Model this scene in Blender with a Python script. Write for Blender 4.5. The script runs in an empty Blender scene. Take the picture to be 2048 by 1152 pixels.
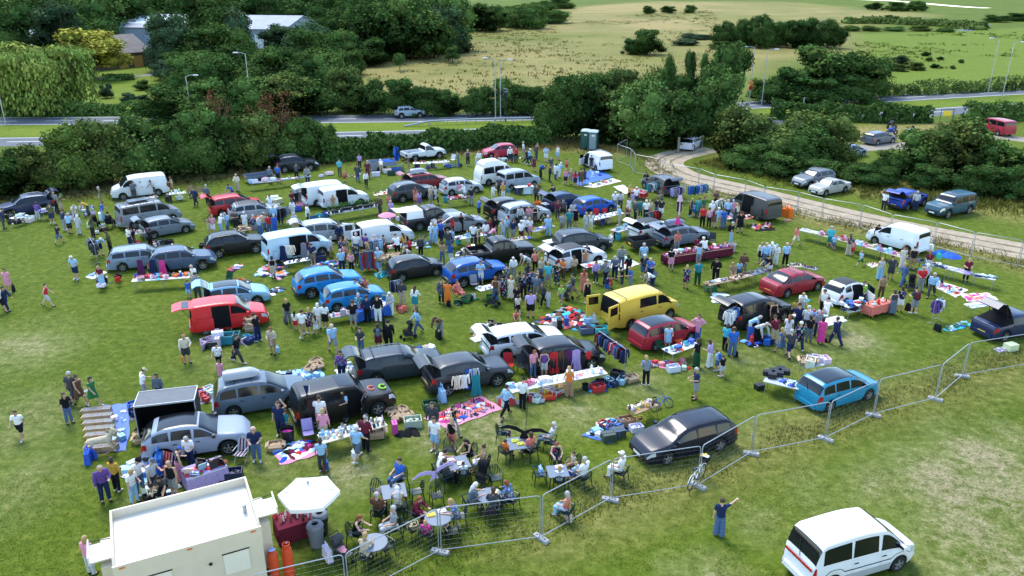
import bpy, math, random
import numpy as np
from mathutils import Vector, Matrix
C = bpy.context.scene.collection
SC = bpy.context.scene
R = random.Random(7)
rad = math.radians
# camera, sky, sun, exposure
FPX, PITCH, CAMZ = 1600.0, math.atan(636 / 1600.0), 20.0
cd = bpy.data.cameras.new('camera'); cam = bpy.data.objects.new('camera', cd); C.objects.link(cam)
cd.sensor_width = 36; cd.lens = FPX / 2048 * 36; cd.clip_start = 0.5; cd.clip_end = 9000
cam.location = (0, 0, CAMZ); cam.rotation_euler = (math.pi / 2 - PITCH, 0, 0)
SC.camera = cam
SUN_EL, SUN_AZ = rad(56), rad(118)          # azimuth: direction towards the sun, counter-clockwise from +x
W = bpy.data.worlds.new('World'); SC.world = W; W.use_nodes = True
nt = W.node_tree; bg = nt.nodes['Background']; bg.inputs[1].default_value = 0.15
sky = nt.nodes.new('ShaderNodeTexSky'); sky.sky_type = 'NISHITA'; sky.sun_disc = False
sky.sun_elevation = SUN_EL; sky.sun_rotation = math.pi / 2 - SUN_AZ
sky.air_density = 1.15; sky.dust_density = 0.25; sky.ozone_density = 1.0
nt.links.new(sky.outputs[0], bg.inputs[0])
sl = bpy.data.lights.new('sun', 'SUN'); sl.energy = 1.4; sl.angle = rad(26); sl.color = (1, .96, .89)
so = bpy.data.objects.new('sun', sl); C.objects.link(so)
sd = Vector((math.cos(SUN_EL) * math.cos(SUN_AZ), math.cos(SUN_EL) * math.sin(SUN_AZ), math.sin(SUN_EL)))
so.rotation_euler = (-sd).to_track_quat('-Z', 'Y').to_euler(); so.location = (0, 40, 80)
SC.view_settings.view_transform = 'Standard'; SC.view_settings.look = 'None'
SC.view_settings.exposure = 1.72; SC.view_settings.gamma = 1.0
SC.cycles.max_bounces = 6; SC.cycles.transparent_max_bounces = 8
SC.cycles.use_denoising = True
# helpers
def G(px, py, z=0.0):
 """point of the plane z seen at photo pixel (px, py): used to take distances off the photograph"""
 c, s = math.cos(PITCH), math.sin(PITCH)
 u, v = (px - 1024) / FPX, (576 - py) / FPX
 d = Vector((u, c + v * s, -s + v * c))
 t = (z - CAMZ) / d.z
 return Vector((d.x * t, d.y * t, z))
def up(px, py, z):
 p = G(px, py); p.z = z; return p
def tag(o, label=None, cat=None, group=None, kind=None):
 if label: o['label'] = label
 if cat: o['category'] = cat
 if group: o['group'] = group
 if kind: o['kind'] = kind
 return o
def mesh(name, v, f, mats, mi=None, smooth=True, ang=40):
 me = bpy.data.meshes.new(name)
 me.from_pydata([tuple(p) for p in v], [], [tuple(q) for q in f])
 for m in (mats if isinstance(mats, (list, tuple)) else [mats]): me.materials.append(m)
 if mi is not None: me.polygons.foreach_set('material_index', np.asarray(mi, dtype=np.int32))
 if smooth:
  me.polygons.foreach_set('use_smooth', np.ones(len(me.polygons), dtype=bool))
  if ang: me.set_sharp_from_angle(angle=rad(ang))
 me.update()
 return me
def npmesh(name, V, F, mats, smooth=False):
 """fast path: V (n,3), F (m,k) arrays"""
 me = bpy.data.meshes.new(name); V = np.asarray(V, np.float32); F = np.asarray(F, np.int32); m, k = F.shape
 me.vertices.add(len(V)); me.vertices.foreach_set('co', V.ravel())
 me.loops.add(m * k); me.loops.foreach_set('vertex_index', F.ravel())
 me.polygons.add(m); me.polygons.foreach_set('loop_start', np.arange(0, m * k, k, dtype=np.int32))
 me.polygons.foreach_set('use_smooth', np.full(m, smooth, dtype=bool))
 for q in (mats if isinstance(mats, (list, tuple)) else [mats]): me.materials.append(q)
 me.update(calc_edges=True)
 return me
def ob(name, me, parent=None, loc=(0, 0, 0), rz=0.0, color=None, scale=None, rot=None):
 o = bpy.data.objects.new(name, me); C.objects.link(o)
 if parent is not None: o.parent = parent
 o.location = loc; o.rotation_euler = rot if rot is not None else (0, 0, rz)
 if scale is not None: o.scale = (scale,) * 3 if isinstance(scale, (int, float)) else scale
 if color is not None: o.color = (*color, 1)
 return o
def thing(name, label, cat, loc=(0, 0, 0), rz=0.0, group=None, scale=None):
 return tag(ob(name, None, None, loc, rz, scale=scale), label, cat, group)
class MB:
 """collects boxes, tubes, lathes and patches; one mesh at the end"""
 def __init__(s): s.v, s.f, s.m = [], [], []
 def add(s, v, f, m=0):
  n = len(s.v); s.v += [tuple(p) for p in v]; s.f += [tuple(i + n for i in q) for q in f]; s.m += [m] * len(f); return s
 def box(s, c, d, m=0, rz=0.0, tp=1.0, rx=0.0, ry=0.0):
  x, y, z = d[0] / 2, d[1] / 2, d[2] / 2
  P = [Vector((a * x * (tp if e > 0 else 1), b * y * (tp if e > 0 else 1), e * z)) for e in (-1, 1) for a, b in ((-1, -1), (1, -1), (1, 1), (-1, 1))]
  M = Matrix.Translation(c) @ Matrix.Rotation(rz, 4, 'Z') @ Matrix.Rotation(ry, 4, 'Y') @ Matrix.Rotation(rx, 4, 'X')
  return s.add([M @ p for p in P], [(3, 2, 1, 0), (4, 5, 6, 7), (0, 1, 5, 4), (1, 2, 6, 5), (2, 3, 7, 6), (3, 0, 4, 7)], m)
 def tube(s, pts, r, m=0, n=6, cap=True, r2=None):
  pts = [Vector(p) for p in pts]; k = len(pts); V, F = [], []
  for i, p in enumerate(pts):
   t = (pts[min(i + 1, k - 1)] - pts[max(i - 1, 0)]).normalized()
   a = t.orthogonal().normalized() if i == 0 else (a - t * a.dot(t)).normalized()
   b = t.cross(a); rr = r if r2 is None else r + (r2 - r) * i / max(k - 1, 1)
   V += [p + (a * math.cos(q) + b * math.sin(q)) * rr for q in (2 * math.pi * j / n for j in range(n))]
  for i in range(k - 1):
   F += [(i * n + j, i * n + (j + 1) % n, (i + 1) * n + (j + 1) % n, (i + 1) * n + j) for j in range(n)]
  if cap: F += [tuple(range(n - 1, -1, -1)), tuple((k - 1) * n + j for j in range(n))]
  return s.add(V, F, m)
 def lathe(s, prof, c=(0, 0, 0), m=0, n=12, axis='Z', cap=True):
  V, F, k = [], [], len(prof)
  for r, z in prof:
   for j in range(n):
    q = 2 * math.pi * j / n; p = (r * math.cos(q), r * math.sin(q), z)
    if axis == 'Y': p = (p[0], -z, p[1])
    V.append((p[0] + c[0], p[1] + c[1], p[2] + c[2]))
  for i in range(k - 1):
   F += [(i * n + j, i * n + (j + 1) % n, (i + 1) * n + (j + 1) % n, (i + 1) * n + j) for j in range(n)]
  if cap: F += [tuple(range(n - 1, -1, -1)), tuple((k - 1) * n + j for j in range(n))]
  return s.add(V, F, m)
 def grid(s, P, m=0, flip=False):
  """P: rows of points"""
  r, c = len(P), len(P[0])
  F = [(i * c + j, i * c + j + 1, (i + 1) * c + j + 1, (i + 1) * c + j) for i in range(r - 1) for j in range(c - 1)]
  if flip: F = [q[::-1] for q in F]
  return s.add([p for row in P for p in row], F, m)
 def mesh(s, name, mats, smooth=True, ang=35): return mesh(name, s.v, s.f, mats, s.m, smooth, ang)
MATS = {}
def mat(name, col=(.5, .5, .5), rough=.6, metal=0.0, spec=.4, objcol=False, noise=0.0, nscale=8.0, bump=0.0, coat=0.0, emit=None):
 """procedural principled material; objcol: base colour comes from the object's own colour"""
 if name in MATS: return MATS[name]
 m = bpy.data.materials.new(name); m.use_nodes = True; t = m.node_tree; b = t.nodes['Principled BSDF']
 b.inputs['Base Color'].default_value = (*col, 1); b.inputs['Roughness'].default_value = rough
 b.inputs['Metallic'].default_value = metal; b.inputs['Specular IOR Level'].default_value = spec
 if coat: b.inputs['Coat Weight'].default_value = coat; b.inputs['Coat Roughness'].default_value = .06
 src = None
 if objcol:
  oi = t.nodes.new('ShaderNodeObjectInfo'); src = oi.outputs['Color']
 if noise:
  tc = t.nodes.new('ShaderNodeTexCoord'); nz = t.nodes.new('ShaderNodeTexNoise')
  nz.inputs['Scale'].default_value = nscale; nz.inputs['Detail'].default_value = 4
  t.links.new(tc.outputs['Object'], nz.inputs['Vector'])
  mr = t.nodes.new('ShaderNodeMapRange'); mr.inputs[1].default_value = .25; mr.inputs[2].default_value = .75
  mr.inputs[3].default_value = 1 - noise; mr.inputs[4].default_value = 1 + noise
  t.links.new(nz.outputs[0], mr.inputs[0])
  mx = t.nodes.new('ShaderNodeVectorMath'); mx.operation = 'SCALE'
  if src: t.links.new(src, mx.inputs[0])
  else: mx.inputs[0].default_value = col
  t.links.new(mr.outputs[0], mx.inputs['Scale']); src = mx.outputs[0]
  if bump:
   bp = t.nodes.new('ShaderNodeBump'); bp.inputs['Strength'].default_value = bump; bp.inputs['Distance'].default_value = .03
   t.links.new(nz.outputs[0], bp.inputs['Height']); t.links.new(bp.outputs[0], b.inputs['Normal'])
 if src: t.links.new(src, b.inputs['Base Color'])
 MATS[name] = m
 return m
M_paint = mat('car_paint', objcol=True, rough=.33, spec=.35, coat=.1, noise=.06, nscale=1.5)
M_glass = mat('car_glass', (.006, .008, .01), .12, spec=.45)
M_tyre = mat('tyre_rubber', (.012, .012, .012), .85)
M_alloy = mat('alloy', (.42, .43, .44), .35, .7)
M_black = mat('black_plastic', (.015, .015, .016), .55)
M_lamp = mat('headlamp_glass', (.55, .58, .6), .12, .2, spec=.8)
M_tail = mat('tail_lamp_red', (.35, .01, .01), .15, spec=.6)
M_yplate = mat('yellow_plate', (.72, .5, .03), .5)
M_wplate = mat('white_plate', (.75, .75, .72), .5)
M_dark = mat('dark_interior', (.008, .008, .009), .9, spec=.1)  # near-black; on vehicle openings it paints the shade inside
M_chrome = mat('chrome', (.6, .6, .6), .2, 1)
M_obj = mat('painted_object', objcol=True, rough=.5, noise=.08, nscale=6)
M_cloth = mat('cloth', objcol=True, rough=.9, spec=.1, noise=.16, nscale=14, bump=.3)
M_print = mat('printed_cloth', objcol=True, rough=.9, spec=.1)
def _print():
 t = M_print.node_tree; b = t.nodes['Principled BSDF']; oi = t.nodes['Object Info']; tc, v, r, m = [t.nodes.new(k) for k in ('ShaderNodeTexCoord', 'ShaderNodeTexVoronoi', 'ShaderNodeMapRange', 'ShaderNodeMix')]
 v.inputs['Scale'].default_value = 9; t.links.new(tc.outputs['Object'], v.inputs['Vector']); r.inputs[1].default_value = .3; r.inputs[2].default_value = .5; r.inputs[3].default_value = .6; r.inputs[4].default_value = 0; t.links.new(v.outputs['Distance'], r.inputs[0])
 m.data_type = 'RGBA'; t.links.new(r.outputs[0], m.inputs[0]); t.links.new(oi.outputs['Color'], m.inputs[6]); t.links.new(v.outputs['Color'], m.inputs[7]); t.links.new(m.outputs[2], b.inputs['Base Color'])
_print()
M_skin = mat('skin', objcol=True, rough=.55, spec=.3)
M_eye = mat('eye', (.02, .015, .012), .3)
M_lip = mat('lip', (.4, .13, .11), .5)
M_hair = mat('hair', objcol=True, rough=.6, spec=.3, noise=.25, nscale=30)
M_galv = mat('galvanised_steel', (.36, .38, .41), .45, .5, noise=.12, nscale=5)
M_wood = mat('timber', (.32, .2, .1), .7, noise=.2, nscale=10)
M_card = mat('cardboard', (.42, .29, .17), .85, noise=.12, nscale=7)
M_conc = mat('concrete', (.3, .3, .29), .9, noise=.2, nscale=8)
M_white = mat('white_paint', (.8, .79, .76), .4)
# value noise on arrays
def vnoise(x, y, seed=0):
 xi, yi = np.floor(x).astype(np.int64), np.floor(y).astype(np.int64); fx, fy = x - xi, y - yi
 fx, fy = fx * fx * (3 - 2 * fx), fy * fy * (3 - 2 * fy)
 def h(a, b):
  n = (a * 374761393 + b * 668265263 + seed * 974711) & 0xffffffff
  n = ((n ^ (n >> 13)) * 1274126177) & 0xffffffff
  return ((n ^ (n >> 16)) & 0xffff) / 65535.0
 return (h(xi, yi) * (1 - fx) + h(xi + 1, yi) * fx) * (1 - fy) + (h(xi, yi + 1) * (1 - fx) + h(xi + 1, yi + 1) * fx) * fy
# ground sheet
def poly_w(pts): return np.array([G(*p)[:2] for p in pts])
def poly_sd(P, X, Y):
 """signed distance to a polygon, negative inside"""
 d = np.full(X.shape, 1e18); ins = np.zeros(X.shape, bool); n = len(P)
 for i in range(n):
  ax, ay = P[i]; bx, by = P[(i + 1) % n]; ex, ey = bx - ax, by - ay
  t = np.clip(((X - ax) * ex + (Y - ay) * ey) / (ex * ex + ey * ey + 1e-9), 0, 1)
  d = np.minimum(d, (X - ax - t * ex) ** 2 + (Y - ay - t * ey) ** 2)
  if abs(ey) > 1e-9: ins ^= ((ay > Y) != (by > Y)) & (X < ex * (Y - ay) / ey + ax)
 d = np.sqrt(d); return np.where(ins, -d, d)
def soft(P, X, Y, w): return np.clip(.5 - poly_sd(P, X, Y) / w, 0, 1)
def blob(px, py, rpx, X, Y):
 c = G(px, py); r = (G(px + rpx, py) - c).length
 return np.clip(1.25 - np.hypot(X - c.x, (Y - c.y) * .75) / r, 0, 1)
def build_ground():
 ys = list(np.arange(-40, 18, 3.0)); y = 18.0
 while y < 5200: ys.append(y); y *= 1.0125
 ys = np.array(ys); nc = 270; u = np.linspace(-1, 1, nc)
 Y = np.repeat(ys[:, None], nc, 1); X = u[None, :] * (np.maximum(ys, 0) * .78 + 24)[:, None]
 nzw = (vnoise(X * .11, Y * .11, 3) - .5) * 2
 dry, bare, lush = np.zeros(X.shape), np.zeros(X.shape), np.full(X.shape, .35)
 Xw, Yw = X + nzw * 2.5, Y + nzw * 4
 far = Y > 150
 m = soft(poly_w([(690, 205), (720, 120), (770, 70), (940, 45), (1180, 12), (1300, 3), (1560, 3), (1880, 30), (1690, 62), (1700, 100), (1540, 130), (1420, 200), (1080, 205)]), Xw, Yw, 14)
 dry = np.maximum(dry, m * (.62 + .7 * (vnoise(X * .03, Y * .015, 5) - .5)))
 m = soft(poly_w([(1690, 68), (2200, 48), (2200, 190), (1560, 215), (1690, 130)]), Xw, Yw, 14); lush = np.maximum(lush, m * .8)
 m = soft(poly_w([(-300, 120), (345, 125), (330, 245), (-300, 250)]), Xw, Yw, 10); lush = np.maximum(lush, m * .85)
 m = soft(poly_w([(-300, 246), (1085, 232), (1085, 266), (-300, 280)]), Xw, Yw, 3); lush = np.maximum(lush, m * .95)
 m = soft(poly_w([(1500, 212), (2200, 186), (2200, 205), (1500, 235)]), Xw, Yw, 3); lush = np.maximum(lush, m * .95)
 for P, a in (([(-60, 372), (200, 362), (420, 335), (660, 298), (1080, 272), (1235, 290), (1235, 312), (1080, 300), (700, 318), (430, 358), (200, 388), (-60, 402)], .62),
    ([(1300, 330), (1345, 372), (1480, 405), (1640, 455), (1860, 495), (2080, 560), (2080, 500), (1800, 448), (1560, 400), (1380, 362)], .5),
    ([(1400, 330), (1560, 355), (1700, 385), (2080, 460), (2080, 380), (1560, 330), (1440, 305)], .3),
    ([(1700, 250), (1960, 245), (1960, 275), (1700, 285)], .6),
    ([(1000, 1110), (1240, 960), (1480, 850), (1880, 735), (2080, 690), (2080, 760), (1860, 830), (1640, 900), (1390, 1000), (1100, 1110)], .38)):
  m = soft(poly_w(P), X + nzw * .8, Y + nzw * .8, 3); dry = np.maximum(dry, m * a)
 for px, py, r, a in ((1000, 835, 110, .75), (1150, 800, 90, .7), (1270, 770, 70, .6), (880, 860, 60, .7), (700, 930, 90, .75), (560, 925, 80, .5), (1690, 680, 80, .8), (1600, 725, 90, .55), (1500, 720, 80, .55),
      (1400, 745, 60, .5), (60, 690, 120, .6), (20, 850, 130, .5), (90, 960, 110, .45), (320, 1000, 60, .5), (900, 560, 70, .3), (780, 620, 90, .3), (1700, 755, 50, .5), (1100, 700, 60, .2), (430, 720, 120, .25),
      (1960, 930, 120, 1), (1880, 990, 120, 1), (1750, 980, 70, .7), (1990, 1010, 120, .9), (1930, 1090, 130, .9), (2040, 1150, 120, .8), (1480, 1140, 90, .85), (1400, 1120, 60, .6), (1560, 1010, 60, .4), (1690, 1040, 60, .5), (1640, 960, 50, .4), (2030, 870, 70, .6), (600, 1060, 80, .4)):
  bare = np.maximum(bare, a * blob(px, py, r, X + nzw * 1.2, Y + nzw * 1.2))
 V = np.stack([X, Y, np.zeros_like(X)], -1).reshape(-1, 3)
 r = len(ys); i = (np.arange(r - 1)[:, None] * nc + np.arange(nc - 1)[None]).ravel()
 F = np.stack([i, i + 1, i + nc + 1, i + nc], 1)
 m = bpy.data.materials.new('field_grass'); m.use_nodes = True; t = m.node_tree; b = t.nodes['Principled BSDF']; N, L = t.nodes, t.links
 me = npmesh('ground', V, F, m, True)
 at = me.color_attributes.new('cover', 'FLOAT_COLOR', 'POINT')
 at.data.foreach_set('color', np.stack([dry, bare, lush, np.ones_like(dry)], -1).astype(np.float32).ravel())
 va = N.new('ShaderNodeVertexColor'); va.layer_name = 'cover'; sp = N.new('ShaderNodeSeparateColor'); L.new(va.outputs[0], sp.inputs[0])
 tc = N.new('ShaderNodeTexCoord')
 def noise(scale, detail=4, rough=.6, sx=1.0):
  mp = N.new('ShaderNodeMapping'); mp.inputs['Scale'].default_value = (scale * sx, scale, scale); L.new(tc.outputs['Object'], mp.inputs[0])
  n = N.new('ShaderNodeTexNoise'); n.inputs['Scale'].default_value = 1; n.inputs['Detail'].default_value = detail; n.inputs['Roughness'].default_value = rough
  L.new(mp.outputs[0], n.inputs['Vector']); return n.outputs[0]
 def math_(op, a, b_=None, clamp=False):
  n = N.new('ShaderNodeMath'); n.operation = op; n.use_clamp = clamp
  for k, v in enumerate((a, b_)):
   if v is None: continue
   if isinstance(v, (int, float)): n.inputs[k].default_value = v
   else: L.new(v, n.inputs[k])
  return n.outputs[0]
 def mix(f, a, b_):
  n = N.new('ShaderNodeMix'); n.data_type = 'RGBA'
  for k, v in ((0, f), (6, a), (7, b_)):
   if isinstance(v, tuple): n.inputs[k].default_value = (*v, 1)
   else: L.new(v, n.inputs[k])
  return n.outputs[2]
 def ramp(v, lo, hi):
  n = N.new('ShaderNodeMapRange'); n.inputs[1].default_value = lo; n.inputs[2].default_value = hi; L.new(v, n.inputs[0]); return n.outputs[0]
 n1, n2, n3, n4 = noise(.045, 5, .6), noise(.35, 5, .65, .7), noise(2.2, 5, .7), noise(9, 4, .75)
 g = mix(ramp(n1, .32, .68), GREEN[0], GREEN[1])
 g = mix(ramp(n2, .35, .7), g, GREEN[2])
 g = mix(math_('MULTIPLY', ramp(n3, .5, .75), .55), g, GREEN[3]); g = mix(math_('MULTIPLY', ramp(n3, .47, .28), .6), g, (.042, .074, .006)); n0 = noise(.016, 4, .6, .6)
 lush = math_('MULTIPLY', ramp(sp.outputs[2], .4, .95), .8); g = mix(lush, g, mix(ramp(n2, .3, .7), (.1, .155, .01), (.165, .2, .02)))
 dm = math_('MULTIPLY', sp.outputs[0], math_('ADD', math_('ADD', math_('MULTIPLY', n2, .8), math_('MULTIPLY', n3, .5)), math_('MULTIPLY', math_('SUBTRACT', math_('ADD', n0, n1), .78), 2.2)), True)
 g = mix(dm, g, mix(ramp(n3, .35, .7), (.2, .155, .05), (.34, .26, .1)))
 ph = math_('MULTIPLY', math_('MULTIPLY', sp.outputs[1], ramp(math_('ADD', math_('MULTIPLY', n2, .6), math_('MULTIPLY', n3, .4)), .33, .6)), .85); g = mix(ph, g, mix(ramp(n4, .3, .7), (.2, .19, .075), (.33, .3, .15)))
 bm = ramp(math_('ADD', sp.outputs[1], math_('MULTIPLY', math_('SUBTRACT', math_('ADD', math_('MULTIPLY', n3, .65), math_('MULTIPLY', n2, .35)), .5), 3.0)), .62, 1.15)
 g = mix(math_('MULTIPLY', bm, .72), g, mix(ramp(n4, .3, .7), (.2, .155, .085), (.34, .27, .17)))
 fin = N.new('ShaderNodeVectorMath'); fin.operation = 'SCALE'; L.new(g, fin.inputs[0])
 L.new(math_('ADD', math_('ADD', math_('MULTIPLY', n4, .8), math_('MULTIPLY', n3, 1.1)), .06), fin.inputs['Scale'])
 L.new(fin.outputs[0], b.inputs['Base Color']); b.inputs['Roughness'].default_value = .95; b.inputs['Specular IOR Level'].default_value = .1
 bp = N.new('ShaderNodeBump'); bp.inputs['Strength'].default_value = .55; bp.inputs['Distance'].default_value = .12
 L.new(math_('ADD', n3, math_('MULTIPLY', n4, .7)), bp.inputs['Height']); L.new(bp.outputs[0], b.inputs['Normal'])
 tag(ob('ground', me), kind='structure')
GREEN = ((.054, .086, .007), (.107, .142, .012), (.08, .114, .009), (.175, .168, .036))
build_ground()
def strip(name, pts, w, m, z, kind='structure'):
 """a sheet along a line of photo points, w metres wide"""
 P = [G(*p) for p in pts]; Q = []
 for i in range(len(P) - 1):
  for k in range(8):
   t = k / 8; a, b, c, d = P[max(i - 1, 0)], P[i], P[i + 1], P[min(i + 2, len(P) - 1)]
   Q.append(.5 * ((2 * b) + (c - a) * t + (2 * a - 5 * b + 4 * c - d) * t * t + (3 * b - a - 3 * c + d) * t ** 3))
 Q.append(P[-1]); rows = []
 for i, p in enumerate(Q):
  d = (Q[min(i + 1, len(Q) - 1)] - Q[max(i - 1, 0)]).normalized(); n = Vector((-d.y, d.x, 0))
  k = 4; rows.append([p + n * (w * (.5 - j / k)) + Vector((0, 0, z)) for j in range(k + 1)])
 o = ob(name, MB().grid(rows, flip=True).mesh(name, m, True, 0)); tag(o, kind=kind); return Q
M_road = mat('asphalt', (.095, .1, .108), .9, noise=.15, nscale=.4)
M_track = mat('dirt_track', (.34, .265, .175), .95, noise=.25, nscale=1.2, bump=.4)
M_line = mat('road_paint', (.7, .7, .68), .7)
ra = [(-250, 243), (0, 242.5), (350, 240), (670, 238), (1000, 234), (1200, 228), (1450, 213), (1600, 205.5), (1750, 198.5), (1880, 191), (2048, 182), (2300, 170)]
rb = [(-250, 286), (0, 284), (120, 282), (500, 275), (850, 268), (1300, 254), (1600, 239), (1770, 231), (1900, 222), (2048, 213), (2300, 202)]
Qa = strip('road', ra, 6.4, M_road, .004); Qb = strip('slip_road', rb, 5.6, M_road, .004)
def marks(name, Q, offs, dash):
 mb = MB(); L = [0.0]
 for a, b in zip(Q, Q[1:]): L.append(L[-1] + (b - a).length)
 def at(s):
  for i in range(len(Q) - 1):
   if L[i + 1] >= s: t = (s - L[i]) / (L[i + 1] - L[i]); d = (Q[i + 1] - Q[i]).normalized(); return Q[i].lerp(Q[i + 1], t), Vector((-d.y, d.x, 0))
  return Q[-1], Vector((0, 1, 0))
 for off in offs:
  s = 0
  while s < L[-1] - 4:
   ln = dash if off == 0 else 6.0
   (p, n), (q, n2) = at(s), at(s + ln)
   w = .09; z = Vector((0, 0, .008))
   mb.add([p + n * (off - w) + z, q + n2 * (off - w) + z, q + n2 * (off + w) + z, p + n * (off + w) + z], [(0, 1, 2, 3)])
   s += ln * (2 if off == 0 else 1)
 tag(ob(name, mb.mesh(name, M_line, False)), kind='structure')
marks('road_markings', Qa, (0, 2.85, -2.85), 4.0); marks('slip_road_markings', Qb, (0, 2.5), 4.0)
tr = [(1415, 296), (1385, 303), (1352, 311), (1330, 321), (1333, 334), (1365, 351), (1420, 366), (1500, 384), (1600, 409), (1700, 433), (1830, 461), (1950, 484), (2080, 508)]
Qt = strip('dirt_track', tr, 4.3, M_track, .004)
M_rut = mat('track_rut', (.16, .125, .075), .95, noise=.3, nscale=2)
for nm, off in (('track_rut', .75), ('track_rut', -.8)):
 rows = []
 for i, p in enumerate(Qt):
  d = (Qt[min(i + 1, len(Qt) - 1)] - Qt[max(i - 1, 0)]).normalized(); n = Vector((-d.y, d.x, 0)); w = .16 + .12 * math.sin(i * 1.7) * math.sin(i * .6)
  rows.append([p + n * (off + w) + Vector((0, 0, .008)), p + n * (off - w) + Vector((0, 0, .008))])
 tag(ob(nm, MB().grid(rows, flip=True).mesh(nm, M_rut, True, 0)), kind='structure')
strip('gravel_drive', [(1690, 297), (1780, 293), (1850, 288), (1930, 279), (1990, 274), (2060, 281), (2200, 300)], 3.4, mat('pale_gravel', (.26, .22, .16), .95, noise=.15, nscale=2), .004)
M_water = mat('stream_water', (.3, .34, .38), .12, spec=.6)
strip('stream', [(1690, -2), (1790, 2), (1850, 7), (1920, 13), (1975, 16)], 7, M_water, .006)
strip('creek', [(1925, 62), (1955, 54), (1968, 48)], 5, M_water, .006)
strip('footpath', [(200, 158), (290, 151), (338, 140)], 2.2, mat('path_tarmac', (.16, .15, .14), .9), .006)
# trees, hedges, plants
def leaf_material(name, tr=.22, jitter=.9, shape=0):
 m = bpy.data.materials.new(name); m.use_nodes = True; t = m.node_tree; N, L = t.nodes, t.links; N.clear()
 oi, ge = N.new('ShaderNodeObjectInfo'), N.new('ShaderNodeNewGeometry')
 mr = N.new('ShaderNodeMapRange'); mr.inputs[3].default_value = 1 - jitter * .6; mr.inputs[4].default_value = 1 + jitter; L.new(ge.outputs['Random Per Island'], mr.inputs[0])
 sc = N.new('ShaderNodeVectorMath'); sc.operation = 'SCALE'; L.new(oi.outputs['Color'], sc.inputs[0]); L.new(mr.outputs[0], sc.inputs['Scale'])
 tc, nz = N.new('ShaderNodeTexCoord'), N.new('ShaderNodeTexNoise'); nz.inputs['Scale'].default_value = 5; L.new(tc.outputs['Object'], nz.inputs['Vector'])
 hs = N.new('ShaderNodeHueSaturation'); L.new(sc.outputs[0], hs.inputs['Color'])
 m2 = N.new('ShaderNodeMapRange'); m2.inputs[1].default_value = .3; m2.inputs[2].default_value = .7; m2.inputs[3].default_value = .48; m2.inputs[4].default_value = .525; L.new(nz.outputs[0], m2.inputs[0]); L.new(m2.outputs[0], hs.inputs['Hue'])
 d, tl, mx, o = N.new('ShaderNodeBsdfDiffuse'), N.new('ShaderNodeBsdfTranslucent'), N.new('ShaderNodeMixShader'), N.new('ShaderNodeOutputMaterial')
 L.new(hs.outputs[0], d.inputs[0]); L.new(hs.outputs[0], tl.inputs[0]); mx.inputs[0].default_value = tr
 if shape:
  nm = N.new('ShaderNodeVectorMath'); nm.operation = 'NORMALIZE'
  if shape == 2: nm.inputs[0].default_value = (0, 0, 1)
  else:
   s1, vt, a1, a2 = N.new('ShaderNodeVectorMath'), N.new('ShaderNodeVectorTransform'), N.new('ShaderNodeVectorMath'), N.new('ShaderNodeVectorMath'); s1.operation = 'SUBTRACT'; s1.inputs[1].default_value = (0, 0, .3); vt.vector_type = 'NORMAL'; a1.operation = 'SCALE'; a1.inputs['Scale'].default_value = .6
   L.new(tc.outputs['Object'], s1.inputs[0]); L.new(s1.outputs[0], vt.inputs[0]); L.new(vt.outputs[0], a1.inputs[0]); L.new(ge.outputs['Normal'], a2.inputs[0]); n0 = N.new('ShaderNodeVectorMath'); n0.operation = 'NORMALIZE'; L.new(a1.outputs[0], n0.inputs[0]); n1 = N.new('ShaderNodeVectorMath'); n1.operation = 'SCALE'; n1.inputs['Scale'].default_value = 1.1; L.new(n0.outputs[0], n1.inputs[0]); L.new(n1.outputs[0], a2.inputs[1]); L.new(a2.outputs[0], nm.inputs[0])
  L.new(nm.outputs[0], d.inputs['Normal']); L.new(nm.outputs[0], tl.inputs['Normal'])
 L.new(d.outputs[0], mx.inputs[1]); L.new(tl.outputs[0], mx.inputs[2]); L.new(mx.outputs[0], o.inputs[0]); return m
M_leaf = leaf_material('leaves'); M_crown = leaf_material('crown_leaves', .2, .8, 1); M_bark = mat('bark', (.075, .058, .042), .95, noise=.3, nscale=12); M_twig = mat('dry_twig', (.2, .12, .07), .9)
rs = np.random.RandomState(11)
def quads(P, Nn, size, stretch=1.0, down=False):
 """leaf-clump quads at P with normals Nn"""
 n = len(P); Nn = Nn / (np.linalg.norm(Nn, axis=1, keepdims=True) + 1e-9)
 a = np.cross(Nn, np.array([0, 0, 1.0]) if down else rs.normal(size=(n, 3))); a /= (np.linalg.norm(a, axis=1, keepdims=True) + 1e-9)
 b = np.cross(Nn, a); s = size * rs.uniform(.55, 1.35, (n, 1))
 a, b = a * s, b * s * stretch
 V = np.stack([P - a - b * rs.uniform(.2, 1, (n, 1)), P + a * rs.uniform(.3, 1, (n, 1)) - b, P + a + b * rs.uniform(.3, 1, (n, 1)), P - a * rs.uniform(.2, 1, (n, 1)) + b], 1).reshape(-1, 3)
 return V, np.arange(4 * n).reshape(n, 4)
def ball(c, r, n=10):
 u, v = np.meshgrid(np.linspace(0, 2 * np.pi, n + 1)[:-1], np.linspace(.12, np.pi - .12, 7)); u, v = u.ravel(), v.ravel()
 V = np.stack([c[0] + r[0] * np.cos(u) * np.sin(v), c[1] + r[1] * np.sin(u) * np.sin(v), c[2] + r[2] * np.cos(v)], 1)
 F = [(i * n + j, (i + 1) * n + j, (i + 1) * n + (j + 1) % n, i * n + (j + 1) % n) for i in range(6) for j in range(n)]
 return V, np.array(F)
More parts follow.
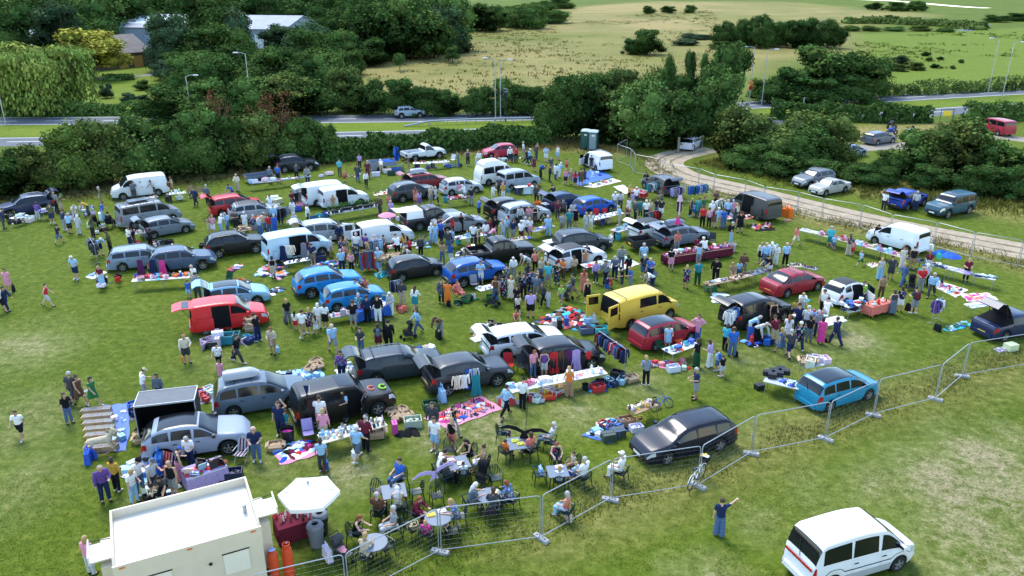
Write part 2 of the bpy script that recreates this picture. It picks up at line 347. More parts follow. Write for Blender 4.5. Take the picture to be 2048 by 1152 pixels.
def crown_mesh(kind, seed, n=2600):
 """unit crown: base z 0, top z 1, radius about .5"""
 global rs; rs = np.random.RandomState(seed); L = []
 if kind == 'broad':
  for i in range(15):
   a, h = rs.uniform(0, 6.28), rs.uniform(.3, .84); q = .34 * math.sqrt(max(.05, 1 - ((h - .48) / .5) ** 2)) * rs.uniform(.55, 1)
   L.append((q * math.cos(a), q * math.sin(a), h, rs.uniform(.12, .2), rs.uniform(.1, .17)))
  L.append((0, 0, .55, .26, .3))
 elif kind == 'bush':
  for i in range(22):
   a, h = rs.uniform(0, 6.28), rs.uniform(.04, .8); q = .4 * math.sqrt(max(.05, 1 - (h * 1.05) ** 2)) * rs.uniform(.45, 1)
   L.append((q * math.cos(a), q * math.sin(a), h, rs.uniform(.11, .19), rs.uniform(.1, .19)))
  L.append((0, 0, .32, .4, .34))
 elif kind == 'conifer':
  for i in range(26):
   h = .06 + .9 * i / 26; q = .36 * (1 - h) + .03; a = i * 2.4
   L.append((q * .6 * math.cos(a), q * .6 * math.sin(a), h, q * .75 + .03, .07))
 elif kind == 'willow':
  for i in range(20):
   a, h = rs.uniform(0, 6.28), rs.uniform(.4, .86); q = .36 * math.sqrt(max(.05, 1 - ((h - .4) / .6) ** 2)) * rs.uniform(.5, 1)
   L.append((q * math.cos(a), q * math.sin(a), h, rs.uniform(.12, .2), .12))
 elif kind == 'sparse':
  for i in range(12):
   a, h = rs.uniform(0, 6.28), rs.uniform(.35, .92); q = rs.uniform(.1, .36)
   L.append((q * math.cos(a), q * math.sin(a), h, .13, .1))
 L = np.array(L); w = L[:, 3] ** 2; k = rs.choice(len(L), n, p=w / w.sum()); D = rs.normal(size=(n, 3)); D[:, 2] += .35
 D /= np.linalg.norm(D, axis=1, keepdims=True); rr = rs.uniform(.62, 1.12, n)[:, None]
 P = L[k, :3] + D * np.stack([L[k, 3], L[k, 3], L[k, 4]], 1) * rr
 P[:, 2] = np.clip(P[:, 2], .01, 1.05)
 if kind == 'willow':
  m = rs.rand(n) < .72; P[m, 2] -= rs.rand(m.sum()) ** 1.3 * (P[m, 2] - .04) * .95; D[m, 2] *= .15
  V, F = quads(P, D + rs.normal(size=(n, 3)) * .3, .0075, 3.2, True)
 else: V, F = quads(P, D + rs.normal(size=(n, 3)) * .55 + [0, 0, .25], .0155 if kind != 'conifer' else .02)
 Vs, Fs, c = [V], [F], len(V)
 for l in (L if kind not in ('sparse',) else L[:0]):
  f = .7; bv, bf = ball(l[:3], (l[3] * f, l[3] * f, l[4] * f)); Vs.append(bv); Fs.append(bf + c); c += len(bv)
 return npmesh(kind + '_crown', np.concatenate(Vs), np.concatenate(Fs), M_crown)
def trunk_mesh(kind, seed):
 r, mb = random.Random(seed), MB()
 if kind == 'conifer': mb.tube([(0, 0, -.02), (0, 0, .5), (0, 0, .97)], .03, r2=.005)
 else:
  for j in range(3 if kind == 'bush' else 1):
   o = (r.uniform(-.08, .08), r.uniform(-.08, .08)) if kind == 'bush' else (0, 0)
   mb.tube([(o[0], o[1], -.02), (o[0] * 1.5, o[1] + .01, .22), (o[0] * 2, o[1] * 2, .55)], .03 if kind != 'bush' else .016, r2=.012)
  for j in range(6 if kind != 'sparse' else 22):
   a = r.uniform(0, 6.28); h = r.uniform(.18, .45); e = r.uniform(.15, .34)
   mb.tube([(0, 0, h), (e * .5 * math.cos(a), e * .5 * math.sin(a), h + .18), (e * math.cos(a), e * math.sin(a), h + r.uniform(.25, .48))], .014, n=5, r2=.003)
 return mb.mesh(kind + '_trunk', M_bark if kind != 'sparse' else M_twig)
CR = {}
for kd, nv, n in (('broad', 4, 5500), ('bush', 4, 5500), ('conifer', 2, 2200), ('willow', 1, 20000), ('sparse', 2, 500)):
 CR[kd] = [(crown_mesh(kd, 20 + i * 7 + len(kd), n), trunk_mesh(kd, i)) for i in range(nv)]
def height_at(b, py):
 c, s = math.cos(PITCH), math.sin(PITCH); v = (576 - py) / FPX
 return CAMZ + b.y * (-s + v * c) / (c + v * s)
TINT = {'d': (.047, .087, .022), 'm': (.07, .122, .03), 'l': (.105, .155, .034), 'o': (.082, .115, .03), 'b': (.054, .092, .04), 'w': (.175, .23, .05), 'y': (.3, .29, .05), 'r': (.13, .065, .03), 'g': (.06, .09, .045)}
TN = {'d': 'dark green', 'm': 'mid green', 'l': 'light green', 'o': 'olive green', 'b': 'blue-green', 'w': 'yellow-green', 'y': 'golden yellow', 'r': 'reddish brown', 'g': 'grey-green'}
KN = {'broad': 'tree', 'bush': 'bushy tree', 'conifer': 'conifer', 'willow': 'weeping willow', 'sparse': 'half-bare tree'}
KT = {'broad': 'broadleaf_tree', 'bush': 'bush', 'conifer': 'conifer_tree', 'willow': 'weeping_tree', 'sparse': 'half_bare_tree'}
seen_labels = {}
def uniq(lab, rank=('tallest', 'next')):
 return lab
tree_n = 0
def tree(bx, by, top, wpx, kind, t, place, group):
 global tree_n
 b = G(bx, by); h = max(.6, height_at(b, top)); w = (G(bx + wpx / 2, by) - G(bx - wpx / 2, by)).length; tree_n += 1
 cm, tm = CR[kind][tree_n % len(CR[kind])]
 nm = KT[kind] if h > 2.6 or kind != 'bush' else 'shrub'
 o = thing(nm, f"{TN[t]} {KN[kind] if h > 2.6 or kind != 'bush' else 'shrub'} {place}", 'shrub' if nm == 'shrub' else 'tree', b, R.uniform(0, 6.28), group)
 f = R.uniform(.85, 1.15); col = tuple(c * f for c in TINT[t])
 ob('crown', cm, o, scale=(w * 1.05, w * 1.05, h), color=col)
 if kind != 'bush' or h > 3: ob('trunk', tm, o, scale=(w, w, h))
 return o
def row(s, kind, place, group):
 for e in s.split():
  a = e.split(','); tree(float(a[0]), float(a[1]), float(a[2]), float(a[3]), a[5] if len(a) > 5 else kind, a[4], place, group)
PRE = 'trees '
row('20,388,305,125,d 95,382,278,120,o 150,374,236,130,l 215,366,226,140,o 290,360,220,140,m 350,352,232,130,d 405,345,203,130,m 455,338,220,110,d 505,331,212,130,o 565,324,222,125,m 612,322,226,100,d 648,318,236,80,m', 'bush', 'in the dense thicket behind the parked vans', 'thicket along the left field edge')
row('60,366,290,110,d 180,355,245,120,d 320,342,235,120,d 430,330,225,110,d 540,318,225,110,d', 'bush', 'deep in the thicket', 'thicket along the left field edge')
row('452,330,182,75,r 565,322,178,95,r 530,330,205,60,r', 'sparse', 'rising above the thicket', 'half-bare trees in the thicket')
row('1112,276,150,110,d 1165,278,132,130,d 1222,280,168,140,o 1280,290,150,150,m 1335,293,178,130,d 1388,284,162,120,d 1440,278,132,120,m 1250,286,205,120,o 1305,290,230,120,d', 'bush', 'in the clump behind the portable toilets', 'clump behind the portable toilets')
row('1332,222,96,40,m 1374,220,90,38,d 1404,222,98,40,m 1424,224,104,44,d', 'bush', 'narrow, standing above the clump', 'narrow trees above the clump')
row('1455,225,80,100,d,broad 1428,228,112,90,m 1240,215,128,100,o 1292,216,130,110,o 1190,216,138,95,m 1132,212,143,95,d 1350,220,140,100,m', 'bush', 'behind the conifers near the road', 'trees beside the road bend')
row('1490,322,202,150,o 1562,328,214,160,o 1640,332,214,150,o 1600,342,245,140,d 1690,328,285,75,l 1530,335,262,120,d', 'bush', 'between the dirt track and car park', 'trees beside the dirt track')
row('1830,352,252,140,m 1900,357,225,165,o 1946,362,250,115,m 1790,347,298,100,d 2034,372,288,130,m 1990,367,322,80,d', 'bush', 'behind the green off-road car', 'trees on the right field edge')
row('1700,362,322,110,d 1752,367,330,110,d 1960,388,326,120,d 2042,396,326,110,d 1480,334,280,100,m 1466,318,262,70,m 1860,372,325,110,d 1560,350,302,110,m 1630,356,310,110,m', 'bush', 'low on the bank beside the track', 'undergrowth bushes on the bank')
row('1535,205,148,90,d 1582,204,128,110,d 1640,200,78,150,m,broad 1702,199,86,140,d,broad 1742,194,108,95,m 1620,206,145,160,d 1680,204,140,140,d', 'bush', 'in the copse across the road', 'copse across the road')
row(' '.join(f'{x},{96 - (i % 3) * 3},{R.choice((24, 30, 34, 38))},62,{R.choice("ddb")}' for i, x in enumerate(range(1445, 1680, 24))), 'bush', 'in the dark block in the meadow', 'dark block of wood in the meadow')
row('1292,109,54,78,d 1262,108,74,44,d', 'bush', 'alone in the dry meadow', 'round bushes in the meadow')
row('695,224,172,80,m 745,228,153,90,d 800,229,149,90,m 850,230,166,90,d 905,230,172,70,m 960,230,166,90,d 1008,228,150,70,m 1050,229,164,90,d 1088,228,166,70,m 720,215,185,60,l 870,215,186,60,o', 'bush', 'in the hedgerow beyond the road', 'hedgerow beyond the road')
row('340,237,164,130,d 400,235,150,140,m 460,235,158,130,d 520,233,146,140,m 580,231,140,140,o 640,229,150,120,d 690,218,130,95,o,broad', 'bush', 'lining the far side of the road', 'trees lining the road')
row('380,184,104,120,m 440,186,106,120,d 520,190,88,120,m 600,186,98,140,d 660,185,96,110,m 560,174,84,100,d 330,160,118,60,g', 'bush', 'behind the roadside trees', 'second row of roadside trees')
row('345,136,22,110,b 420,118,-22,170,d 468,120,4,100,b 622,124,28,120,b 684,130,58,90,m 560,108,46,100,b', 'broad', 'beside the grey barn', 'tall trees round the barn')
row('705,108,18,120,d 765,122,-8,140,d 832,116,-24,150,m 892,100,-24,130,m 735,100,0,120,d 800,95,-20,130,m 860,88,-25,130,d', 'bush', 'at the meadow edge of the wood', 'wood edge beside the meadow')
row('15,112,10,120,d 75,104,-18,130,d 140,98,-22,130,d 205,92,-28,130,m 262,86,-24,130,d 318,80,-24,130,d 375,76,-30,130,d 5,140,50,90,d', 'bush', 'in the wood behind the houses', 'wood behind the houses')
row(' '.join(f'{x},{52 + (i % 3) * 5},{-34 + (i % 4) * 6},110,{R.choice("ddm")}' for i, x in enumerate(range(430, 900, 52))), 'bush', 'in the wood behind the barn', 'wood behind the barn')
row(' '.join(f'{x},{60 - (x - 905) * .2},{28 - (x - 905) * .16},70,{R.choice("dm")}' for x in range(905, 1130, 36)), 'bush', 'in the scrub at the top meadow', 'scrub at the top of the meadow')
row('975,58,40,34,d 992,56,40,30,d', 'bush', 'at the corner of the dry meadow', 'shrubs at the meadow corner')
row('100,222,76,225,w', 'willow', 'on the lawn by the road', None)
row('188,158,50,185,y', 'broad', 'in front of the timber house', None)
row('5,222,186,70,m 20,110,50,60,d', 'bush', 'left of the willow', 'bushes left of the willow')
row('800,141,105,30,m 905,126,90,38,m 838,119,94,22,l', 'broad', 'standing young in the dry meadow', 'young trees in the meadow')
row('283,180,158,38,d 215,196,164,32,g 258,204,184,38,g 288,203,188,26,g 312,138,122,16,d', 'bush', 'on the mown lawn', 'shrubs on the lawn')
row('1748,20,3,40,d 1790,22,1,46,d 1832,22,0,46,d 1300,28,10,34,d 1335,26,10,40,d 1380,26,8,30,d', 'bush', 'in the far scrub clumps', 'far scrub clumps')
row('1700,62,50,44,m 1745,62,50,50,o 1790,62,52,50,m 1840,62,50,50,o 1890,64,54,40,m 1782,44,28,44,m 1990,44,28,60,d 2035,42,24,60,d 1962,56,42,30,d', 'bush', 'along the creek', 'scrub along the creek')
row('1852,112,102,24,d 1880,120,112,16,d 1922,126,118,14,d 1858,122,114,16,d 1870,136,126,22,d 1800,128,108,36,g 1830,140,122,40,o 1795,142,126,40,o 1905,138,130,14,d', 'bush', 'scattered in the green field', 'bushes in the green field')
row('1390,78,66,80,g 1440,98,80,50,o 1370,90,76,60,g', 'bush', 'in the reed bed', 'reed bed scrub')
row(' '.join(f'{x},{116 - (i % 3) * 9},{22 - (i % 4) * 9},120,{R.choice("ddmb")}' for i, x in enumerate(list(range(-10, 180, 46)) + list(range(690, 905, 40)))), 'bush', 'in the dense front of the wood', 'front of the wood')
row(' '.join(f'{x},{72 - (i % 2) * 8 - max(0, x - 800) * .06},{-20 + (i % 3) * 8 + max(0, x - 860) * .12},100,{R.choice("ddm")}' for i, x in enumerate(range(0, 1110, 44))), 'bush', 'in the far wood at the top', 'far wood at the top')
row('640,150,88,110,d 700,150,96,80,m 610,150,100,90,m 735,132,70,90,d 480,150,86,110,d 410,158,96,110,m 350,150,100,70,d', 'bush', 'between the barn and the road', 'trees between the barn and road')
row('400,140,40,150,d 465,138,40,120,m 345,142,45,100,b 620,140,50,110,d', 'bush', 'under the tall trees by the barn', 'undergrowth at the barn')
def hedge(pts, hgt, thick, t, label, n, group=None, ls=.16):
 P = [G(*p) for p in pts]; base = P[0].copy(); segs = [(a - base, b - base) for a, b in zip(P, P[1:])]; tot = sum((b - a).length for a, b in segs); Vs, Fs, c = [], [], 0
 for a, b in segs:
  k = int(n * (b - a).length / tot); t_ = rs.rand(k); ang = rs.uniform(-.25, math.pi + .25, k); d = b - a; nn = np.array([-d.y, d.x, 0]) / d.length
  wob = .8 + .45 * vnoise(t_ * d.length * .35, t_ * 0 + 3, 9)
  rr = rs.uniform(.72, 1.08, k) * wob; up = np.maximum(np.sin(ang), -.1)
  pt = np.outer(1 - t_, a) + np.outer(t_, b) + nn[None] * (np.cos(ang) * thick / 2 * rr)[:, None]; pt[:, 2] = np.clip(np.abs(up) ** .55 * hgt * rr, .03, None) * np.where(np.abs(np.cos(ang)) > .9, rs.rand(k), 1)
  no = nn[None] * np.cos(ang)[:, None] + np.array([0, 0, 1]) * up[:, None] + rs.normal(size=(k, 3)) * .5
  V, F = quads(pt, no, ls); Vs.append(V); Fs.append(F + c); c += len(V)
  m = int(d.length / 3) + 1
  for i in range(m):
   q = np.array(a.lerp(b, (i + .5) / m)); bv, bf = ball((q[0], q[1], hgt * .3), (max(thick * .36, 1.0), max(thick * .36, 1.0), hgt * .5)); Vs.append(bv); Fs.append(bf + c); c += len(bv)
 tag(ob('hedge', npmesh('hedge', np.concatenate(Vs), np.concatenate(Fs), M_leaf), None, base, color=TINT[t]), label, 'hedge', group)
hedge([(640, 322), (740, 312), (860, 303), (980, 293), (1095, 286)], 2.3, 3.2, 'd', 'long trimmed dark hedge along the far edge of the market field', 14000)
hedge([(1540, 236), (1640, 240), (1760, 244), (1858, 244)], 2.4, 2.6, 'd', 'dark clipped hedge between the car park and the slip road', 5000)
hedge([(1930, 240), (1990, 240), (2120, 236)], 2.4, 2.6, 'm', 'hedge behind the red minibus', 3000)
hedge([(1752, 192), (1900, 186), (2060, 178), (2200, 172)], 2.0, 2.5, 'o', 'low hedge on the far side of the road', 3500)
hedge([(-60, 232), (150, 230), (330, 229)], 1.7, 2.4, 'm', 'roadside hedge in front of the willow and lawn', 5000)
hedge([(208, 163), (268, 159)], 1.2, 1.6, 'm', 'short clipped hedge on the lawn by the timber house', 1200)
hedge([(1690, 47), (1760, 47), (1880, 52), (1960, 60)], 2.2, 7, 'o', 'rough strip of scrub along the creek bank', 2500, ls=.4)
hedge([(750, 92), (830, 82), (940, 62)], 3, 6, 'm', 'scrub strip between the wood and the dry meadow', 2500, ls=.35)
hedge([(700, 132), (760, 112), (800, 96)], 3, 6, 'm', 'scrub strip in front of the wood', 2000, ls=.35)
M_blade = leaf_material('grass_blade', .3, .35, 2)
def blades(name, P, h, w, col, lean=.5):
 n = len(P); a = rs.uniform(0, 6.28, n); d = np.stack([np.cos(a), np.sin(a), 0 * a], 1) * w; hh = h * rs.uniform(.5, 1.3, (n, 1))
 tip = P + np.concatenate([rs.normal(size=(n, 2)) * lean * hh, hh], 1); V = np.stack([P - d, P + d, tip], 1).reshape(-1, 3)
 tag(ob(name, npmesh(name, V, np.arange(3 * n).reshape(n, 3), M_blade), color=col), kind='stuff')
def scatter(pts, k, wid):
 P = [np.array(G(*p)) for p in pts]; L = [np.linalg.norm(b - a) for a, b in zip(P, P[1:])]; out = []
 for a, b, l in zip(P, P[1:], L):
  m = int(k * l / sum(L)); t = rs.rand(m, 1); d = (b - a) / l; q = a * (1 - t) + b * t + np.array([-d[1], d[0], 0]) * rs.normal(size=(m, 1)) * wid
  out.append(q[vnoise(q[:, 0] * .9, q[:, 1] * .9, 4) > rs.rand(m) * .75])
 return np.concatenate(out)
fence_px = [(690, 1225), (884, 1109), (1082, 1079), (1220, 1002), (1396, 974), (1502, 909), (1650, 880), (1746, 830), (1870, 800), (1923, 753), (2090, 728)]
blades('long_grass', scatter([(a, b - 22) for a, b in fence_px], 11000, .6), .14, .025, (.24, .25, .065))
blades('dry_grass', scatter([(-40, 396), (200, 382), (430, 352), (660, 320), (860, 304), (1090, 290), (1240, 302)], 16000, 1.6), .42, .05, (.2, .18, .06))
blades('rough_grass', scatter([(1235, 300), (1300, 318), (1345, 366), (1500, 405), (1730, 458), (1900, 490), (2080, 540)], 8000, .8), .22, .035, (.2, .19, .055))
blades('bank_grass', scatter([(1430, 320), (1560, 352), (1720, 380), (1960, 405), (2080, 418)], 12000, 1.8), .45, .05, (.13, .145, .035))
def tussocks(name, P, k, col, h, w):
 x0, y0 = P.min(0); x1, y1 = P.max(0); x = rs.uniform(x0, x1, k); y = rs.uniform(y0, y1, k); m = (poly_sd(P, x, y) < 0) & (vnoise(x * .035, y * .035, 2) * .6 + vnoise(x * .15, y * .15, 5) * .4 > .5); p = np.stack([x, y, 0 * x], 1)[m]
 p = (p[:, None] + rs.normal(size=(len(p), 5, 3)) * [.5, .5, 0]).reshape(-1, 3); blades(name, p, h, w, col, .4)
tussocks('meadow_tussocks', poly_w([(705, 195), (760, 100), (950, 50), (1420, 20), (1500, 110), (1420, 195)]), 5200, (.16, .145, .045), .42, .15)
tussocks('field_rushes', poly_w([(1700, 75), (2048, 60), (2048, 170), (1760, 185)]), 2600, (.1, .135, .03), .45, .16)
def turf():
 n = 150000; u = rs.rand(n); y = 19 + 46 * u ** 1.5; x = (rs.rand(n) - .5) * 2 * (.68 * y + 3); P = np.stack([x, y, 0 * x], 1)
 P = P[vnoise(x * .5, y * .5, 6) * .6 + vnoise(x * 2, y * 2, 8) * .4 > .42]
 blades('short_grass', P, .06, .014, (.165, .205, .024), .9)
turf()
# vehicles
def mono(xs, ys, x):
 """smooth curve through points that never overshoots"""
 xs, ys, x = np.asarray(xs, float), np.asarray(ys, float), np.asarray(x, float)
 h = np.diff(xs); d = np.diff(ys) / h; m = np.zeros(len(xs)); m[0], m[-1] = d[0], d[-1]
 for i in range(1, len(xs) - 1): m[i] = 0 if d[i - 1] * d[i] <= 0 else 2 / (1 / d[i - 1] + 1 / d[i])
 i = np.clip(np.searchsorted(xs, x) - 1, 0, len(h) - 1); t = np.clip((x - xs[i]) / h[i], 0, 1)
 return (2 * t ** 3 - 3 * t ** 2 + 1) * ys[i] + (t ** 3 - 2 * t ** 2 + t) * h[i] * m[i] + (-2 * t ** 3 + 3 * t ** 2) * ys[i + 1] + (t ** 3 - t ** 2) * h[i] * m[i + 1]
STY = {
'hatch': dict(L=4.05, W=1.74, ra=.72, fa=3.22, r=.31, b=(.98, .9), tum=.2, xt=.07, xr=.5, xf=2.2, xc=3.02, top=[(0, .62), (.06, .98), (.5, 1.38), (.8, 1.45), (1.5, 1.48), (2.2, 1.42), (3.02, 1.0), (3.8, .8), (4.05, .56)], win=[(.42, 1.16), (1.22, 2.04), (2.1, 2.8)], sill=.2),
'city': dict(L=3.58, W=1.63, ra=.62, fa=2.92, r=.29, b=(.95, .9), tum=.24, xt=.09, xr=.55, xf=1.85, xc=2.6, top=[(0, .58), (.08, .93), (.55, 1.38), (.85, 1.47), (1.3, 1.49), (1.85, 1.42), (2.6, 1.0), (3.3, .8), (3.58, .5)], win=[(.5, 1.1), (1.16, 2.35)], sill=.2),
'estate': dict(L=4.75, W=1.82, ra=.98, fa=3.73, r=.32, b=(.99, .92), tum=.19, xt=.07, xr=.48, xf=2.65, xc=3.5, top=[(0, .62), (.06, 1.0), (.48, 1.4), (.85, 1.46), (2.0, 1.49), (2.65, 1.43), (3.5, 1.01), (4.5, .8), (4.75, .55)], win=[(.42, 1.2), (1.27, 2.2), (2.27, 3.22)], sill=.2),
'suv': dict(L=4.5, W=1.86, ra=.88, fa=3.55, r=.36, b=(1.12, 1.05), tum=.2, xt=.08, xr=.55, xf=2.4, xc=3.2, top=[(0, .75), (.07, 1.12), (.55, 1.52), (.9, 1.62), (1.7, 1.66), (2.4, 1.59), (3.2, 1.15), (4.2, .98), (4.5, .66)], win=[(.5, 1.2), (1.27, 2.12), (2.2, 2.98)], sill=.27, clad=1),
'offroad': dict(L=4.8, W=1.92, ra=.95, fa=3.83, r=.38, b=(1.14, 1.1), tum=.12, xt=.04, xr=.2, xf=2.85, xc=3.45, top=[(0, .8), (.03, 1.14), (.2, 1.76), (.4, 1.84), (2.0, 1.87), (2.85, 1.8), (3.45, 1.2), (4.6, 1.08), (4.8, .75)], win=[(.22, 1.2), (1.28, 2.2), (2.28, 3.15)], sill=.3, clad=1),
'mpv': dict(L=4.5, W=1.82, ra=.86, fa=3.58, r=.32, b=(1.02, .95), tum=.18, xt=.07, xr=.38, xf=2.5, xc=3.5, top=[(0, .64), (.06, 1.02), (.38, 1.5), (.65, 1.6), (1.7, 1.65), (2.5, 1.56), (3.5, 1.06), (4.28, .86), (4.5, .58)], win=[(.34, 1.1), (1.16, 2.1), (2.17, 3.15)], sill=.2),
'saloon': dict(L=4.45, W=1.7, ra=.95, fa=3.62, r=.31, b=(.94, .9), tum=.2, xt=.95, xr=1.55, xf=2.55, xc=3.2, top=[(0, .68), (.08, .93), (.95, .98), (1.55, 1.34), (1.95, 1.4), (2.55, 1.36), (3.2, .97), (4.25, .84), (4.45, .58)], win=[(1.1, 2.05), (2.12, 3.0)], sill=.22),
'liftback': dict(L=4.6, W=1.82, ra=.9, fa=3.65, r=.32, b=(.99, .92), tum=.2, xt=.42, xr=1.35, xf=2.6, xc=3.5, top=[(0, .68), (.08, .98), (.42, 1.04), (1.35, 1.42), (1.8, 1.47), (2.6, 1.42), (3.5, 1.0), (4.35, .8), (4.6, .55)], win=[(.8, 1.3), (1.36, 2.2), (2.27, 3.22)], sill=.2),
'smallvan': dict(L=4.4, W=1.8, ra=.78, fa=3.46, r=.31, b=(1.14, 1.06), tum=.09, xt=.04, xr=.14, xf=2.6, xc=3.45, top=[(0, .62), (.03, 1.14), (.14, 1.72), (.3, 1.81), (1.6, 1.85), (2.6, 1.76), (3.45, 1.16), (4.2, .94), (4.4, .58)], win=[(.22, 1.1), (1.2, 2.2), (2.3, 3.2)], sill=.24),
'van': dict(L=4.95, W=1.96, ra=.98, fa=4.02, r=.34, b=(1.24, 1.16), tum=.09, xt=.04, xr=.14, xf=3.35, xc=4.15, top=[(0, .62), (.03, 1.24), (.14, 1.9), (.32, 1.98), (2.2, 2.02), (3.35, 1.92), (4.15, 1.24), (4.75, 1.0), (4.95, .58)], win=[(.25, 1.5), (1.6, 2.9), (3.0, 3.92)], sill=.28),
'minivan': dict(L=4.65, W=1.74, ra=.86, fa=3.78, r=.33, b=(1.16, 1.06), tum=.13, xt=.08, xr=.32, xf=3.0, xc=3.95, top=[(0, .62), (.06, 1.12), (.32, 1.88), (.55, 2.0), (2.0, 2.05), (3.0, 1.94), (3.95, 1.16), (4.5, .92), (4.65, .56)], win=[(.36, 1.55), (1.62, 2.72), (2.84, 3.68)], sill=.26),
'pickup': dict(L=5.2, W=1.84, ra=1.15, fa=4.23, r=.38, b=(1.1, 1.08), tum=.16, xt=1.6, xr=1.78, xf=2.95, xc=3.7, top=[(0, 1.08), (.04, 1.1), (1.52, 1.1), (1.6, 1.14), (1.78, 1.68), (2.05, 1.76), (2.5, 1.79), (2.95, 1.73), (3.7, 1.18), (4.95, 1.03), (5.2, .7)], win=[(1.68, 2.5), (2.57, 3.45)], sill=.34, clad=1, bed=(.1, 1.48)),
'singlecab': dict(L=5.1, W=1.8, ra=1.15, fa=4.15, r=.36, b=(1.06, 1.04), tum=.16, xt=2.36, xr=2.52, xf=3.0, xc=3.7, top=[(0, 1.04), (.04, 1.06), (2.28, 1.06), (2.36, 1.12), (2.52, 1.62), (2.7, 1.72), (2.85, 1.74), (3.0, 1.7), (3.7, 1.14), (4.85, 1.0), (5.1, .68)], win=[(2.5, 3.45)], sill=.32, clad=1, bed=(.1, 2.24)),
}
class Car:
 def __init__(s, k):
  s.p = p = STY[k]; s.k = k; s.H = max(z for _, z in p['top']); s.mid = (p['ra'] + p['fa']) / 2
 def prof(s, x):
  p = s.p; zt = float(mono(*zip(*p['top']), x)); bl = p['b'][0] + (p['b'][1] - p['b'][0]) * min(max(x / p['xc'], 0), 1)
  zw = min(bl, zt - .07); L, W = p['L'], p['W']
  f = 1 - .24 * max(0, (x - (L - .75)) / .75) ** 2 - .13 * max(0, (.42 - x) / .42) ** 2.2
  zs = p['sill'] + .05 * max(0, (.35 - x) / .35) + .04 * max(0, (x - L + .35) / .35)
  for xw in (p['ra'], p['fa']):
   a = p['r'] + .06; d = abs(x - xw)
   if d < a: zs = max(zs, p['r'] + math.sqrt(a * a - d * d))
  return zt, zw, zs, f * W / 2
 def ring(s, x):
  zt, zw, zs, hw = s.prof(x); p = s.p; hb = hw * .955; g = max(0, (zt - zw) / max(s.H - p['b'][0], .1))
  ht = hb * (1 - p['tum'] * min(g, 1)); e = min(.075, (zt - zw) * .5); h = zw - min(zs, zw - .03); zs = min(zs, zw - .03)
  P = [(hw * .95, zs), (hw, zs + .3 * h), (hw * .995, zs + .68 * h), (hb, zw), (ht, zt - e), (ht * .93, zt - e * .4), (ht * .74, zt - e * .08), (ht * .38, zt), (0, zt + .004)]
  bd = p.get('bed')
  if bd and bd[0] <= x <= bd[1]: P[5:] = [(ht * .93, zt - .01), (ht * .925, .66), (ht * .45, .66), (0, .66)]
  return P
 def S(s, x, k, side=1, off=0.0):
  k = min(max(k, 0), 8); i = min(int(k), 7); t = k - i
  def pt(xx):
   r = s.ring(xx); return Vector((xx, (r[i][0] * (1 - t) + r[i + 1][0] * t), r[i][1] * (1 - t) + r[i + 1][1] * t)), Vector((0, r[i + 1][0] - r[i][0], r[i + 1][1] - r[i][1]))
  q, dv = pt(x)
  if off:
   e = .03; a, _ = pt(max(0, x - e)); b, _ = pt(min(s.p['L'], x + e)); n = (b - a).cross(dv)
   if n.length > 1e-9:
    n.normalize()
    if n.y + n.z * .3 < 0: n = -n
    q = q + n * off
  return Vector((q.x - s.mid, q.y * side, q.z))
 def patch(s, x0, x1, k0, k1, side, off, nx=8, nk=3, sl=0.0):
  """piece of the skin between two stations and two rails; sl slants its ends"""
  rows = []
  for j in range(nk + 1):
   k = k0 + (k1 - k0) * j / nk; a = j / nk * sl
   rows.append([s.S(x0 + a + (x1 - x0 - 2 * a) * i / nx, k, side, off) for i in range(nx + 1)])
  return rows
 def cross(s, x0, x1, off, k0=4.25, m=0, mb=None, nx=5, top=8.0):
  """piece that spans the car from side to side (windscreen, rear window, roof panel)"""
  ks = [k0 + (top - k0) * i / 6 for i in range(7)]; rows = []
  for j in range(nx + 1):
   x = x0 + (x1 - x0) * j / nx
   rows.append([s.S(x, k, 1, off) for k in ks] + [s.S(x, k, -1, off) for k in ks[-2::-1]])
  (mb or MB()).grid(rows, m); return rows
CC = {}
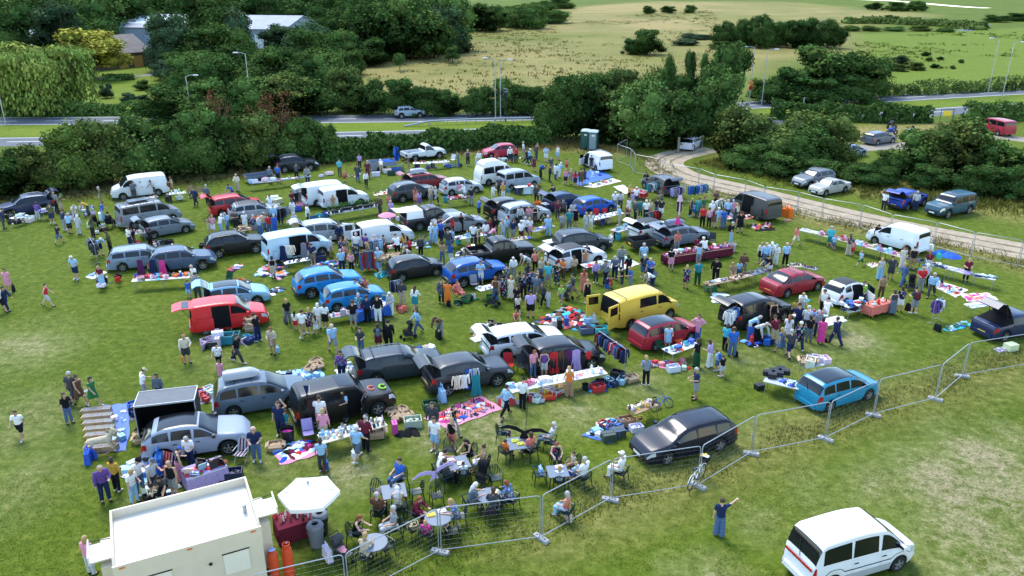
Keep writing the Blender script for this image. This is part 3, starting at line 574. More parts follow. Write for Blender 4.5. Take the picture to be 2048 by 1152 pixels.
def parts_of(k):
 if k in CC: return CC[k]
 c = Car(k); p = c.p; L = p['L']; D = {}
 xs = set(np.round(np.arange(0, L, .16), 3)) | {L, .03, .07, .12} | {round(x, 3) for x, _ in p['top']}
 for xw in (p['ra'], p['fa']): xs |= {round(xw + (p['r'] + .06) * math.cos(q), 3) for q in np.linspace(0, math.pi, 13)}
 if p.get('bed'): xs |= {p['bed'][0] - .006, p['bed'][0] + .001, p['bed'][1] - .001, p['bed'][1] + .006}
 xs = sorted(x for x in xs if 0 <= x <= L); rings = [c.ring(x) for x in xs]; V, F, Mi = [], [], []
 for x, r in zip(xs, rings): V += [(x - c.mid, y, z) for y, z in r] + [(x - c.mid, -y, z) for y, z in r[-2::-1]]
 n = 17
 for i in range(len(xs) - 1):
  for j in range(n):
   j2 = (j + 1) % n; F.append((i * n + j, (i + 1) * n + j, (i + 1) * n + j2, i * n + j2)); Mi.append(1 if j == 16 or (p.get('clad') and j in (0, 15)) else 0)
 F += [tuple(range(n)), tuple((len(xs) - 1) * n + j for j in range(n - 1, -1, -1))]; Mi += [0, 0]
 D['body'] = mesh(k + '_body', V, F, [M_paint, M_black], Mi, True, 38)
 D['windscreen'] = MB().grid(c.cross(p['xf'] + .04, p['xc'] - .04, .006, 4.3)).mesh('windscreen', M_glass)
 a, b = p['xt'] + .015, p['xr'] - .03
 D['rear_window'] = MB().grid(c.cross(a, b, .006, 4.2)).mesh('rear_window', M_glass)
 D['opening'] = MB().grid(c.cross(max(p['xt'] - .05, .012), p['xr'], .012, 3.2)).mesh('boot_shade_sheet', M_dark)  # dark sheet over the tail skin, painting the shade inside an open boot
 D['win'] = [[MB().grid(c.patch(x0, x1, 3.1, 3.86, sd, .007, 8, 3, .03)).mesh('side_window', M_glass) for x0, x1 in p['win']] for sd in (1, -1)]
 D['door'] = []; D['doorspan'] = []
 w = p['win'][-2:] if len(p['win']) > 1 and k not in ('city',) else p['win'][-1:]
 for sd in (1, -1):
  row = []
  for i, (x0, x1) in enumerate(w):
   d = MB().grid(c.patch(x0 + .02, x1 + (.1 if i == len(w) - 1 else .03), .35, 2.96, sd, .008, 8, 4)).mesh('door', M_paint)
   q = c.S(x0 + .14, 2.5, sd, .02); h = MB().box(q, (.17, .03, .03)).mesh('handle', M_black)
   row.append((d, h))
  D['door'].append(row)
 D['head'] = [MB().grid(c.patch(L - .4, L - .04, 1.95, 2.85, sd, .01, 5, 2)).mesh('headlight', M_lamp) for sd in (1, -1)]
 van = k in ('van', 'smallvan', 'minivan', 'offroad', 'pickup', 'singlecab')
 D['tail'] = [MB().grid(c.patch(.01, .13 if van else .27, 1.7 if van else 2.0, 2.95, sd, .01, 4, 3)).mesh('tail_light', M_tail) for sd in (1, -1)]
 D['mirror'] = []
 for sd in (1, -1):
  q = c.S(p['win'][-1][1] + .04, 3.3, sd, .1); D['mirror'].append(MB().box(q, (.13, .2, .14), 0).box(q + Vector((-.07, 0, 0)), (.012, .17, .11), 1).mesh('mirror', [M_paint, M_glass]))
 zf = c.ring(L)[3][1]; W = p['W']
 D['grille'] = MB().box((L - c.mid, 0, zf - .06), (.05, W * .52, .14)).box((L - c.mid, 0, p['sill'] + .14), (.05, W * .6, .13)).mesh('grille', M_black)
 D['fplate'] = MB().box((L - c.mid + .03, 0, p['sill'] + .19), (.02, .52, .11)).mesh('plate', M_wplate)
 zr = c.ring(0)[3][1]
 D['rplate'] = MB().box((-c.mid - .012, 0, zr - .16 if k not in ('pickup', 'singlecab') else .6), (.02, .52, .11)).mesh('plate', M_yplate)
 D['bump'] = MB().box((-c.mid - .03, 0, p['sill'] + .17), (.12, W * .78, .2), tp=.9).mesh('bumper', M_black if p.get('clad') else M_paint)
 r = p['r']; q = .11
 D['tyre'] = MB().lathe([(r * .62, -q), (r * .94, -q), (r, -q * .7), (r, q * .7), (r * .94, q), (r * .62, q)], axis='Y', n=20, cap=False).lathe([(r * .62, -q * .2), (.01, -q * .2)], axis='Y', n=20).mesh('tyre', M_tyre)
 mb = MB().lathe([(r * .66, q * .96), (r * .58, q * .9), (r * .57, q * .2)], axis='Y', n=20, cap=False)
 for i in range(5):
  t = 2 * math.pi * i / 5; mb.box((math.sin(t) * r * .3, -q * .85, math.cos(t) * r * .3), (.065, .03, r * .58), ry=t)
 mb.lathe([(.06, q * .95), (.06, q * .7)], axis='Y', n=8); D['rim'] = mb.mesh('rim', M_alloy)
 D['car'] = c; CC[k] = D; return D
CAT = {'hatch': 'car', 'city': 'car', 'estate': 'car', 'suv': 'car', 'offroad': 'car', 'mpv': 'car', 'saloon': 'car', 'liftback': 'car', 'smallvan': 'van', 'van': 'van', 'minivan': 'van', 'pickup': 'pickup', 'singlecab': 'pickup'}
NAME = {'hatch': 'hatchback_car', 'city': 'city_car', 'estate': 'estate_car', 'suv': 'suv_car', 'offroad': 'offroad_car', 'mpv': 'people_carrier', 'saloon': 'saloon_car', 'liftback': 'liftback_car', 'smallvan': 'small_van', 'van': 'panel_van', 'minivan': 'camper_minivan', 'pickup': 'pickup_truck', 'singlecab': 'pickup_truck'}
VPOS = {}
def vehicle(key, k, col, label, rp, fp, opt='', name=None, cat=None, away=1, group=None, sc=1.0):
 """rp, fp: where the camera-side rear and front tyre meet the grass in the photograph"""
 D = parts_of(k); c = D['car']; p = c.p; o = set(opt.split()); a, b = G(*rp), G(*fp); d = (b - a); d.z = 0; m = (a + b) / 2
 yaw = math.atan2(d.y, d.x); n = Vector((-d.y, d.x, 0)).normalized()
 if n.dot(m) < 0: n = -n
 pos = m + n * (p['W'] / 2 - .12) * sc * away; VPOS[key] = (pos, yaw)
 V = thing(name or NAME[k], label, cat or CAT[k], (pos.x, pos.y, 0), yaw, group, scale=sc if sc != 1 else None)
 left = Vector((-d.y, d.x, 0)).normalized(); near = 0 if left.dot(pos) < 0 else 1; sd = (1, -1)[near]   # which flank faces the camera
 ob('body', D['body'], V, color=col); ob('windscreen', D['windscreen'], V)
 if 'tail' in o or 'rdoors' in o:
  ob('boot_shade_sheet', D['opening'], V); W, H = p['W'], c.H
  if 'tail' in o:
   hx, hz = p['xr'] - c.mid, c.ring(p['xr'])[8][1] - .01; up = .1 if k in ('smallvan', 'van') else .5 if k != 'liftback' else 1.1; ln = 1.05 if k != 'liftback' else 1.25; w = W * .37
   g = MB()
   def tg(t, y, dz=0): return Vector((hx - ln * t, y * (1 - .06 * t), hz + up * math.sin(t * 2.2) * .9 - .16 * t * t + dz))
   def plate(t0, t1, wy, z0, z1, m):
    rows = [[tg(t0 + (t1 - t0) * i / 4, wy * s_, z1) for s_ in (-1, -.5, 0, .5, 1)] for i in range(5)]; g.grid(rows, m); rows = [[q + Vector((0, 0, z0 - z1)) for q in r_] for r_ in rows]; g.grid(rows, 1, True)
   g.add([], []); plate(0, 1, w, -.05, 0, 0)
   for s_ in (-1, 1):
    e = [tg(i / 4, w * s_, 0) for i in range(5)]; g.grid([e, [q - Vector((0, 0, .05)) for q in e]], 0)
   e = [tg(1, w * s_) for s_ in (-1, -.5, 0, .5, 1)]; g.grid([e, [q - Vector((0, 0, .05)) for q in e]], 0)
   t_ = ob('tailgate', g.mesh('tailgate', [M_paint, M_black]), V, color=col); gl = MB(); rows = [[tg(.1 + .38 * i / 3, w * .82 * s_, .008) for s_ in (-1, 0, 1)] for i in range(4)]; gl.grid(rows); ob('glass', gl.mesh('glass', M_glass), t_)
   st = MB()
   for s_ in (-1, 1): st.tube([tg(.45, w * .9 * s_, -.05), Vector((hx - .15, w * .95 * s_, hz - .55))], .015)
   ob('gas_strut', st.mesh('gas_strut', M_black), V)
  else:
   for s_ in (1, -1):
    h = Vector((-c.mid, W * .46 * s_, 0)); an = rad(195 if s_ == 1 else 165) if 'wide' in o else rad(180 - 12 * s_); dr = Vector((math.cos(an), math.sin(an), 0)); zz0, zz1 = p['sill'] + .2, c.H - .12; pts = []
    g = MB().box(h + dr * W * .23 + Vector((0, 0, (zz0 + zz1) / 2)), (W * .46, .06, zz1 - zz0), 0, rz=an); nn = Vector((-dr.y, dr.x, 0))
    dd = ob('rear_door', g.mesh('rear_door', [M_paint, M_black]), V, color=col)
    g = MB()
    for q in (.036, -.036): g.box(h + dr * W * .23 + nn * q + Vector((0, 0, zz0 + (zz1 - zz0) * .74)), (W * .32, .012, (zz1 - zz0) * .34), rz=an)
    ob('window', g.mesh('window', M_glass), dd)
 elif k in ('pickup', 'singlecab') or 'norw' not in o: ob('rear_window', D['rear_window'], V)
 cargo = 'cargo' in o
 for s_ in (0, 1):
  ws = D['win'][s_]
  for i, w in enumerate(ws):
   if cargo and i < len(ws) - 1: continue
   if 'midwin' in o and i == 0: continue
   ob('side_window', w, V)
  dl = D['door'][s_]
  for i, (dm, hm) in enumerate(dl):
   sl = (0, 0, 0)
   if s_ == near and 'slide' in o and i == 0 and len(dl) > 1:
    w = p['win'][-2]; g = MB().grid(c.patch(w[0] + .05, w[1] + .04, .4, 3.9, sd, .012, 8, 5)); ob('door_shade_sheet', g.mesh('door_shade_sheet', M_dark), V); sl = (-(w[1] - w[0]) * .93, .1 * sd, 0)  # dark sheet on the skin paints the shade behind the slid door
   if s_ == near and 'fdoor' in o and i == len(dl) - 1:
    w = p['win'][-1]; g = MB().grid(c.patch(w[0] + .05, w[1] - .02, .45, 3.8, sd, .012, 8, 5)); ob('door_shade_sheet', g.mesh('door_shade_sheet', M_dark), V)  # shade of the front doorway, painted as a dark sheet on the skin
    hp = c.S(w[1] + .08, 1.5, sd); an = rad(180 + 62 * -sd) ; g = MB(); dr = Vector((math.cos(an), math.sin(an), 0)); ln = w[1] - w[0]
    g.box(Vector((hp.x, hp.y, 0)) + dr * ln / 2 + Vector((0, 0, p['sill'] + .42)), (ln, .07, .62), 0, rz=an); dd = ob('door', g.mesh('open_door', [M_paint]), V, color=col)
    g = MB().box(Vector((hp.x, hp.y, 0)) + dr * ln / 2 + Vector((0, 0, p['sill'] + .95)), (ln * .8, .03, .4), 0, rz=an); ob('window', g.mesh('window', M_glass), dd); continue
   dd = ob('door', dm, V, loc=sl, color=col); ob('handle', hm, dd)
 for i in (0, 1):
  ob('headlight', D['head'][i], V); ob('tail_light', D['tail'][i], V); ob('mirror', D['mirror'][i], V, color=(.02, .02, .02) if 'blackmirror' in o else col)
 ob('grille', D['grille'], V); ob('number_plate', D['fplate'], V); ob('number_plate', D['rplate'], V); ob('bumper', D['bump'], V, color=col)
 for x in (p['ra'], p['fa']):
  for s_ in (1, -1):
   w = ob('wheel', D['tyre'], V, (x - c.mid, s_ * (p['W'] / 2 - .13), p['r'] - .01), color=col, rz=0 if s_ < 0 else math.pi)
   ob('rim', D['rim'], w)
 zr = c.H
 if 'rails' in o or 'bars' in o:
  for s_ in (1, -1):
   if 'rails' in o: ob('roof_rail', MB().tube([c.S(x, 5, s_, .05 if 0 < i < 5 else .0) for i, x in enumerate(np.linspace(p['xr'] + .05, p['xf'] - .02, 6))], .018).mesh('roof_rail', M_black if 'blackrail' in o else M_galv), V)
 if 'bars' in o:
  for x in (p['xr'] + .45, p['xf'] - .2):
   y = c.ring(x)[4][0]; ob('roof_bar', MB().tube([(x - c.mid, -y, zr - .06), (x - c.mid, -y + .05, zr + .07), (x - c.mid, y - .05, zr + .07), (x - c.mid, y, zr - .06)], .022).mesh('roof_bar', M_black), V)
 if 'sunroof' in o: ob('sunroof', MB().grid(c.cross(p['xf'] - .75, p['xf'] - .12, .008, 5.8)).mesh('sunroof', M_glass), V)
 if 'glassroof' in o: ob('glass_roof', MB().grid(c.cross(p['xr'] + .2, p['xf'] - .04, .008, 5.1, nx=8)).mesh('glass_roof', M_glass), V)
 if 'darkroof' in o: ob('roof_panel', MB().grid(c.cross(p['xr'] + .1, p['xf'], .006, 4.6, nx=8)).mesh('roof_panel', M_black), V)
 if 'whiteroof' in o: ob('roof_panel', MB().grid(c.cross(p['xr'] - .05, p['xf'] + .02, .01, 4.1, nx=8)).mesh('roof_panel', M_white), V)
 if 'box' in o:
  x = (p['xr'] + p['xf']) / 2 - c.mid; g = MB(); rows = []
  for i in range(9):
   t = i / 8; hw = .36 * (1 - max(0, (abs(t - .45) - .3) / .25) ** 2 * .55); hz = .36 * (1 - max(0, (abs(t - .4) - .25) / .35) ** 2 * .7); rows.append([Vector((x - .85 + 1.7 * t, hw * math.cos(q) * (1.0 if abs(math.cos(q)) > .5 else 1.2), zr + .12 + (hz * max(0, math.sin(q)) ** .6 if 0 <= q <= math.pi else -.04))) for q in [math.pi * j / 8 for j in range(9)] + [math.pi * 1.25, math.pi * 1.75, 0]])
  g.grid(rows, 0, True).add(rows[0][:9], [tuple(range(9))]).add(rows[-1][:9], [tuple(range(8, -1, -1))])
  b_ = ob('roof_box', g.mesh('roof_box', M_paint), V, color=(.3, .32, .34) if 'darkbox' not in o else (.12, .15, .2))
  ob('roof_bar', MB().box((x - .4, 0, zr + .04), (.05, 1.1, .05)).box((x + .4, 0, zr + .04), (.05, 1.1, .05)).mesh('roof_bar', M_black), b_)
 if 'rack' in o:
  g = MB(); x0, x1, y = p['xr'] - c.mid, p['xf'] - c.mid, .75
  for s_ in (1, -1):
   for z in (.12, .24): g.tube([(x0, y * s_, zr + z), (x1, y * s_, zr + z)], .02)
  for i in range(7): x = x0 + (x1 - x0) * i / 6; g.tube([(x, -y, zr - .05), (x, -y, zr + .12), (x, y, zr + .12), (x, y, zr - .05)], .018)
  ob('roof_rack', g.mesh('roof_rack', M_black), V); ob('solar_panel', MB().box(((x0 + x1) / 2, 0, zr + .16), (1.6, 1.0, .04)).mesh('solar_panel', M_glass), V)
 if 'canopy' in o:
  g = MB(); y = p['W'] * .44; x0, x1 = -c.mid + .1, p['xt'] - c.mid - .05
  g.box(((x0 + x1) / 2, 0, 1.42), (x1 - x0, y * 2, .66), tp=.93); ob('canopy', g.mesh('canopy', M_white), V)
  ob('canopy_hatch', MB().box((x0 - .4, 0, 1.74), (.85, y * 1.8, .04), ry=.12).mesh('canopy_hatch', M_white), V); ob('canopy_shade_sheet', MB().box((x0 - .02, 0, 1.42), (.03, y * 1.75, .56)).mesh('canopy_shade_sheet', M_dark), V)  # dark plate on the solid canopy paints the shade under its hatch
 if 'hitop' in o:
  rows = []
  for i in range(9):
   x = p['xr'] + .02 + (p['xf'] + .1 - p['xr']) * i / 8; h = .5 * (1 - max(0, i - 5) / 3 * .75) * (.75 if i == 0 else 1); y = c.ring(x)[4][0]; z = c.ring(x)[4][1] - .02
   rows.append([Vector((x - c.mid, y * f, z + h * q)) for f, q in ((-1, 0), (-.95, .55), (-.75, .95), (0, 1.02), (.75, .95), (.95, .55), (1, 0))])
  t_ = ob('high_roof', MB().grid(rows).add(rows[0], [tuple(range(6, -1, -1))]).add(rows[-1], [tuple(range(7))]).mesh('high_roof', M_paint), V, color=col); ob('roof_window', MB().box((rows[6][3] + rows[7][3]) / 2 + Vector((.1, 0, .03)), (.3, .6, .03), ry=.5).mesh('roof_window', M_glass), t_)
 if 'twotone' in o:
  for s_ in (1, -1):
   ob('lower_panel', MB().grid(c.patch(p['ra'] + p['r'] + .1, p['fa'] - p['r'] - .1, .05, 1.25, s_, .014, 8, 3)).grid(c.patch(.03, p['ra'] - p['r'] - .1, .05, 1.3, s_, .014, 4, 3)).mesh('lower_panel', M_paint), V, color=(.36, .39, .41))
   ob('trim_strip', MB().grid(c.patch(.1, p['L'] - .5, 1.72, 1.84, s_, .016, 24, 1)).mesh('trim_strip', M_black), V)
  ob('tail_strip', MB().box((-c.mid - .008, 0, 1.02), (.02, p['W'] * .8, .1)).mesh('tail_strip', M_tail), V)
 if 'ladder' in o:
  g = MB()
  for y in (-.5, -.2): g.tube([(p['xr'] - c.mid, y, zr + .1), (p['xf'] - c.mid - .1, y, zr + .1)], .02)
  for i in range(7): x = p['xr'] - c.mid + i * .3; g.tube([(x, -.5, zr + .1), (x, -.2, zr + .1)], .015)
  ob('roof_ladder', g.mesh('roof_ladder', M_galv), V)
 if 'wiper' in o: ob('wiper', MB().tube([c.S(.06, 8, 1, .03), c.S(.2, 7.2, 1, .03)], .012).mesh('wiper', M_black), V)
 return V
SIL, GRY, DGR, BLK, WHT, NAVY = (.32, .34, .36), (.2, .215, .23), (.07, .078, .085), (.006, .007, .008), (.66, .675, .69), (.012, .02, .055)
RED, CRIM, BLU, CYAN, LBL, STEEL = (.5, .025, .03), (.27, .015, .035), (.012, .1, .42), (.01, .2, .5), (.2, .42, .55), (.14, .2, .27)
VEH = [
('xc', 'suv', NAVY, 'dark navy off-road estate with raised boot at the far left stalls', (90, 427), (24, 437), 'tail rails'),
('wv', 'van', WHT, 'white panel van parked in front of the dense thicket, facing left', (316, 392), (249, 400), 'cargo norw'),
('rackvan', 'van', (.2, .22, .24), 'silver and black camper van with a loaded roof rack', (263, 459), (352, 443), 'rack'),
('golf', 'hatch', (.15, .17, .19), 'grey hatchback parked beside the camper van with the roof rack', (310, 477), (371, 466), 'tail'),
('redmpv', 'mpv', (.48, .02, .025), 'bright red estate with its boot up, behind the silver crossover', (446, 433), (508, 425), 'tail rails'),
('chr', 'suv', SIL, 'silver coupe-shaped crossover half hidden by shoppers', (484, 448), (548, 440), 'darkroof'),
('cay', 'suv', BLK, 'black sporty off-road car with open grass in front of it', (439, 516), (513, 506), 'rails blackrail'),
('kia', 'estate', (.17, .23, .29), 'pale blue-grey estate behind the clothes stall on the left', (251, 542), (326, 533), 'rails'),
('crv', 'suv', (.05, .08, .13), 'slate blue off-road car with dresses hung on its side', (331, 549), (403, 540), 'rails'),
('doblo', 'smallvan', (.55, .018, .02), 'red van with its sliding door open and tailgate straight out', (411, 670), (509, 656), 'tail slide cargo'),
('pluriel', 'hatch', LBL, 'pale blue hatchback with its boot open beside the red van', (438, 620), (511, 610), 'tail glassroof'),
('mg', 'suv', (.012, .2, .48), 'bright blue crossover in the middle of the field, boot shut', (626, 597), (701, 584), 'rails'),
('fiesta', 'hatch', (.012, .19, .42), 'bright blue hatchback behind the blue cloth table', (676, 624), (750, 611), ''),
('p207', 'hatch', (.014, .014, .016), 'black hatchback with black wheels standing alone mid-field', (804, 563), (873, 552), ''),
('hrv', 'suv', (.01, .085, .35), 'royal blue crossover with a seated seller beside it', (929, 575), (996, 563), 'rails'),
('hilux', 'pickup', BLK, 'black double-cab pickup with its tailgate down', (974, 532), (1050, 522), 'bars'),
('graff', 'smallvan', WHT, 'white panel van with its rear doors open and stained side', (745, 497), (807, 487), 'cargo rdoors'),
('zaf', 'mpv', (.33, .345, .36), 'silver people carrier with its boot up beside the pale blue van', (627, 488), (692, 481), 'tail'),
('t4', 'van', (.4, .56, .66), 'pale blue van with clothes hanging in its open sliding door', (568, 525), (641, 512), 'slide cargo midwin'),
('ranger', 'pickup', (.02, .022, .026), 'black pickup with a white canopy over its bed', (840, 462), (908, 452), 'canopy bars'),
('greyhatch', 'liftback', (.22, .23, .25), 'grey car behind the crowded table at the centre', (893, 470), (958, 461), ''),
('boxest', 'estate', (.22, .025, .03), 'dark red estate with a pale roof box and open boot', (832, 381), (885, 374), 'box tail'),
('aircross', 'suv', (.05, .056, .06), 'dark grey compact crossover left of the silver hatchback', (807, 405), (857, 398), 'rails'),
('clio', 'hatch', (.45, .47, .49), 'silver hatchback behind a toy stall near the campervan', (902, 392), (953, 386), ''),
('hitop', 'minivan', (.75, .74, .68), 'cream high-roofed campervan by the silver-blue windowed van', (979, 371), (1024, 364), 'hitop norw'),
('kangoo', 'smallvan', (.28, .33, .39), 'pale silver-blue van with windows beside the cream campervan', (1021, 382), (1068, 374), 'rails'),
('wpick', 'singlecab', (.6, .61, .62), 'silver-white single-cab pickup beside the blue tarps', (830, 323), (879, 317), ''),
('redhatch', 'hatch', (.4, .03, .06), 'red hatchback near the far hedge, facing left', (1026, 314), (980, 317), ''),
('volvo', 'suv', (.016, .022, .032), 'black off-road estate with a trailer behind, by the far thicket', (568, 346), (624, 341), 'tail rails'),
('wtran', 'van', WHT, 'long white van with its tailgate up behind the plant seller', (634, 414), (702, 405), 'cargo tail'),
('plants', 'smallvan', WHT, 'white van behind the long table of potted plants', (659, 420), (727, 410), 'slide midwin'),
('combo', 'smallvan', (.76, .78, .8), 'white van with a ladder rack on the blue groundsheet', (1192, 342), (1168, 332), 'cargo fdoor ladder'),
('opendark', 'mpv', (.07, .075, .09), 'dark grey car with its upright boot lid open by the red table', (1318, 389), (1292, 378), 'tail'),
('trafic', 'van', (.065, .064, .062), 'dark grey panel van with its side door open by the track', (1516, 441), (1466, 423), 'cargo slide'),
('sharan', 'mpv', (.02, .024, .03), 'black people carrier with a white table behind it', (1136, 511), (1208, 502), 'rails'),
('duster', 'suv', WHT, 'white off-road car with open side doors and raised boot', (1129, 545), (1197, 531), 'tail slide darkroof'),
('mini', 'hatch', (.68, .68, .62), 'white hatchback with black roof and open boot', (1290, 482), (1338, 472), 'tail darkroof'),
('boxsuv', 'suv', (.13, .155, .19), 'slate grey off-road car with a roof box and small trailer', (1343, 499), (1406, 489), 'box darkbox tail'),
('yellow', 'van', (.62, .43, .055), 'yellow van with both rear doors open', (1253, 661), (1344, 636), 'rdoors midwin bars'),
('r500', 'mpv', (.32, .015, .035), 'crimson family car with a dark glass roof', (1307, 702), (1381, 682), 'glassroof', .93),
('w308', 'estate', WHT, 'white estate with its boot open showing blue bags', (1016, 718), (1100, 704), 'tail'),
('garm', 'hatch', (.016, .018, .022), 'black car with coats hung along its side', (1087, 751), (1182, 737), 'tail', 1.08),
('dsuv', 'suv', (.03, .034, .04), 'charcoal off-road car with dresses hung on its door', (899, 791), (992, 773), 'tail'),
('passat', 'estate', (.025, .034, .042), 'dark teal-black estate with roof bars and open boot', (763, 767), (849, 754), 'tail bars rails'),
('zafbox', 'mpv', (.1, .135, .17), 'blue-grey people carrier carrying a pale grey roof box', (473, 834), (581, 815), 'box rails'),
('rrs', 'offroad', (.008, .008, .009), 'large black off-road car with sunroof at the crockery stall', (637, 858), (757, 830), 'sunroof fdoor'),
('tucson', 'suv', (.27, .31, .37), 'silver-blue off-road car with black glass roof, beside black trailer', (322, 930), (468, 907), 'glassroof blackmirror'),
('mondeo', 'estate', (.006, .008, .018), 'dark navy estate inside the wire fence, facing left', (1440, 900), (1330, 929), 'rails blackrail'),
('meriva', 'mpv', (.012, .2, .33), 'turquoise blue car behind the wire fence with black glass roof', (1654, 823), (1736, 799), 'glassroof wiper', .95),
('tesla', 'liftback', (.012, .02, .06), 'deep blue car with its boot lid up at the right edge', (1998, 684), (2085, 668), 'tail'),
('f500', 'city', (.78, .78, .76), 'tiny white city car with its door wide open', (1683, 615), (1739, 598), 'fdoor darkroof'),
('c5', 'liftback', (.3, .018, .03), 'dark red car with roof bars beside wooden trestle tables', (1571, 596), (1633, 581), 'bars'),
('bsuv', 'mpv', (.014, .015, .018), 'black car with a pink dress hung on its rear pillar', (1488, 661), (1571, 640), 'tail sunroof', 1.04),
('caddy', 'smallvan', (.77, .8, .83), 'white van behind the long book tables by the track', (1814, 507), (1749, 488), 'cargo'),
('xtrail', 'suv', (.17, .185, .2), 'grey off-road car across the track from the market', (1660, 371), (1616, 378), 'rails'),
('merc', 'saloon', (.38, .36, .3), 'old champagne-coloured saloon across the track', (1690, 385), (1648, 393), ''),
('fpace', 'suv', (.01, .04, .3), 'vivid blue off-road car with its boot open beyond the track', (1808, 423), (1849, 411), 'tail'),
('disco', 'offroad', (.018, .07, .1), 'dark green-blue boxy off-road car beyond the track', (1936, 428), (1893, 437), 'sunroof'),
('gate', 'hatch', (.6, .61, .63), 'silver hatchback waiting on the dirt track at the gate', (1382, 305), (1403, 291), ''),
('lot', 'estate', (.1, .115, .14), 'dark grey car in the small car park behind the trees', (1745, 292), (1792, 285), 'rails'),
('lot2', 'hatch', (.2, .28, .4), 'blue-grey car mostly hidden behind the car park trees', (1690, 318), (1730, 312), ''),
('lot3', 'hatch', (.05, .3, .36), 'teal car hidden behind the trees by the track', (1545, 303), (1588, 298), ''),
('redbus', 'van', (.3, .015, .035), 'dark red minibus with boards at its front on the gravel drive', (2000, 273), (1957, 262), ''),
('roadcar', 'suv', (.3, .36, .42), 'silver-blue off-road car driving along the road', (806, 237), (837, 235.5), 'rails'),
('bongo', 'minivan', WHT, 'white and silver camper van outside the wire fence', (1648, 1183), (1800, 1137), 'twotone wiper'),
]
for e in VEH: vehicle(*e[:7], sc=e[7] if len(e) > 7 else 1.0)
# people: one continuous body surface per pose, clothes as separate layers
def surfnet(f, lo, hi, h):
 """mesh of the zero level of a distance function (naive surface nets)"""
 ax = [np.arange(l, u + h, h) for l, u in zip(lo, hi)]; X = np.stack(np.meshgrid(*ax, indexing='ij'), -1); D = f(X.reshape(-1, 3)).reshape(X.shape[:3]).astype(np.float32)
 nx, ny, nz = D.shape; s = D < 0; acc = np.zeros((nx - 1, ny - 1, nz - 1, 3), np.float32); cnt = np.zeros((nx - 1, ny - 1, nz - 1), np.float32)
 cs = [(i, j, k) for i in (0, 1) for j in (0, 1) for k in (0, 1)]
 for a in cs:
  for q in range(3):
   if a[q]: continue
   b = list(a); b[q] = 1
   va, vb = D[a[0]:nx - 1 + a[0], a[1]:ny - 1 + a[1], a[2]:nz - 1 + a[2]], D[b[0]:nx - 1 + b[0], b[1]:ny - 1 + b[1], b[2]:nz - 1 + b[2]]
   m = (va < 0) != (vb < 0); t = np.where(m, va / np.where(m, va - vb, 1), 0)
   for r in range(3): acc[..., r] += np.where(m, a[r] + (t if r == q else 0), 0)
   cnt += m
 act = cnt > 0; idx = np.full(act.shape, -1, np.int64); idx[act] = np.arange(act.sum()); ii = np.argwhere(act)
 V = (ii + acc[act] / cnt[act][:, None]) * h + np.array(lo); Fs = []
 for q in range(3):
  u, v = (q + 1) % 3, (q + 2) % 3; sl0, sl1 = [slice(1, -1)] * 3, [slice(1, -1)] * 3
  sl0[q] = slice(0, -1); sl1[q] = slice(1, None); a, b = s[tuple(sl0)], s[tuple(sl1)]
  for flip, m in ((False, a & ~b), (True, ~a & b)):
   e = np.argwhere(m)
   if not len(e): continue
   off = np.ones(3, int); off[q] = 0; e = e + off
   def g(du, dv):
    k = e.copy(); k[:, u] -= du; k[:, v] -= dv; return idx[k[:, 0], k[:, 1], k[:, 2]]
   Q = np.stack([g(1, 1), g(0, 1), g(0, 0), g(1, 0)], 1); Fs.append(Q[:, ::-1] if flip else Q)
 F = np.concatenate(Fs); return V, F[(F >= 0).all(1)]
def caps(P, prims, k=.03, grow=0.0):
 """smooth union of tapered capsules (a, b, ra, rb)"""
 d = np.full(len(P), 9.0)
 for a, b, ra, rb in prims:
  a, b = np.asarray(a, float), np.asarray(b, float); ab = b - a; t = np.clip(((P - a) @ ab) / (ab @ ab + 1e-9), 0, 1)
  e = np.linalg.norm(P - a - t[:, None] * ab, axis=1) - (ra + (rb - ra) * t) - grow; q = np.clip(.5 + .5 * (d - e) / k, 0, 1); d = d + (e - d) * q - k * q * (1 - q)
 return d
def nv(x, y, z): v = np.array([x, y, z], float); return v / np.linalg.norm(v)
A_DOWN = ((.05, .22, -1), (.25, .05, -1)); A_BENT = ((.1, .3, -1), (.9, -.35, -.1)); A_HIP = ((-.25, .8, -.8), (.35, -.95, -.45)); A_FOLD = ((.3, .35, -1), (.8, -.9, .1))
A_REACH = ((.7, .2, -.75), (.85, -.05, -.5)); A_FACE = ((.5, .35, -.7), (.5, -.35, .9)); A_POINT = ((.6, .75, .1), (.75, .8, .25)); A_BACK = ((-.4, .2, -1), (.1, -.1, -1)); A_FWD = ((.5, .2, -1), (.7, 0, -.6)); A_UP = ((.3, .6, .7), (-.1, -.6, .75)); A_LAP = ((.25, .2, -1), (.95, -.3, -.25)); A_TABLE = ((.55, .3, -.8), (.95, -.35, -.05))
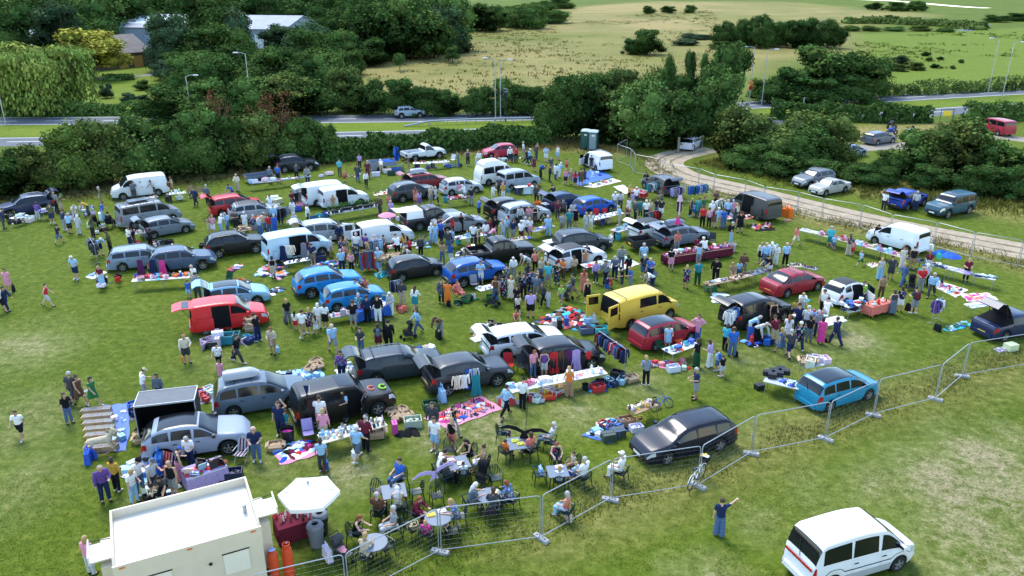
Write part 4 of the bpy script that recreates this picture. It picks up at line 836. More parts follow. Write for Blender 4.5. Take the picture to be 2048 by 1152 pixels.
POSE = {
'stand': (.02, (.04, .03), (-.03, .02), A_DOWN, A_DOWN, .1), 'look': (.08, (.05, .05), (-.06, .02), A_BENT, A_DOWN, .5), 'hips': (0, (.06, .03), (-.05, .05), A_HIP, A_HIP, .05),
'fold': (.03, (.03, .03), (-.02, .03), A_FOLD, A_FOLD, .2), 'walk': (.06, (.42, .15), (-.38, .25), A_BACK, A_FWD, .1), 'stride': (.08, (-.34, .45), (.45, .1), A_FWD, A_BACK, .15),
'reach': (.38, (.1, .06), (-.05, .06), A_REACH, A_REACH, .45), 'bend': (.95, (.12, .1), (.02, .08), ((.55, .15, -1), (.4, 0, -1)), ((.35, .15, -1), (.3, 0, -1)), .4),
'face': (0, (.04, .03), (-.04, .03), A_FACE, A_DOWN, -.05), 'carry': (.03, (.05, .03), (-.05, .03), A_BENT, A_BENT, .2), 'point': (.02, (.06, .03), (-.06, .03), A_DOWN, A_POINT, .0), 'lift': (0, (.08, .05), (-.05, .03), A_UP, A_DOWN, -.05),
'sit': (-.12, (1.5, 1.45), (1.45, 1.5), A_LAP, A_LAP, .15), 'lean': (.32, (1.5, 1.6), (1.5, 1.7), A_TABLE, A_TABLE, .35), 'sitback': (-.35, (1.35, 1.1), (1.45, 1.2), A_LAP, A_HIP, .2), 'crouch': (.5, (1.5, 2.1), (1.2, 2.2), A_REACH, A_REACH, .3),
}
PJ = {}
def joints(pose):
 if pose in PJ: return PJ[pose]
 ln, l1, l2, a1, a2, hp = POSE[pose]; J = {}; pel = np.array([0, 0, .93]); up = np.array([math.sin(ln), 0, math.cos(ln)]); fw = np.array([math.cos(ln), 0, -math.sin(ln)]); yy = np.array([0, 1, 0])
 if pose == 'bend': pel = pel + [-.22, 0, 0]
 J['pel'], J['waist'], J['chest'], J['neck'] = pel, pel + up * .17, pel + up * .36, pel + up * .53
 hd = ln * .45 + hp; hu = np.array([math.sin(hd), 0, math.cos(hd)]); hf = np.array([math.cos(hd), 0, -math.sin(hd)]); J['head'] = J['neck'] + hu * .155 + hf * .025; J['hu'], J['hf'] = hu, hf; J['up'], J['fw'] = up, fw
 for s, lg, am, n in ((1, l1, a1, 'l'), (-1, l2, a2, 'r')):
  h = pel + yy * .095 * s + np.array([0, 0, -.03]); th, kb = lg; d = np.array([math.sin(th), .03 * s, -math.cos(th)]); k = h + d * .43; sh = th - kb; d2 = np.array([math.sin(sh), .02 * s, -math.cos(sh)]); an = k + d2 * .4
  J['hip' + n], J['knee' + n], J['ank' + n] = h, k, an; td = np.array([1, .12 * s, -.25 if sh > -.3 else -.9]); J['toe' + n] = an + td / np.linalg.norm(td) * .16 + [0, 0, -.03]
  sp = J['neck'] - up * .075 + yy * .185 * s; u = nv(am[0][0], am[0][1] * s, am[0][2]); f = nv(am[1][0], am[1][1] * s, am[1][2])
  e = sp + u * .28; w = e + f * .25; J['sho' + n], J['elb' + n], J['wri' + n], J['fd' + n] = sp, e, w, f
 dz = min(J['ankl'][2], J['ankr'][2], J['toel'][2] + .03, J['toer'][2] + .03) - .075
 for k in J:
  if k not in ('hu', 'hf', 'up', 'fw', 'fdl', 'fdr'): J[k] = J[k] - [0, 0, dz]
 PJ[pose] = J; return J
def torso(J, g=0.0):
 y = np.array([0, 1, 0.]); L = []
 for s in (1, -1): L += [(J['pel'] + y * .06 * s, J['waist'] + y * .055 * s, .105 + g, .09 + g), (J['waist'] + y * .055 * s, J['chest'] + y * .085 * s, .09 + g, .095 + g), (J['chest'] + y * .085 * s, J['neck'] - J['up'] * .08 + y * .11 * s, .095 + g, .062 + g)]
 return L
def arm(J, n, g=0.0, cut=1.0):
 S, E, Wr = J['sho' + n], J['elb' + n], J['wri' + n]
 if cut <= .5: return [(S, S + (E - S) * cut * 2, .055 + g, .047 + g)]
 return [(S, E, .052 + g, .04 + g), (E, E + (Wr - E) * (cut - .5) * 2, .04 + g, .028 + g)]
def legs(J, g=0.0, cut=1.0, flare=0.0):
 L = []
 for n in 'lr':
  H, K, A = J['hip' + n], J['knee' + n], J['ank' + n]
  if cut <= .5: L += [(H, H + (K - H) * cut * 2, .09 + g, .09 + (.062 - .09) * cut * 2 + g + flare)]
  else: L += [(H, K, .09 + g, .06 + g + flare * .5), (K, K + (A - K) * (cut - .5) * 2, .06 + g + flare * .5, .042 + g + flare)]
 return L
def body_prims(J):
 L = torso(J) + legs(J); hf, hu, h = J['hf'], J['hu'], J['head']; y = np.array([0, 1, 0.])
 for n, s in (('l', 1), ('r', -1)):
  L += arm(J, n); L += [(J['ank' + n], J['toe' + n], .042, .034), (J['ank' + n] - [.04, 0, .02], J['toe' + n], .036, .03)]
  w, f = J['wri' + n], J['fd' + n]; side = np.cross(f, [0, 0, 1.0]); side = side / (np.linalg.norm(side) + 1e-6) if np.linalg.norm(side) > .3 else np.array([1.0, 0, 0]); pm = w + f * .075; L += [(w, pm, .026, .034)]
  bd = np.cross(side, f) * s * .25
  for i in range(4): q = pm + side * (i - 1.5) * .021; d = f + bd * (.6 + .15 * i); d = d / np.linalg.norm(d); ln = (.07, .082, .078, .06)[i]; L += [(q, q + d * ln * .55, .012, .011), (q + d * ln * .55, q + d * ln * .55 + (d + bd * 1.2) * ln * .4, .011, .0095)]
  tb = w + f * .03 + side * .026; L += [(tb, tb + side * .03 + f * .035, .014, .011)]
 L += [(J['neck'] - J['up'] * .06, h - hu * .06, .056, .05), (h + hu * .03 - hf * .015, h + hu * .01 - hf * .02, .094, .094), (h - hu * .04 + hf * .025, h - hu * .075 + hf * .045, .07, .05), (h + hf * .085 - hu * .005, h + hf * .108 - hu * .03, .014, .018)]
 for s in (1, -1): L += [(h + y * .085 * s - hu * .005, h + y * .095 * s - hu * .035 - hf * .01, .02, .016)]
 return L
def bounds(L, g):
 P = np.array([p for a, b, ra, rb in L for p, r in ((a, ra), (b, rb))]); r = max(max(a[2], a[3]) for a in L) + g; return P.min(0) - r, P.max(0) + r
HM = {}
def item(pose, it):
 """mesh of a body or of a garment in a pose"""
 key = (pose, it)
 if key in HM: return HM[key]
 J = joints(pose); up, pel, nk = J['up'], J['pel'], J['neck']; h, hu, hf = J['head'], J['hu'], J['hf']; cut = None; kk = .03; res = .02; m = M_cloth
 seated = pose in ('sit', 'lean', 'sitback', 'crouch')
 if it == 'body': L, res, m, kk = body_prims(J), .0145, M_skin, .018
 elif it in ('tee', 'shirt', 'vest'):
  g = .018; L = torso(J, g) + ([] if it == 'vest' else arm(J, 'l', g, .3 if it == 'tee' else .95) + arm(J, 'r', g, .3 if it == 'tee' else .95)); cut = lambda P: np.maximum((P - nk) @ up + (.015 if it != 'vest' else .05), -((P - pel) @ up) - .1)
 elif it == 'coat':
  g = .03; L = torso(J, g) + arm(J, 'l', g, .95) + arm(J, 'r', g, .95) + ([] if seated else [(pel, pel - up * .28, .15, .17)]); cut = lambda P: (P - nk) @ up - .005
 elif it in ('dress', 'longdress', 'skirt', 'longskirt'):
  g = .02; L = torso(J, g) if 'dress' in it else [(pel + np.array([0, .05 * s, 0]), J['waist'] + np.array([0, .05 * s, 0]), .12, .1) for s in (1, -1)]; ln = .78 if 'long' in it else .42; kk = .06
  if seated: L += legs(J, .03, .9 if 'long' in it else .48)
  else:
   mid = (J['anklel'] if False else (J['ankl'] + J['ankr']) / 2); dn = mid - pel; dn /= np.linalg.norm(dn)
   for s in (1, -1): L += [(pel + np.array([0, .05 * s, 0]), pel + dn * ln + np.array([0, .09 * s, 0]), .125, .16 if 'long' in it else .15)]
   L += legs(J, .03, .5 if 'long' not in it else .85)
  if it in ('dress', 'longdress'): L += arm(J, 'l', g, .2) + arm(J, 'r', g, .2)
  cut = (lambda P: np.maximum((P - nk) @ up + .03, pel[2] - ln * (1 if not seated else 1.4) - P[:, 2])) if 'dress' in it else (lambda P: np.maximum((P - J['waist']) @ up + .02, pel[2] - ln - P[:, 2]))
 elif it in ('trousers', 'shorts', 'wide'):
  c = {'trousers': .96, 'shorts': .44, 'wide': .98}[it]; L = legs(J, .016, c, {'trousers': .012, 'shorts': .022, 'wide': .06}[it]) + [(pel + np.array([0, .055 * s, -.02]), J['waist'] + np.array([0, .05 * s, -.03]), .118, .1) for s in (1, -1)]
  cut = lambda P: (P - J['waist']) @ up + .06
 elif it == 'shoes': L = [(J['ank' + n] - [.05, 0, .03], J['toe' + n] + [.02, 0, 0], .045, .042) for n in 'lr'] + [(J['ank' + n], J['ank' + n] - [0, 0, .03], .05, .05) for n in 'lr']; kk = .01; cut = lambda P: -P[:, 2] - .005 if not seated else P[:, 0] * 0 - 1
 elif it in ('short', 'long', 'bob', 'bun', 'bald'):
  m, res = M_hair, .018; L = [(h + hu * .035 - hf * .025, h + hu * .015 - hf * .03, .104, .1)]
  if it == 'bun': L += [(h + hu * .11 - hf * .07, h + hu * .12 - hf * .08, .05, .05)]
  if it == 'bob': L += [(h - hf * .05, h - hf * .055 - hu * .1, .095, .085)]
  if it == 'long': L += [(h - hf * .05, h - hf * .085 - hu * .16, .092, .085), (h - hf * .085 - hu * .15, nk - J['fw'] * .12 - J['up'] * .2, .085, .05)]
  lim = .045 if it != 'short' else .02
  cut = lambda P: np.minimum(np.maximum((P - h) @ hf - lim, -((P - h) @ hu) - (.03 if it in ('short', 'bun') else 9)), -((P - h) @ hu) + .05) if it != 'bald' else ((P - h) @ hf * 1.4 + (P - h) @ hu - .03)
 elif it in ('cap', 'hat'):
  res = .018; L = [(h + hu * .05 - hf * .015, h + hu * .035 - hf * .02, .106, .106)]
  L += [(h + hu * .065 + hf * .1, h + hu * .055 + hf * .16, .03, .025), (h + hu * .065 + hf * .1 + [0, .04, 0], h + hu * .06 + hf * .14, .03, .02), (h + hu * .065 + hf * .1 - [0, .04, 0], h + hu * .06 + hf * .14, .03, .02)] if it == 'cap' else [(h + hu * .06 + np.array([math.cos(a), math.sin(a), 0]) * .12, h + hu * .055 + np.array([math.cos(a), math.sin(a), 0]) * .17, .022, .016) for a in np.linspace(0, 6.28, 27)[:-1]]
  cut = lambda P: -((P - h) @ hu) + .035; kk = .02
 elif it == 'pack': m = M_cloth; L = [(nk - J['fw'] * .18 - up * .1, nk - J['fw'] * .19 - up * .38, .11, .13)]
 elif it == 'strap': L = [(nk + y_ * .08 + J['fw'] * .1 * f, nk + y_ * .08 - up * .1 + J['fw'] * .13, .02, .02) for y_ in (np.array([0, 1, 0]), np.array([0, -1, 0])) for f in (1,)]
 lo, hi = bounds(L, .04)
 f = (lambda P: caps(P, L, kk)) if cut is None else (lambda P: np.maximum(caps(P, L, kk), cut(P)))
 V, F = surfnet(f, lo, hi, res); me = npmesh(it, V, F, [m, M_eye, M_lip] if it == 'body' else m, True)
 if it == 'body':
  cen = V[F].mean(1); mi = np.zeros(len(F), np.int32); y = np.array([0, 1, 0.])
  for s in (1, -1): mi[np.linalg.norm(cen - (h + hf * .085 + hu * .012 + y * .032 * s), axis=1) < .019] = 1
  q = cen - (h + hf * .09 - hu * .065); mi[(np.abs(q @ y) < .024) & (np.abs(q @ hu) < .01) & (np.abs(q @ hf) < .03)] = 2
  me.polygons.foreach_set('material_index', mi)
 HM[key] = me; return me
COL = {'white': (.72, .72, .7), 'cream': (.62, .55, .42), 'grey': (.24, .25, .26), 'lightgrey': (.42, .44, .45), 'charcoal': (.05, .053, .058), 'black': (.012, .012, .014), 'navy': (.016, .026, .075), 'blue': (.03, .11, .42), 'lightblue': (.28, .47, .66), 'denim': (.075, .13, .24), 'teal': (.02, .2, .22), 'turquoise': (.06, .4, .46),
 'red': (.5, .03, .035), 'maroon': (.13, .018, .035), 'pink': (.62, .26, .34), 'hotpink': (.6, .05, .24), 'coral': (.6, .17, .13), 'orange': (.7, .17, .025), 'mustard': (.5, .3, .05), 'yellow': (.65, .52, .06), 'beige': (.45, .37, .26), 'khaki': (.22, .19, .11), 'brown': (.11, .06, .035), 'tan': (.32, .2, .11), 'green': (.03, .15, .05), 'darkgreen': (.015, .07, .03), 'lime': (.3, .55, .08), 'olive': (.08, .09, .035), 'purple': (.12, .06, .24), 'lilac': (.38, .3, .55), 'plum': (.1, .025, .09), 'slate': (.1, .13, .17), 'striped': (.2, .22, .26)}
CN = {'lightgrey': 'light grey', 'lightblue': 'pale blue', 'hotpink': 'hot pink', 'darkgreen': 'dark green'}
HAIRC = {'b': (.012, .01, .009), 'n': (.05, .028, .014), 'l': (.36, .24, .1), 'g': (.36, .35, .33), 'w': (.62, .6, .57), 'r': (.19, .06, .02)}
HN = {'b': 'black', 'n': 'brown', 'l': 'blonde', 'g': 'grey', 'w': 'white', 'r': 'red'}
TOPN = {'tee': 'T-shirt', 'shirt': 'long-sleeved top', 'vest': 'sleeveless top', 'coat': 'jacket', 'dress': 'dress', 'longdress': 'long dress'}; BOTN = {'trousers': 'trousers', 'shorts': 'shorts', 'wide': 'wide trousers', 'skirt': 'skirt', 'longskirt': 'long skirt'}
POSN = {'walk': 'walking', 'stride': 'striding', 'reach': 'reaching over', 'bend': 'bending down', 'hips': 'hands on hips', 'fold': 'arms folded', 'face': 'hand to face', 'sit': 'seated', 'lean': 'seated leaning in', 'sitback': 'lounging', 'crouch': 'crouching', 'point': 'arm raised', 'lift': 'hand on head', 'carry': 'holding something'}
WHO = {'m': 'man', 'f': 'woman', 'c': 'child'}
SKINS = [(.5, .3, .2), (.46, .27, .18), (.56, .35, .25), (.4, .23, .15)]
PSEEN = {}
def person(px, py, yaw, pose, who, hair, top, bot, place, z=0.0, h=None, extra='', shoes=None):
 """hair like 'short:n'; top 'tee:white'; bot 'shorts:navy' or '-' under a dress"""
 hs, hc = hair.split(':'); ts, tc = top.split(':'); p = up(px, py, z); j = R.uniform(-.05, .05)
 if extra.startswith('h1'): h = float(extra.split()[0][1:])
 hh = (h or {'m': 1.76, 'f': 1.65, 'c': 1.25}[who]) * (1 + j * .4); lab = []
 w = WHO[who]; bits = f"{CN.get(tc, tc)} {TOPN[ts]}"
 if bot != '-': bs, bc = bot.split(':'); bits += f" and {CN.get(bc, bc)} {BOTN[bs]}"
 pn = POSN.get(pose, ''); lab = f"{w} in {bits}{' ' + pn if pn else ''} {place}"
 if len(lab.split()) > 16: lab = lab.replace(f" {pn} {place}", f" {place}") if pn else lab
 if len(lab.split()) > 16: lab = f"{w} in {CN.get(tc, tc)} {TOPN[ts]} {place}"
 o = thing('person', lab, 'person', p, rad(yaw), 'visitors and sellers at the market', scale=hh / 1.72 * .985)
 o.scale = (o.scale[0] * (1.0 if who == 'f' else 1.04), o.scale[1] * {'m': 1.1, 'f': .98, 'c': 1.02}[who] * (1.14 if 'big' in extra else 1), o.scale[2])
 ob('body', item(pose, 'body'), o, color=R.choice(SKINS) if 'dark' not in extra else (.09, .045, .028))
 tn = {'tee': 'shirt', 'shirt': 'shirt', 'vest': 'vest', 'coat': 'jacket', 'dress': 'dress', 'longdress': 'dress'}[ts]
 q = ob(tn, item(pose, ts), o, color=COL[tc])
 if R.random() < (.6 if 'dress' in ts else .18): q.material_slots[0].link = 'OBJECT'; q.material_slots[0].material = M_print
 if bot != '-': ob({'wide': 'trousers', 'longskirt': 'skirt'}.get(bs, bs), item(pose, bs), o, color=COL[bc])
 if hs in ('cap', 'hat'): ob(hs, item(pose, hs), o, color=COL[hc]); ob('hair', item(pose, 'short'), o, color=R.choice([HAIRC['n'], HAIRC['g']]))
 else: ob('hair', item(pose, hs), o, color=HAIRC[hc])
 ob('shoes', item(pose, 'shoes'), o, color=COL[shoes] if shoes else R.choice([(.03, .03, .03), (.6, .6, .6), (.1, .07, .05), (.015, .015, .02)]))
 if 'pack' in extra: tag(ob('backpack', item(pose, 'pack'), None, p, rad(yaw), color=COL[extra.split('pack-')[1].split()[0]], scale=o.scale), f"{extra.split('pack-')[1].split()[0]} backpack on the {w} in {CN.get(tc, tc)} {place}", 'backpack')
 return o
# stalls: tables, ground sheets, goods, clothes rails
def table(x1, y1, x2, y2, w, col, label, legs='fold', z=.74, group='selling tables', legcol=None):
 a, b = G(x1, y1, z), G(x2, y2, z); d = b - a; L = d.length; yaw = math.atan2(d.y, d.x); c = (a + b) / 2
 o = thing('market_table', label, 'table', (c.x, c.y, 0), yaw, group)
 ob('tabletop', MB().box((0, 0, z - .02), (L, w, .04)).mesh('tabletop', M_obj), o, color=COL[col])
 lm = M_wood if legs == 'wood' else M_black if legs == 'black' else M_galv; k = max(2, int(L / 1.5) + 1)
 for i in range(k):
  x = -L / 2 + .12 + (L - .24) * i / (k - 1)
  for s in (1, -1):
   g = MB(); g.tube([(x, s * w * .4, z - .04), (x + (.12 if legs == 'wood' else 0), s * w * (.5 if legs == 'wood' else .42), 0)], .022 if legs != 'fold' else .013)
   ob('leg', g.mesh('leg', lm), o)
 return a, b, w, z
def cloth(x1, y1, x2, y2, w, col, label, z=.75, drop=.5):
 a, b = G(x1, y1, z), G(x2, y2, z); d = b - a; L = d.length / 2 + .03; yaw = math.atan2(d.y, d.x); c = (a + b) / 2; w = w / 2 + .03; g = MB(); N = 24
 edge = []
 for i in range(4 * N):
  s, t = i // N, (i % N) / N * 2 - 1; edge.append(((t * L, -w), (L, t * w), (-t * L, w), (-L, -t * w))[s])
 rows = [[Vector((x * f, y * f, .012)) for x, y in edge + edge[:1]] for f in (.02, .98, 1)]
 for q in (.5, 1): rows.append([Vector((x * (1 + .03 * q * math.sin(i * 1.9)) + math.copysign(.03 * q, x), y * (1 + .08 * q * math.sin(i * 1.7)), -drop * q * (1 + .06 * math.sin(i * .9)))) for i, (x, y) in enumerate(edge + edge[:1])])
 g.grid(rows, flip=True); o = ob('tablecloth', g.mesh('tablecloth', M_cloth), None, (c.x, c.y, z), yaw, color=COL[col]); tag(o, label, 'tablecloth')
def sheet(pts, col, label, name='ground_sheet', cat='ground sheet', m=None, z=.012):
 P = [G(*p) for p in pts]; c = sum(P, Vector()) / len(P); a, b, cc, d = [p - c for p in P]; rows = []; n = 12
 for j in range(n + 1):
  row = []
  for i in range(n + 1):
   u, v = i / n, j / n; p = a.lerp(b, u).lerp(d.lerp(cc, u), v); k = .05 * math.sin(i * 2.1 + j) if i in (0, n) else 0; q = .05 * math.sin(j * 1.7 + i * 1.3) if j in (0, n) else 0
   row.append(Vector((p.x + k, p.y + q, z + .014 * (1 + math.sin(i * 1.3 + j * .8) * math.sin(j * 1.1)))))
  rows.append(row)
 g = MB().grid(rows, flip=(b - a).cross(d - a).z < 0); e = [rows[0], [p - Vector((0, 0, p.z - .002)) for p in rows[0]]]; g.grid(e)
 return tag(ob(name, g.mesh(name, m or M_cloth), None, (c.x, c.y, 0), color=COL[col]), label, cat, None)
def crumple(seed, r, h, n=9):
 q = random.Random(seed); V, F = [], []; ph = [q.uniform(0, 6.28) for _ in range(4)]
 for i in range(5):
  t = i / 4
  for j in range(n):
   a = 2 * math.pi * j / n; rr = r * (1 - t * .9) * (1 + .28 * math.sin(a * 2 + ph[0]) + .16 * math.sin(a * 3 + ph[1])); V.append((rr * math.cos(a), rr * math.sin(a) * .75, h * (t ** .7) * (1 + .35 * math.sin(a * 2 + ph[2]) * (1 - t)) + .004))
 for i in range(4): F += [(i * n + j, i * n + (j + 1) % n, (i + 1) * n + (j + 1) % n, (i + 1) * n + j) for j in range(n)]
 F.append(tuple(4 * n + j for j in range(n))); return mesh('garment', V, F, M_cloth)
GM = {}
def goods_mesh(k, v):
 if (k, v) in GM: return GM[(k, v)]
 g = MB(); m = M_obj; q = random.Random(v * 31 + len(k))
 if k == 'garment': me = crumple(v * 7 + 3, q.uniform(.16, .3), q.uniform(.05, .12)); GM[(k, v)] = me; return me
 if k == 'toy': me = MB().lathe([(.02, 0), (.09, .03), (.1, .09), (.05, .15), (.07, .19), (.06, .25), (.01, .27)], n=8).tube([(0, .07, .12), (.03, .15, .08)], .03).tube([(0, -.07, .12), (.03, -.15, .08)], .03).tube([(0, .05, .25), (0, .06, .29)], .025).tube([(0, -.05, .25), (0, -.06, .29)], .025).mesh('soft_toy', M_cloth); GM[(k, v)] = me; return me
 if k == 'book': g.box((0, 0, .02), (.2, .14, .04)).box((.004, 0, .02), (.19, .136, .03))
 elif k == 'books':
  for i in range(7): g.box((i * .033 - .1, 0, .1 + .01 * (i % 3)), (.028, .15, .2 + .02 * (i % 3)))
 elif k == 'carton': g.box((0, 0, .1), (.32, .24, .2)).box((0, .0, .203), (.32, .04, .006))
 elif k in ('crate', 'basket', 'box'):
  L, W_, H, t = (.55, .38, .28, .02) if k == 'crate' else (.42, .32, .18, .03) if k == 'basket' else (.46, .34, .26, .012)
  g.box((0, 0, .012), (L, W_, .024))
  for s in (1, -1): g.box((s * (L - t) / 2, 0, H / 2), (t, W_, H)).box((0, s * (W_ - t) / 2, H / 2), (L - t * 2, t, H))
  if k == 'box':
   for s in (1, -1): g.box((s * (L / 2 + .06), 0, H - .04), (.13, W_ * .95, .008), ry=.55 * s).box((0, s * (W_ / 2 + .05), H - .03), (L * .95, .11, .008), rx=-.55 * s)
   m = M_card
  for i in range(5): g.box((q.uniform(-.15, .15), q.uniform(-.09, .09), H * .6), (.13, .1, .09), rz=q.uniform(0, 3))
 elif k == 'discs':
  L, W_, H = .5, .34, .26; g.box((0, 0, H / 2 - .03), (L, W_, H - .06), 1).box((-L / 2 - .06, 0, H - .04), (.14, W_, .01), 1, ry=-.5)
  for s in (1, -1): g.box((s * L / 2, 0, H / 2), (.012, W_ + .02, H), 1).box((0, s * W_ / 2, H / 2), (L - .02, .012, H), 1)
  for r_ in (-.08, .08):
   for i in range(13): g.box((-.22 + i * .036, r_, H - .045), (.022, .14, .05 + .02 * (i * 7 % 3)), i * 5 % 3 and 2, ry=.2)
  me = g.mesh('discs', [M_obj, M_card, M_conc]); GM[(k, v)] = me; return me
 elif k == 'mug': g.lathe([(.035, 0), (.045, .01), (.045, .1), (.038, .1), (.036, .02)], n=9).tube([(.04, 0, .08), (.075, 0, .07), (.075, 0, .04), (.04, 0, .03)], .008, n=5)
 elif k == 'vase': g.lathe([(.04, 0), (.075, .06), (.08, .12), (.035, .2), (.045, .25), (.035, .25), (.025, .2)], n=10)
 elif k == 'plate': g.lathe([(.05, 0), (.07, .008), (.125, .022), (.125, .028), (.06, .012)], n=12)
 elif k == 'bowl': g.lathe([(.05, 0), (.09, .03), (.12, .09), (.112, .09), (.08, .04)], n=11)
 elif k == 'jug': g.lathe([(.05, 0), (.07, .05), (.06, .14), (.05, .19), (.043, .19)], n=9).tube([(.05, 0, .17), (.1, 0, .14), (.09, 0, .07), (.06, 0, .05)], .01, n=5)
 elif k == 'bottle': g.lathe([(.035, 0), (.037, .15), (.015, .2), (.015, .25)], n=8)
 elif k == 'tin': g.lathe([(.07, 0), (.07, .11), (.073, .11), (.073, .14), (.02, .15)], n=10)
 elif k == 'lamp': g.lathe([(.07, 0), (.03, .03), (.05, .12), (.015, .22), (.015, .26), (.11, .26), (.06, .42), (.05, .42)], n=10)
 elif k == 'frame': g.box((0, 0, .17), (.03, .34, .34), rx=0, ry=-.25).box((.012, 0, .17), (.02, .26, .26), ry=-.25)
 elif k == 'shoes':
  for s in (1, -1): g.tube([(-.1, s * .06, .045), (-.03, s * .06, .05), (.13, s * .065, .025)], .045, r2=.028).tube([(-.08, s * .06, .05), (-.09, s * .06, .11)], .035)
 elif k == 'bag': g.box((0, 0, .16), (.14, .36, .32), tp=.85).tube([(0, -.1, .32), (0, -.08, .45), (0, .08, .45), (0, .1, .32)], .012, n=5); m = M_cloth
 elif k == 'case': g.box((0, 0, .28), (.22, .42, .5)).tube([(0, -.07, .52), (0, -.07, .62), (0, .07, .62), (0, .07, .52)], .012, n=5).box((.112, 0, .28), (.006, .36, .06))
 elif k == 'bucket': g.lathe([(.11, 0), (.15, .3), (.16, .3), (.145, .29), (.1, .03)], n=12).tube([(.15, 0, .29), (.12, 0, .42), (-.12, 0, .42), (-.15, 0, .29)], .006, n=4)
 elif k == 'pot':
  g.lathe([(.07, 0), (.1, .15), (.11, .15), (.11, .18), (.09, .18)], n=9); n0 = len(g.f)
  for i in range(26):
   a, e, l = q.uniform(0, 6.28), q.uniform(.02, .14), q.uniform(.15, .42); x, y = e * math.cos(a), e * math.sin(a); s = q.uniform(.03, .06); zz = .17 + l * q.uniform(.3, 1); g.add([(x - s, y, zz), (x, y - s, zz + s), (x + s, y, zz + .02), (x, y + s, zz - .02)], [(0, 1, 2, 3)], 1)
  me = g.mesh('potted_plant', [M_black, M_leaf]); GM[(k, v)] = me; return me
 elif k == 'bric': g.lathe([(.04, 0), (.055, .04), (.03, .1), (.045, .13), (.015, .17)], n=7)
 elif k == 'tray': g.box((0, 0, .015), (.4, .28, .03)).box((0, .13, .035), (.4, .02, .04)).box((0, -.13, .035), (.4, .02, .04)).box((.1, 0, .05), (.1, .14, .05)).box((-.1, .03, .05), (.12, .1, .06))
 me = g.mesh(k, m, True, 30); GM[(k, v)] = me; return me
GN = {'garment': 'garment', 'toy': 'soft_toy', 'book': 'book', 'books': 'row_of_books', 'carton': 'carton', 'crate': 'plastic_crate', 'basket': 'basket', 'box': 'cardboard_box', 'discs': 'box_of_discs', 'mug': 'mug', 'vase': 'vase', 'plate': 'plate', 'bowl': 'bowl', 'jug': 'jug', 'bottle': 'bottle', 'tin': 'storage_tin', 'lamp': 'table_lamp', 'frame': 'picture_frame', 'shoes': 'shoe_pair', 'bag': 'bag', 'case': 'suitcase', 'bucket': 'bucket', 'pot': 'potted_plant', 'bric': 'ornament', 'tray': 'tray_of_oddments'}
NG = 0
def good(k, p, rz, col, place, group, sc=1.0, size=None):
 global NG; NG += 1; v = NG % (5 if k == 'garment' else 2)
 c = tuple(min(.9, x * R.uniform(.8, 1.2)) for x in COL[col]) if k != 'pot' else (.04, .1, .02)
 cn = CN.get(col, col); nm = GN[k].replace('_', ' ')
 lab = f"{cn + ' ' if k not in ('pot', 'box') else 'open ' if k == 'box' else 'leafy '}{nm} {place}"
 tag(ob(GN[k], goods_mesh(k, v), None, p, rz, color=c, scale=sc), lab, 'clothing' if k == 'garment' else nm.split(' of ')[0].split()[-1] if k not in ('books', 'tray') else {'books': 'books', 'tray': 'tray'}[k], group)
def on_table(T, kinds, cols, n, place, sc=1.0):
 a, b, w, z = T; d = b - a; L = d.length; u = d.normalized(); nn = Vector((-u.y, u.x, 0)); ks, cs = kinds.split(), cols.split(); n = int(n * 1.25)
 for i in range(n):
  t = (i + R.uniform(.25, .75)) / n; k = R.choice(ks); p = a + d * t + nn * R.uniform(-w * .36, w * .36); p.z = z + .001
  good(k, p, R.uniform(0, 6.28), R.choice(cs), 'on ' + place, 'goods on ' + place, sc * R.uniform(.85, 1.15))
def on_ground(quad, kinds, cols, n, place, sc=1.0, z=.02, heap=0.0, rot=None):
 P = [G(*p) for p in quad]; ks, cs = kinds.split(), cols.split(); m = int(math.ceil(math.sqrt(n)))
 for i in range(n):
  u, v = ((i % m) + R.uniform(.15, .85)) / m, ((i // m) + R.uniform(.15, .85)) / math.ceil(n / m); p = P[0].lerp(P[1], u).lerp(P[3].lerp(P[2], u), v); k = R.choice(ks)
  p.z = z + heap * R.random() * (1 - abs(2 * u - 1)) * (1 - abs(2 * v - 1)); good(k, p, R.uniform(0, 6.28) if rot is None else rot + R.uniform(-.1, .1), R.choice(cs), 'in ' + place, 'goods in ' + place, sc * R.uniform(.85, 1.2))
def hang_mesh(kind):
 if ('hang', kind) in GM: return GM[('hang', kind)]
 rows = []; ln = {'dress': 1.15, 'shirt': .75, 'trousers': 1.0}[kind]
 for i in range(8):
  t = i / 7; hw = .2 - .05 * math.sin(t * 3.1) + (.12 * t if kind == 'dress' else 0) if kind != 'trousers' else .17 + .03 * t; z = -.05 - ln * t + 0
  rows.append([Vector((.035 * math.sin(j * 1.9 + t * 2) * (.3 + t), hw * (j / 8 * 2 - 1), z - (.05 * abs(j / 4 - 1) if i == 0 else 0))) for j in range(9)])
 back = [[p + Vector((-.03, 0, 0)) for p in r] for r in rows]; g = MB().grid(rows).grid(back, flip=True)
 for s in (0, 8): g.grid([[r[s] for r in rows], [r[s] for r in back]])
 if kind == 'shirt':
  for s in (1, -1): g.tube([(0, .19 * s, -.08), (0, .25 * s, -.3), (0, .26 * s, -.55)], .05, r2=.04)
 GM[('hang', kind)] = g.mesh('hanging_' + kind, M_cloth); return GM[('hang', kind)]
def hung(px, py, z, yaw, kind, col, label, group=None, sc=1.0):
 p = G(px, py, z); tag(ob('hanging_garment', hang_mesh(kind), None, p, rad(yaw), color=COL[col], scale=sc), label, 'clothing', group)
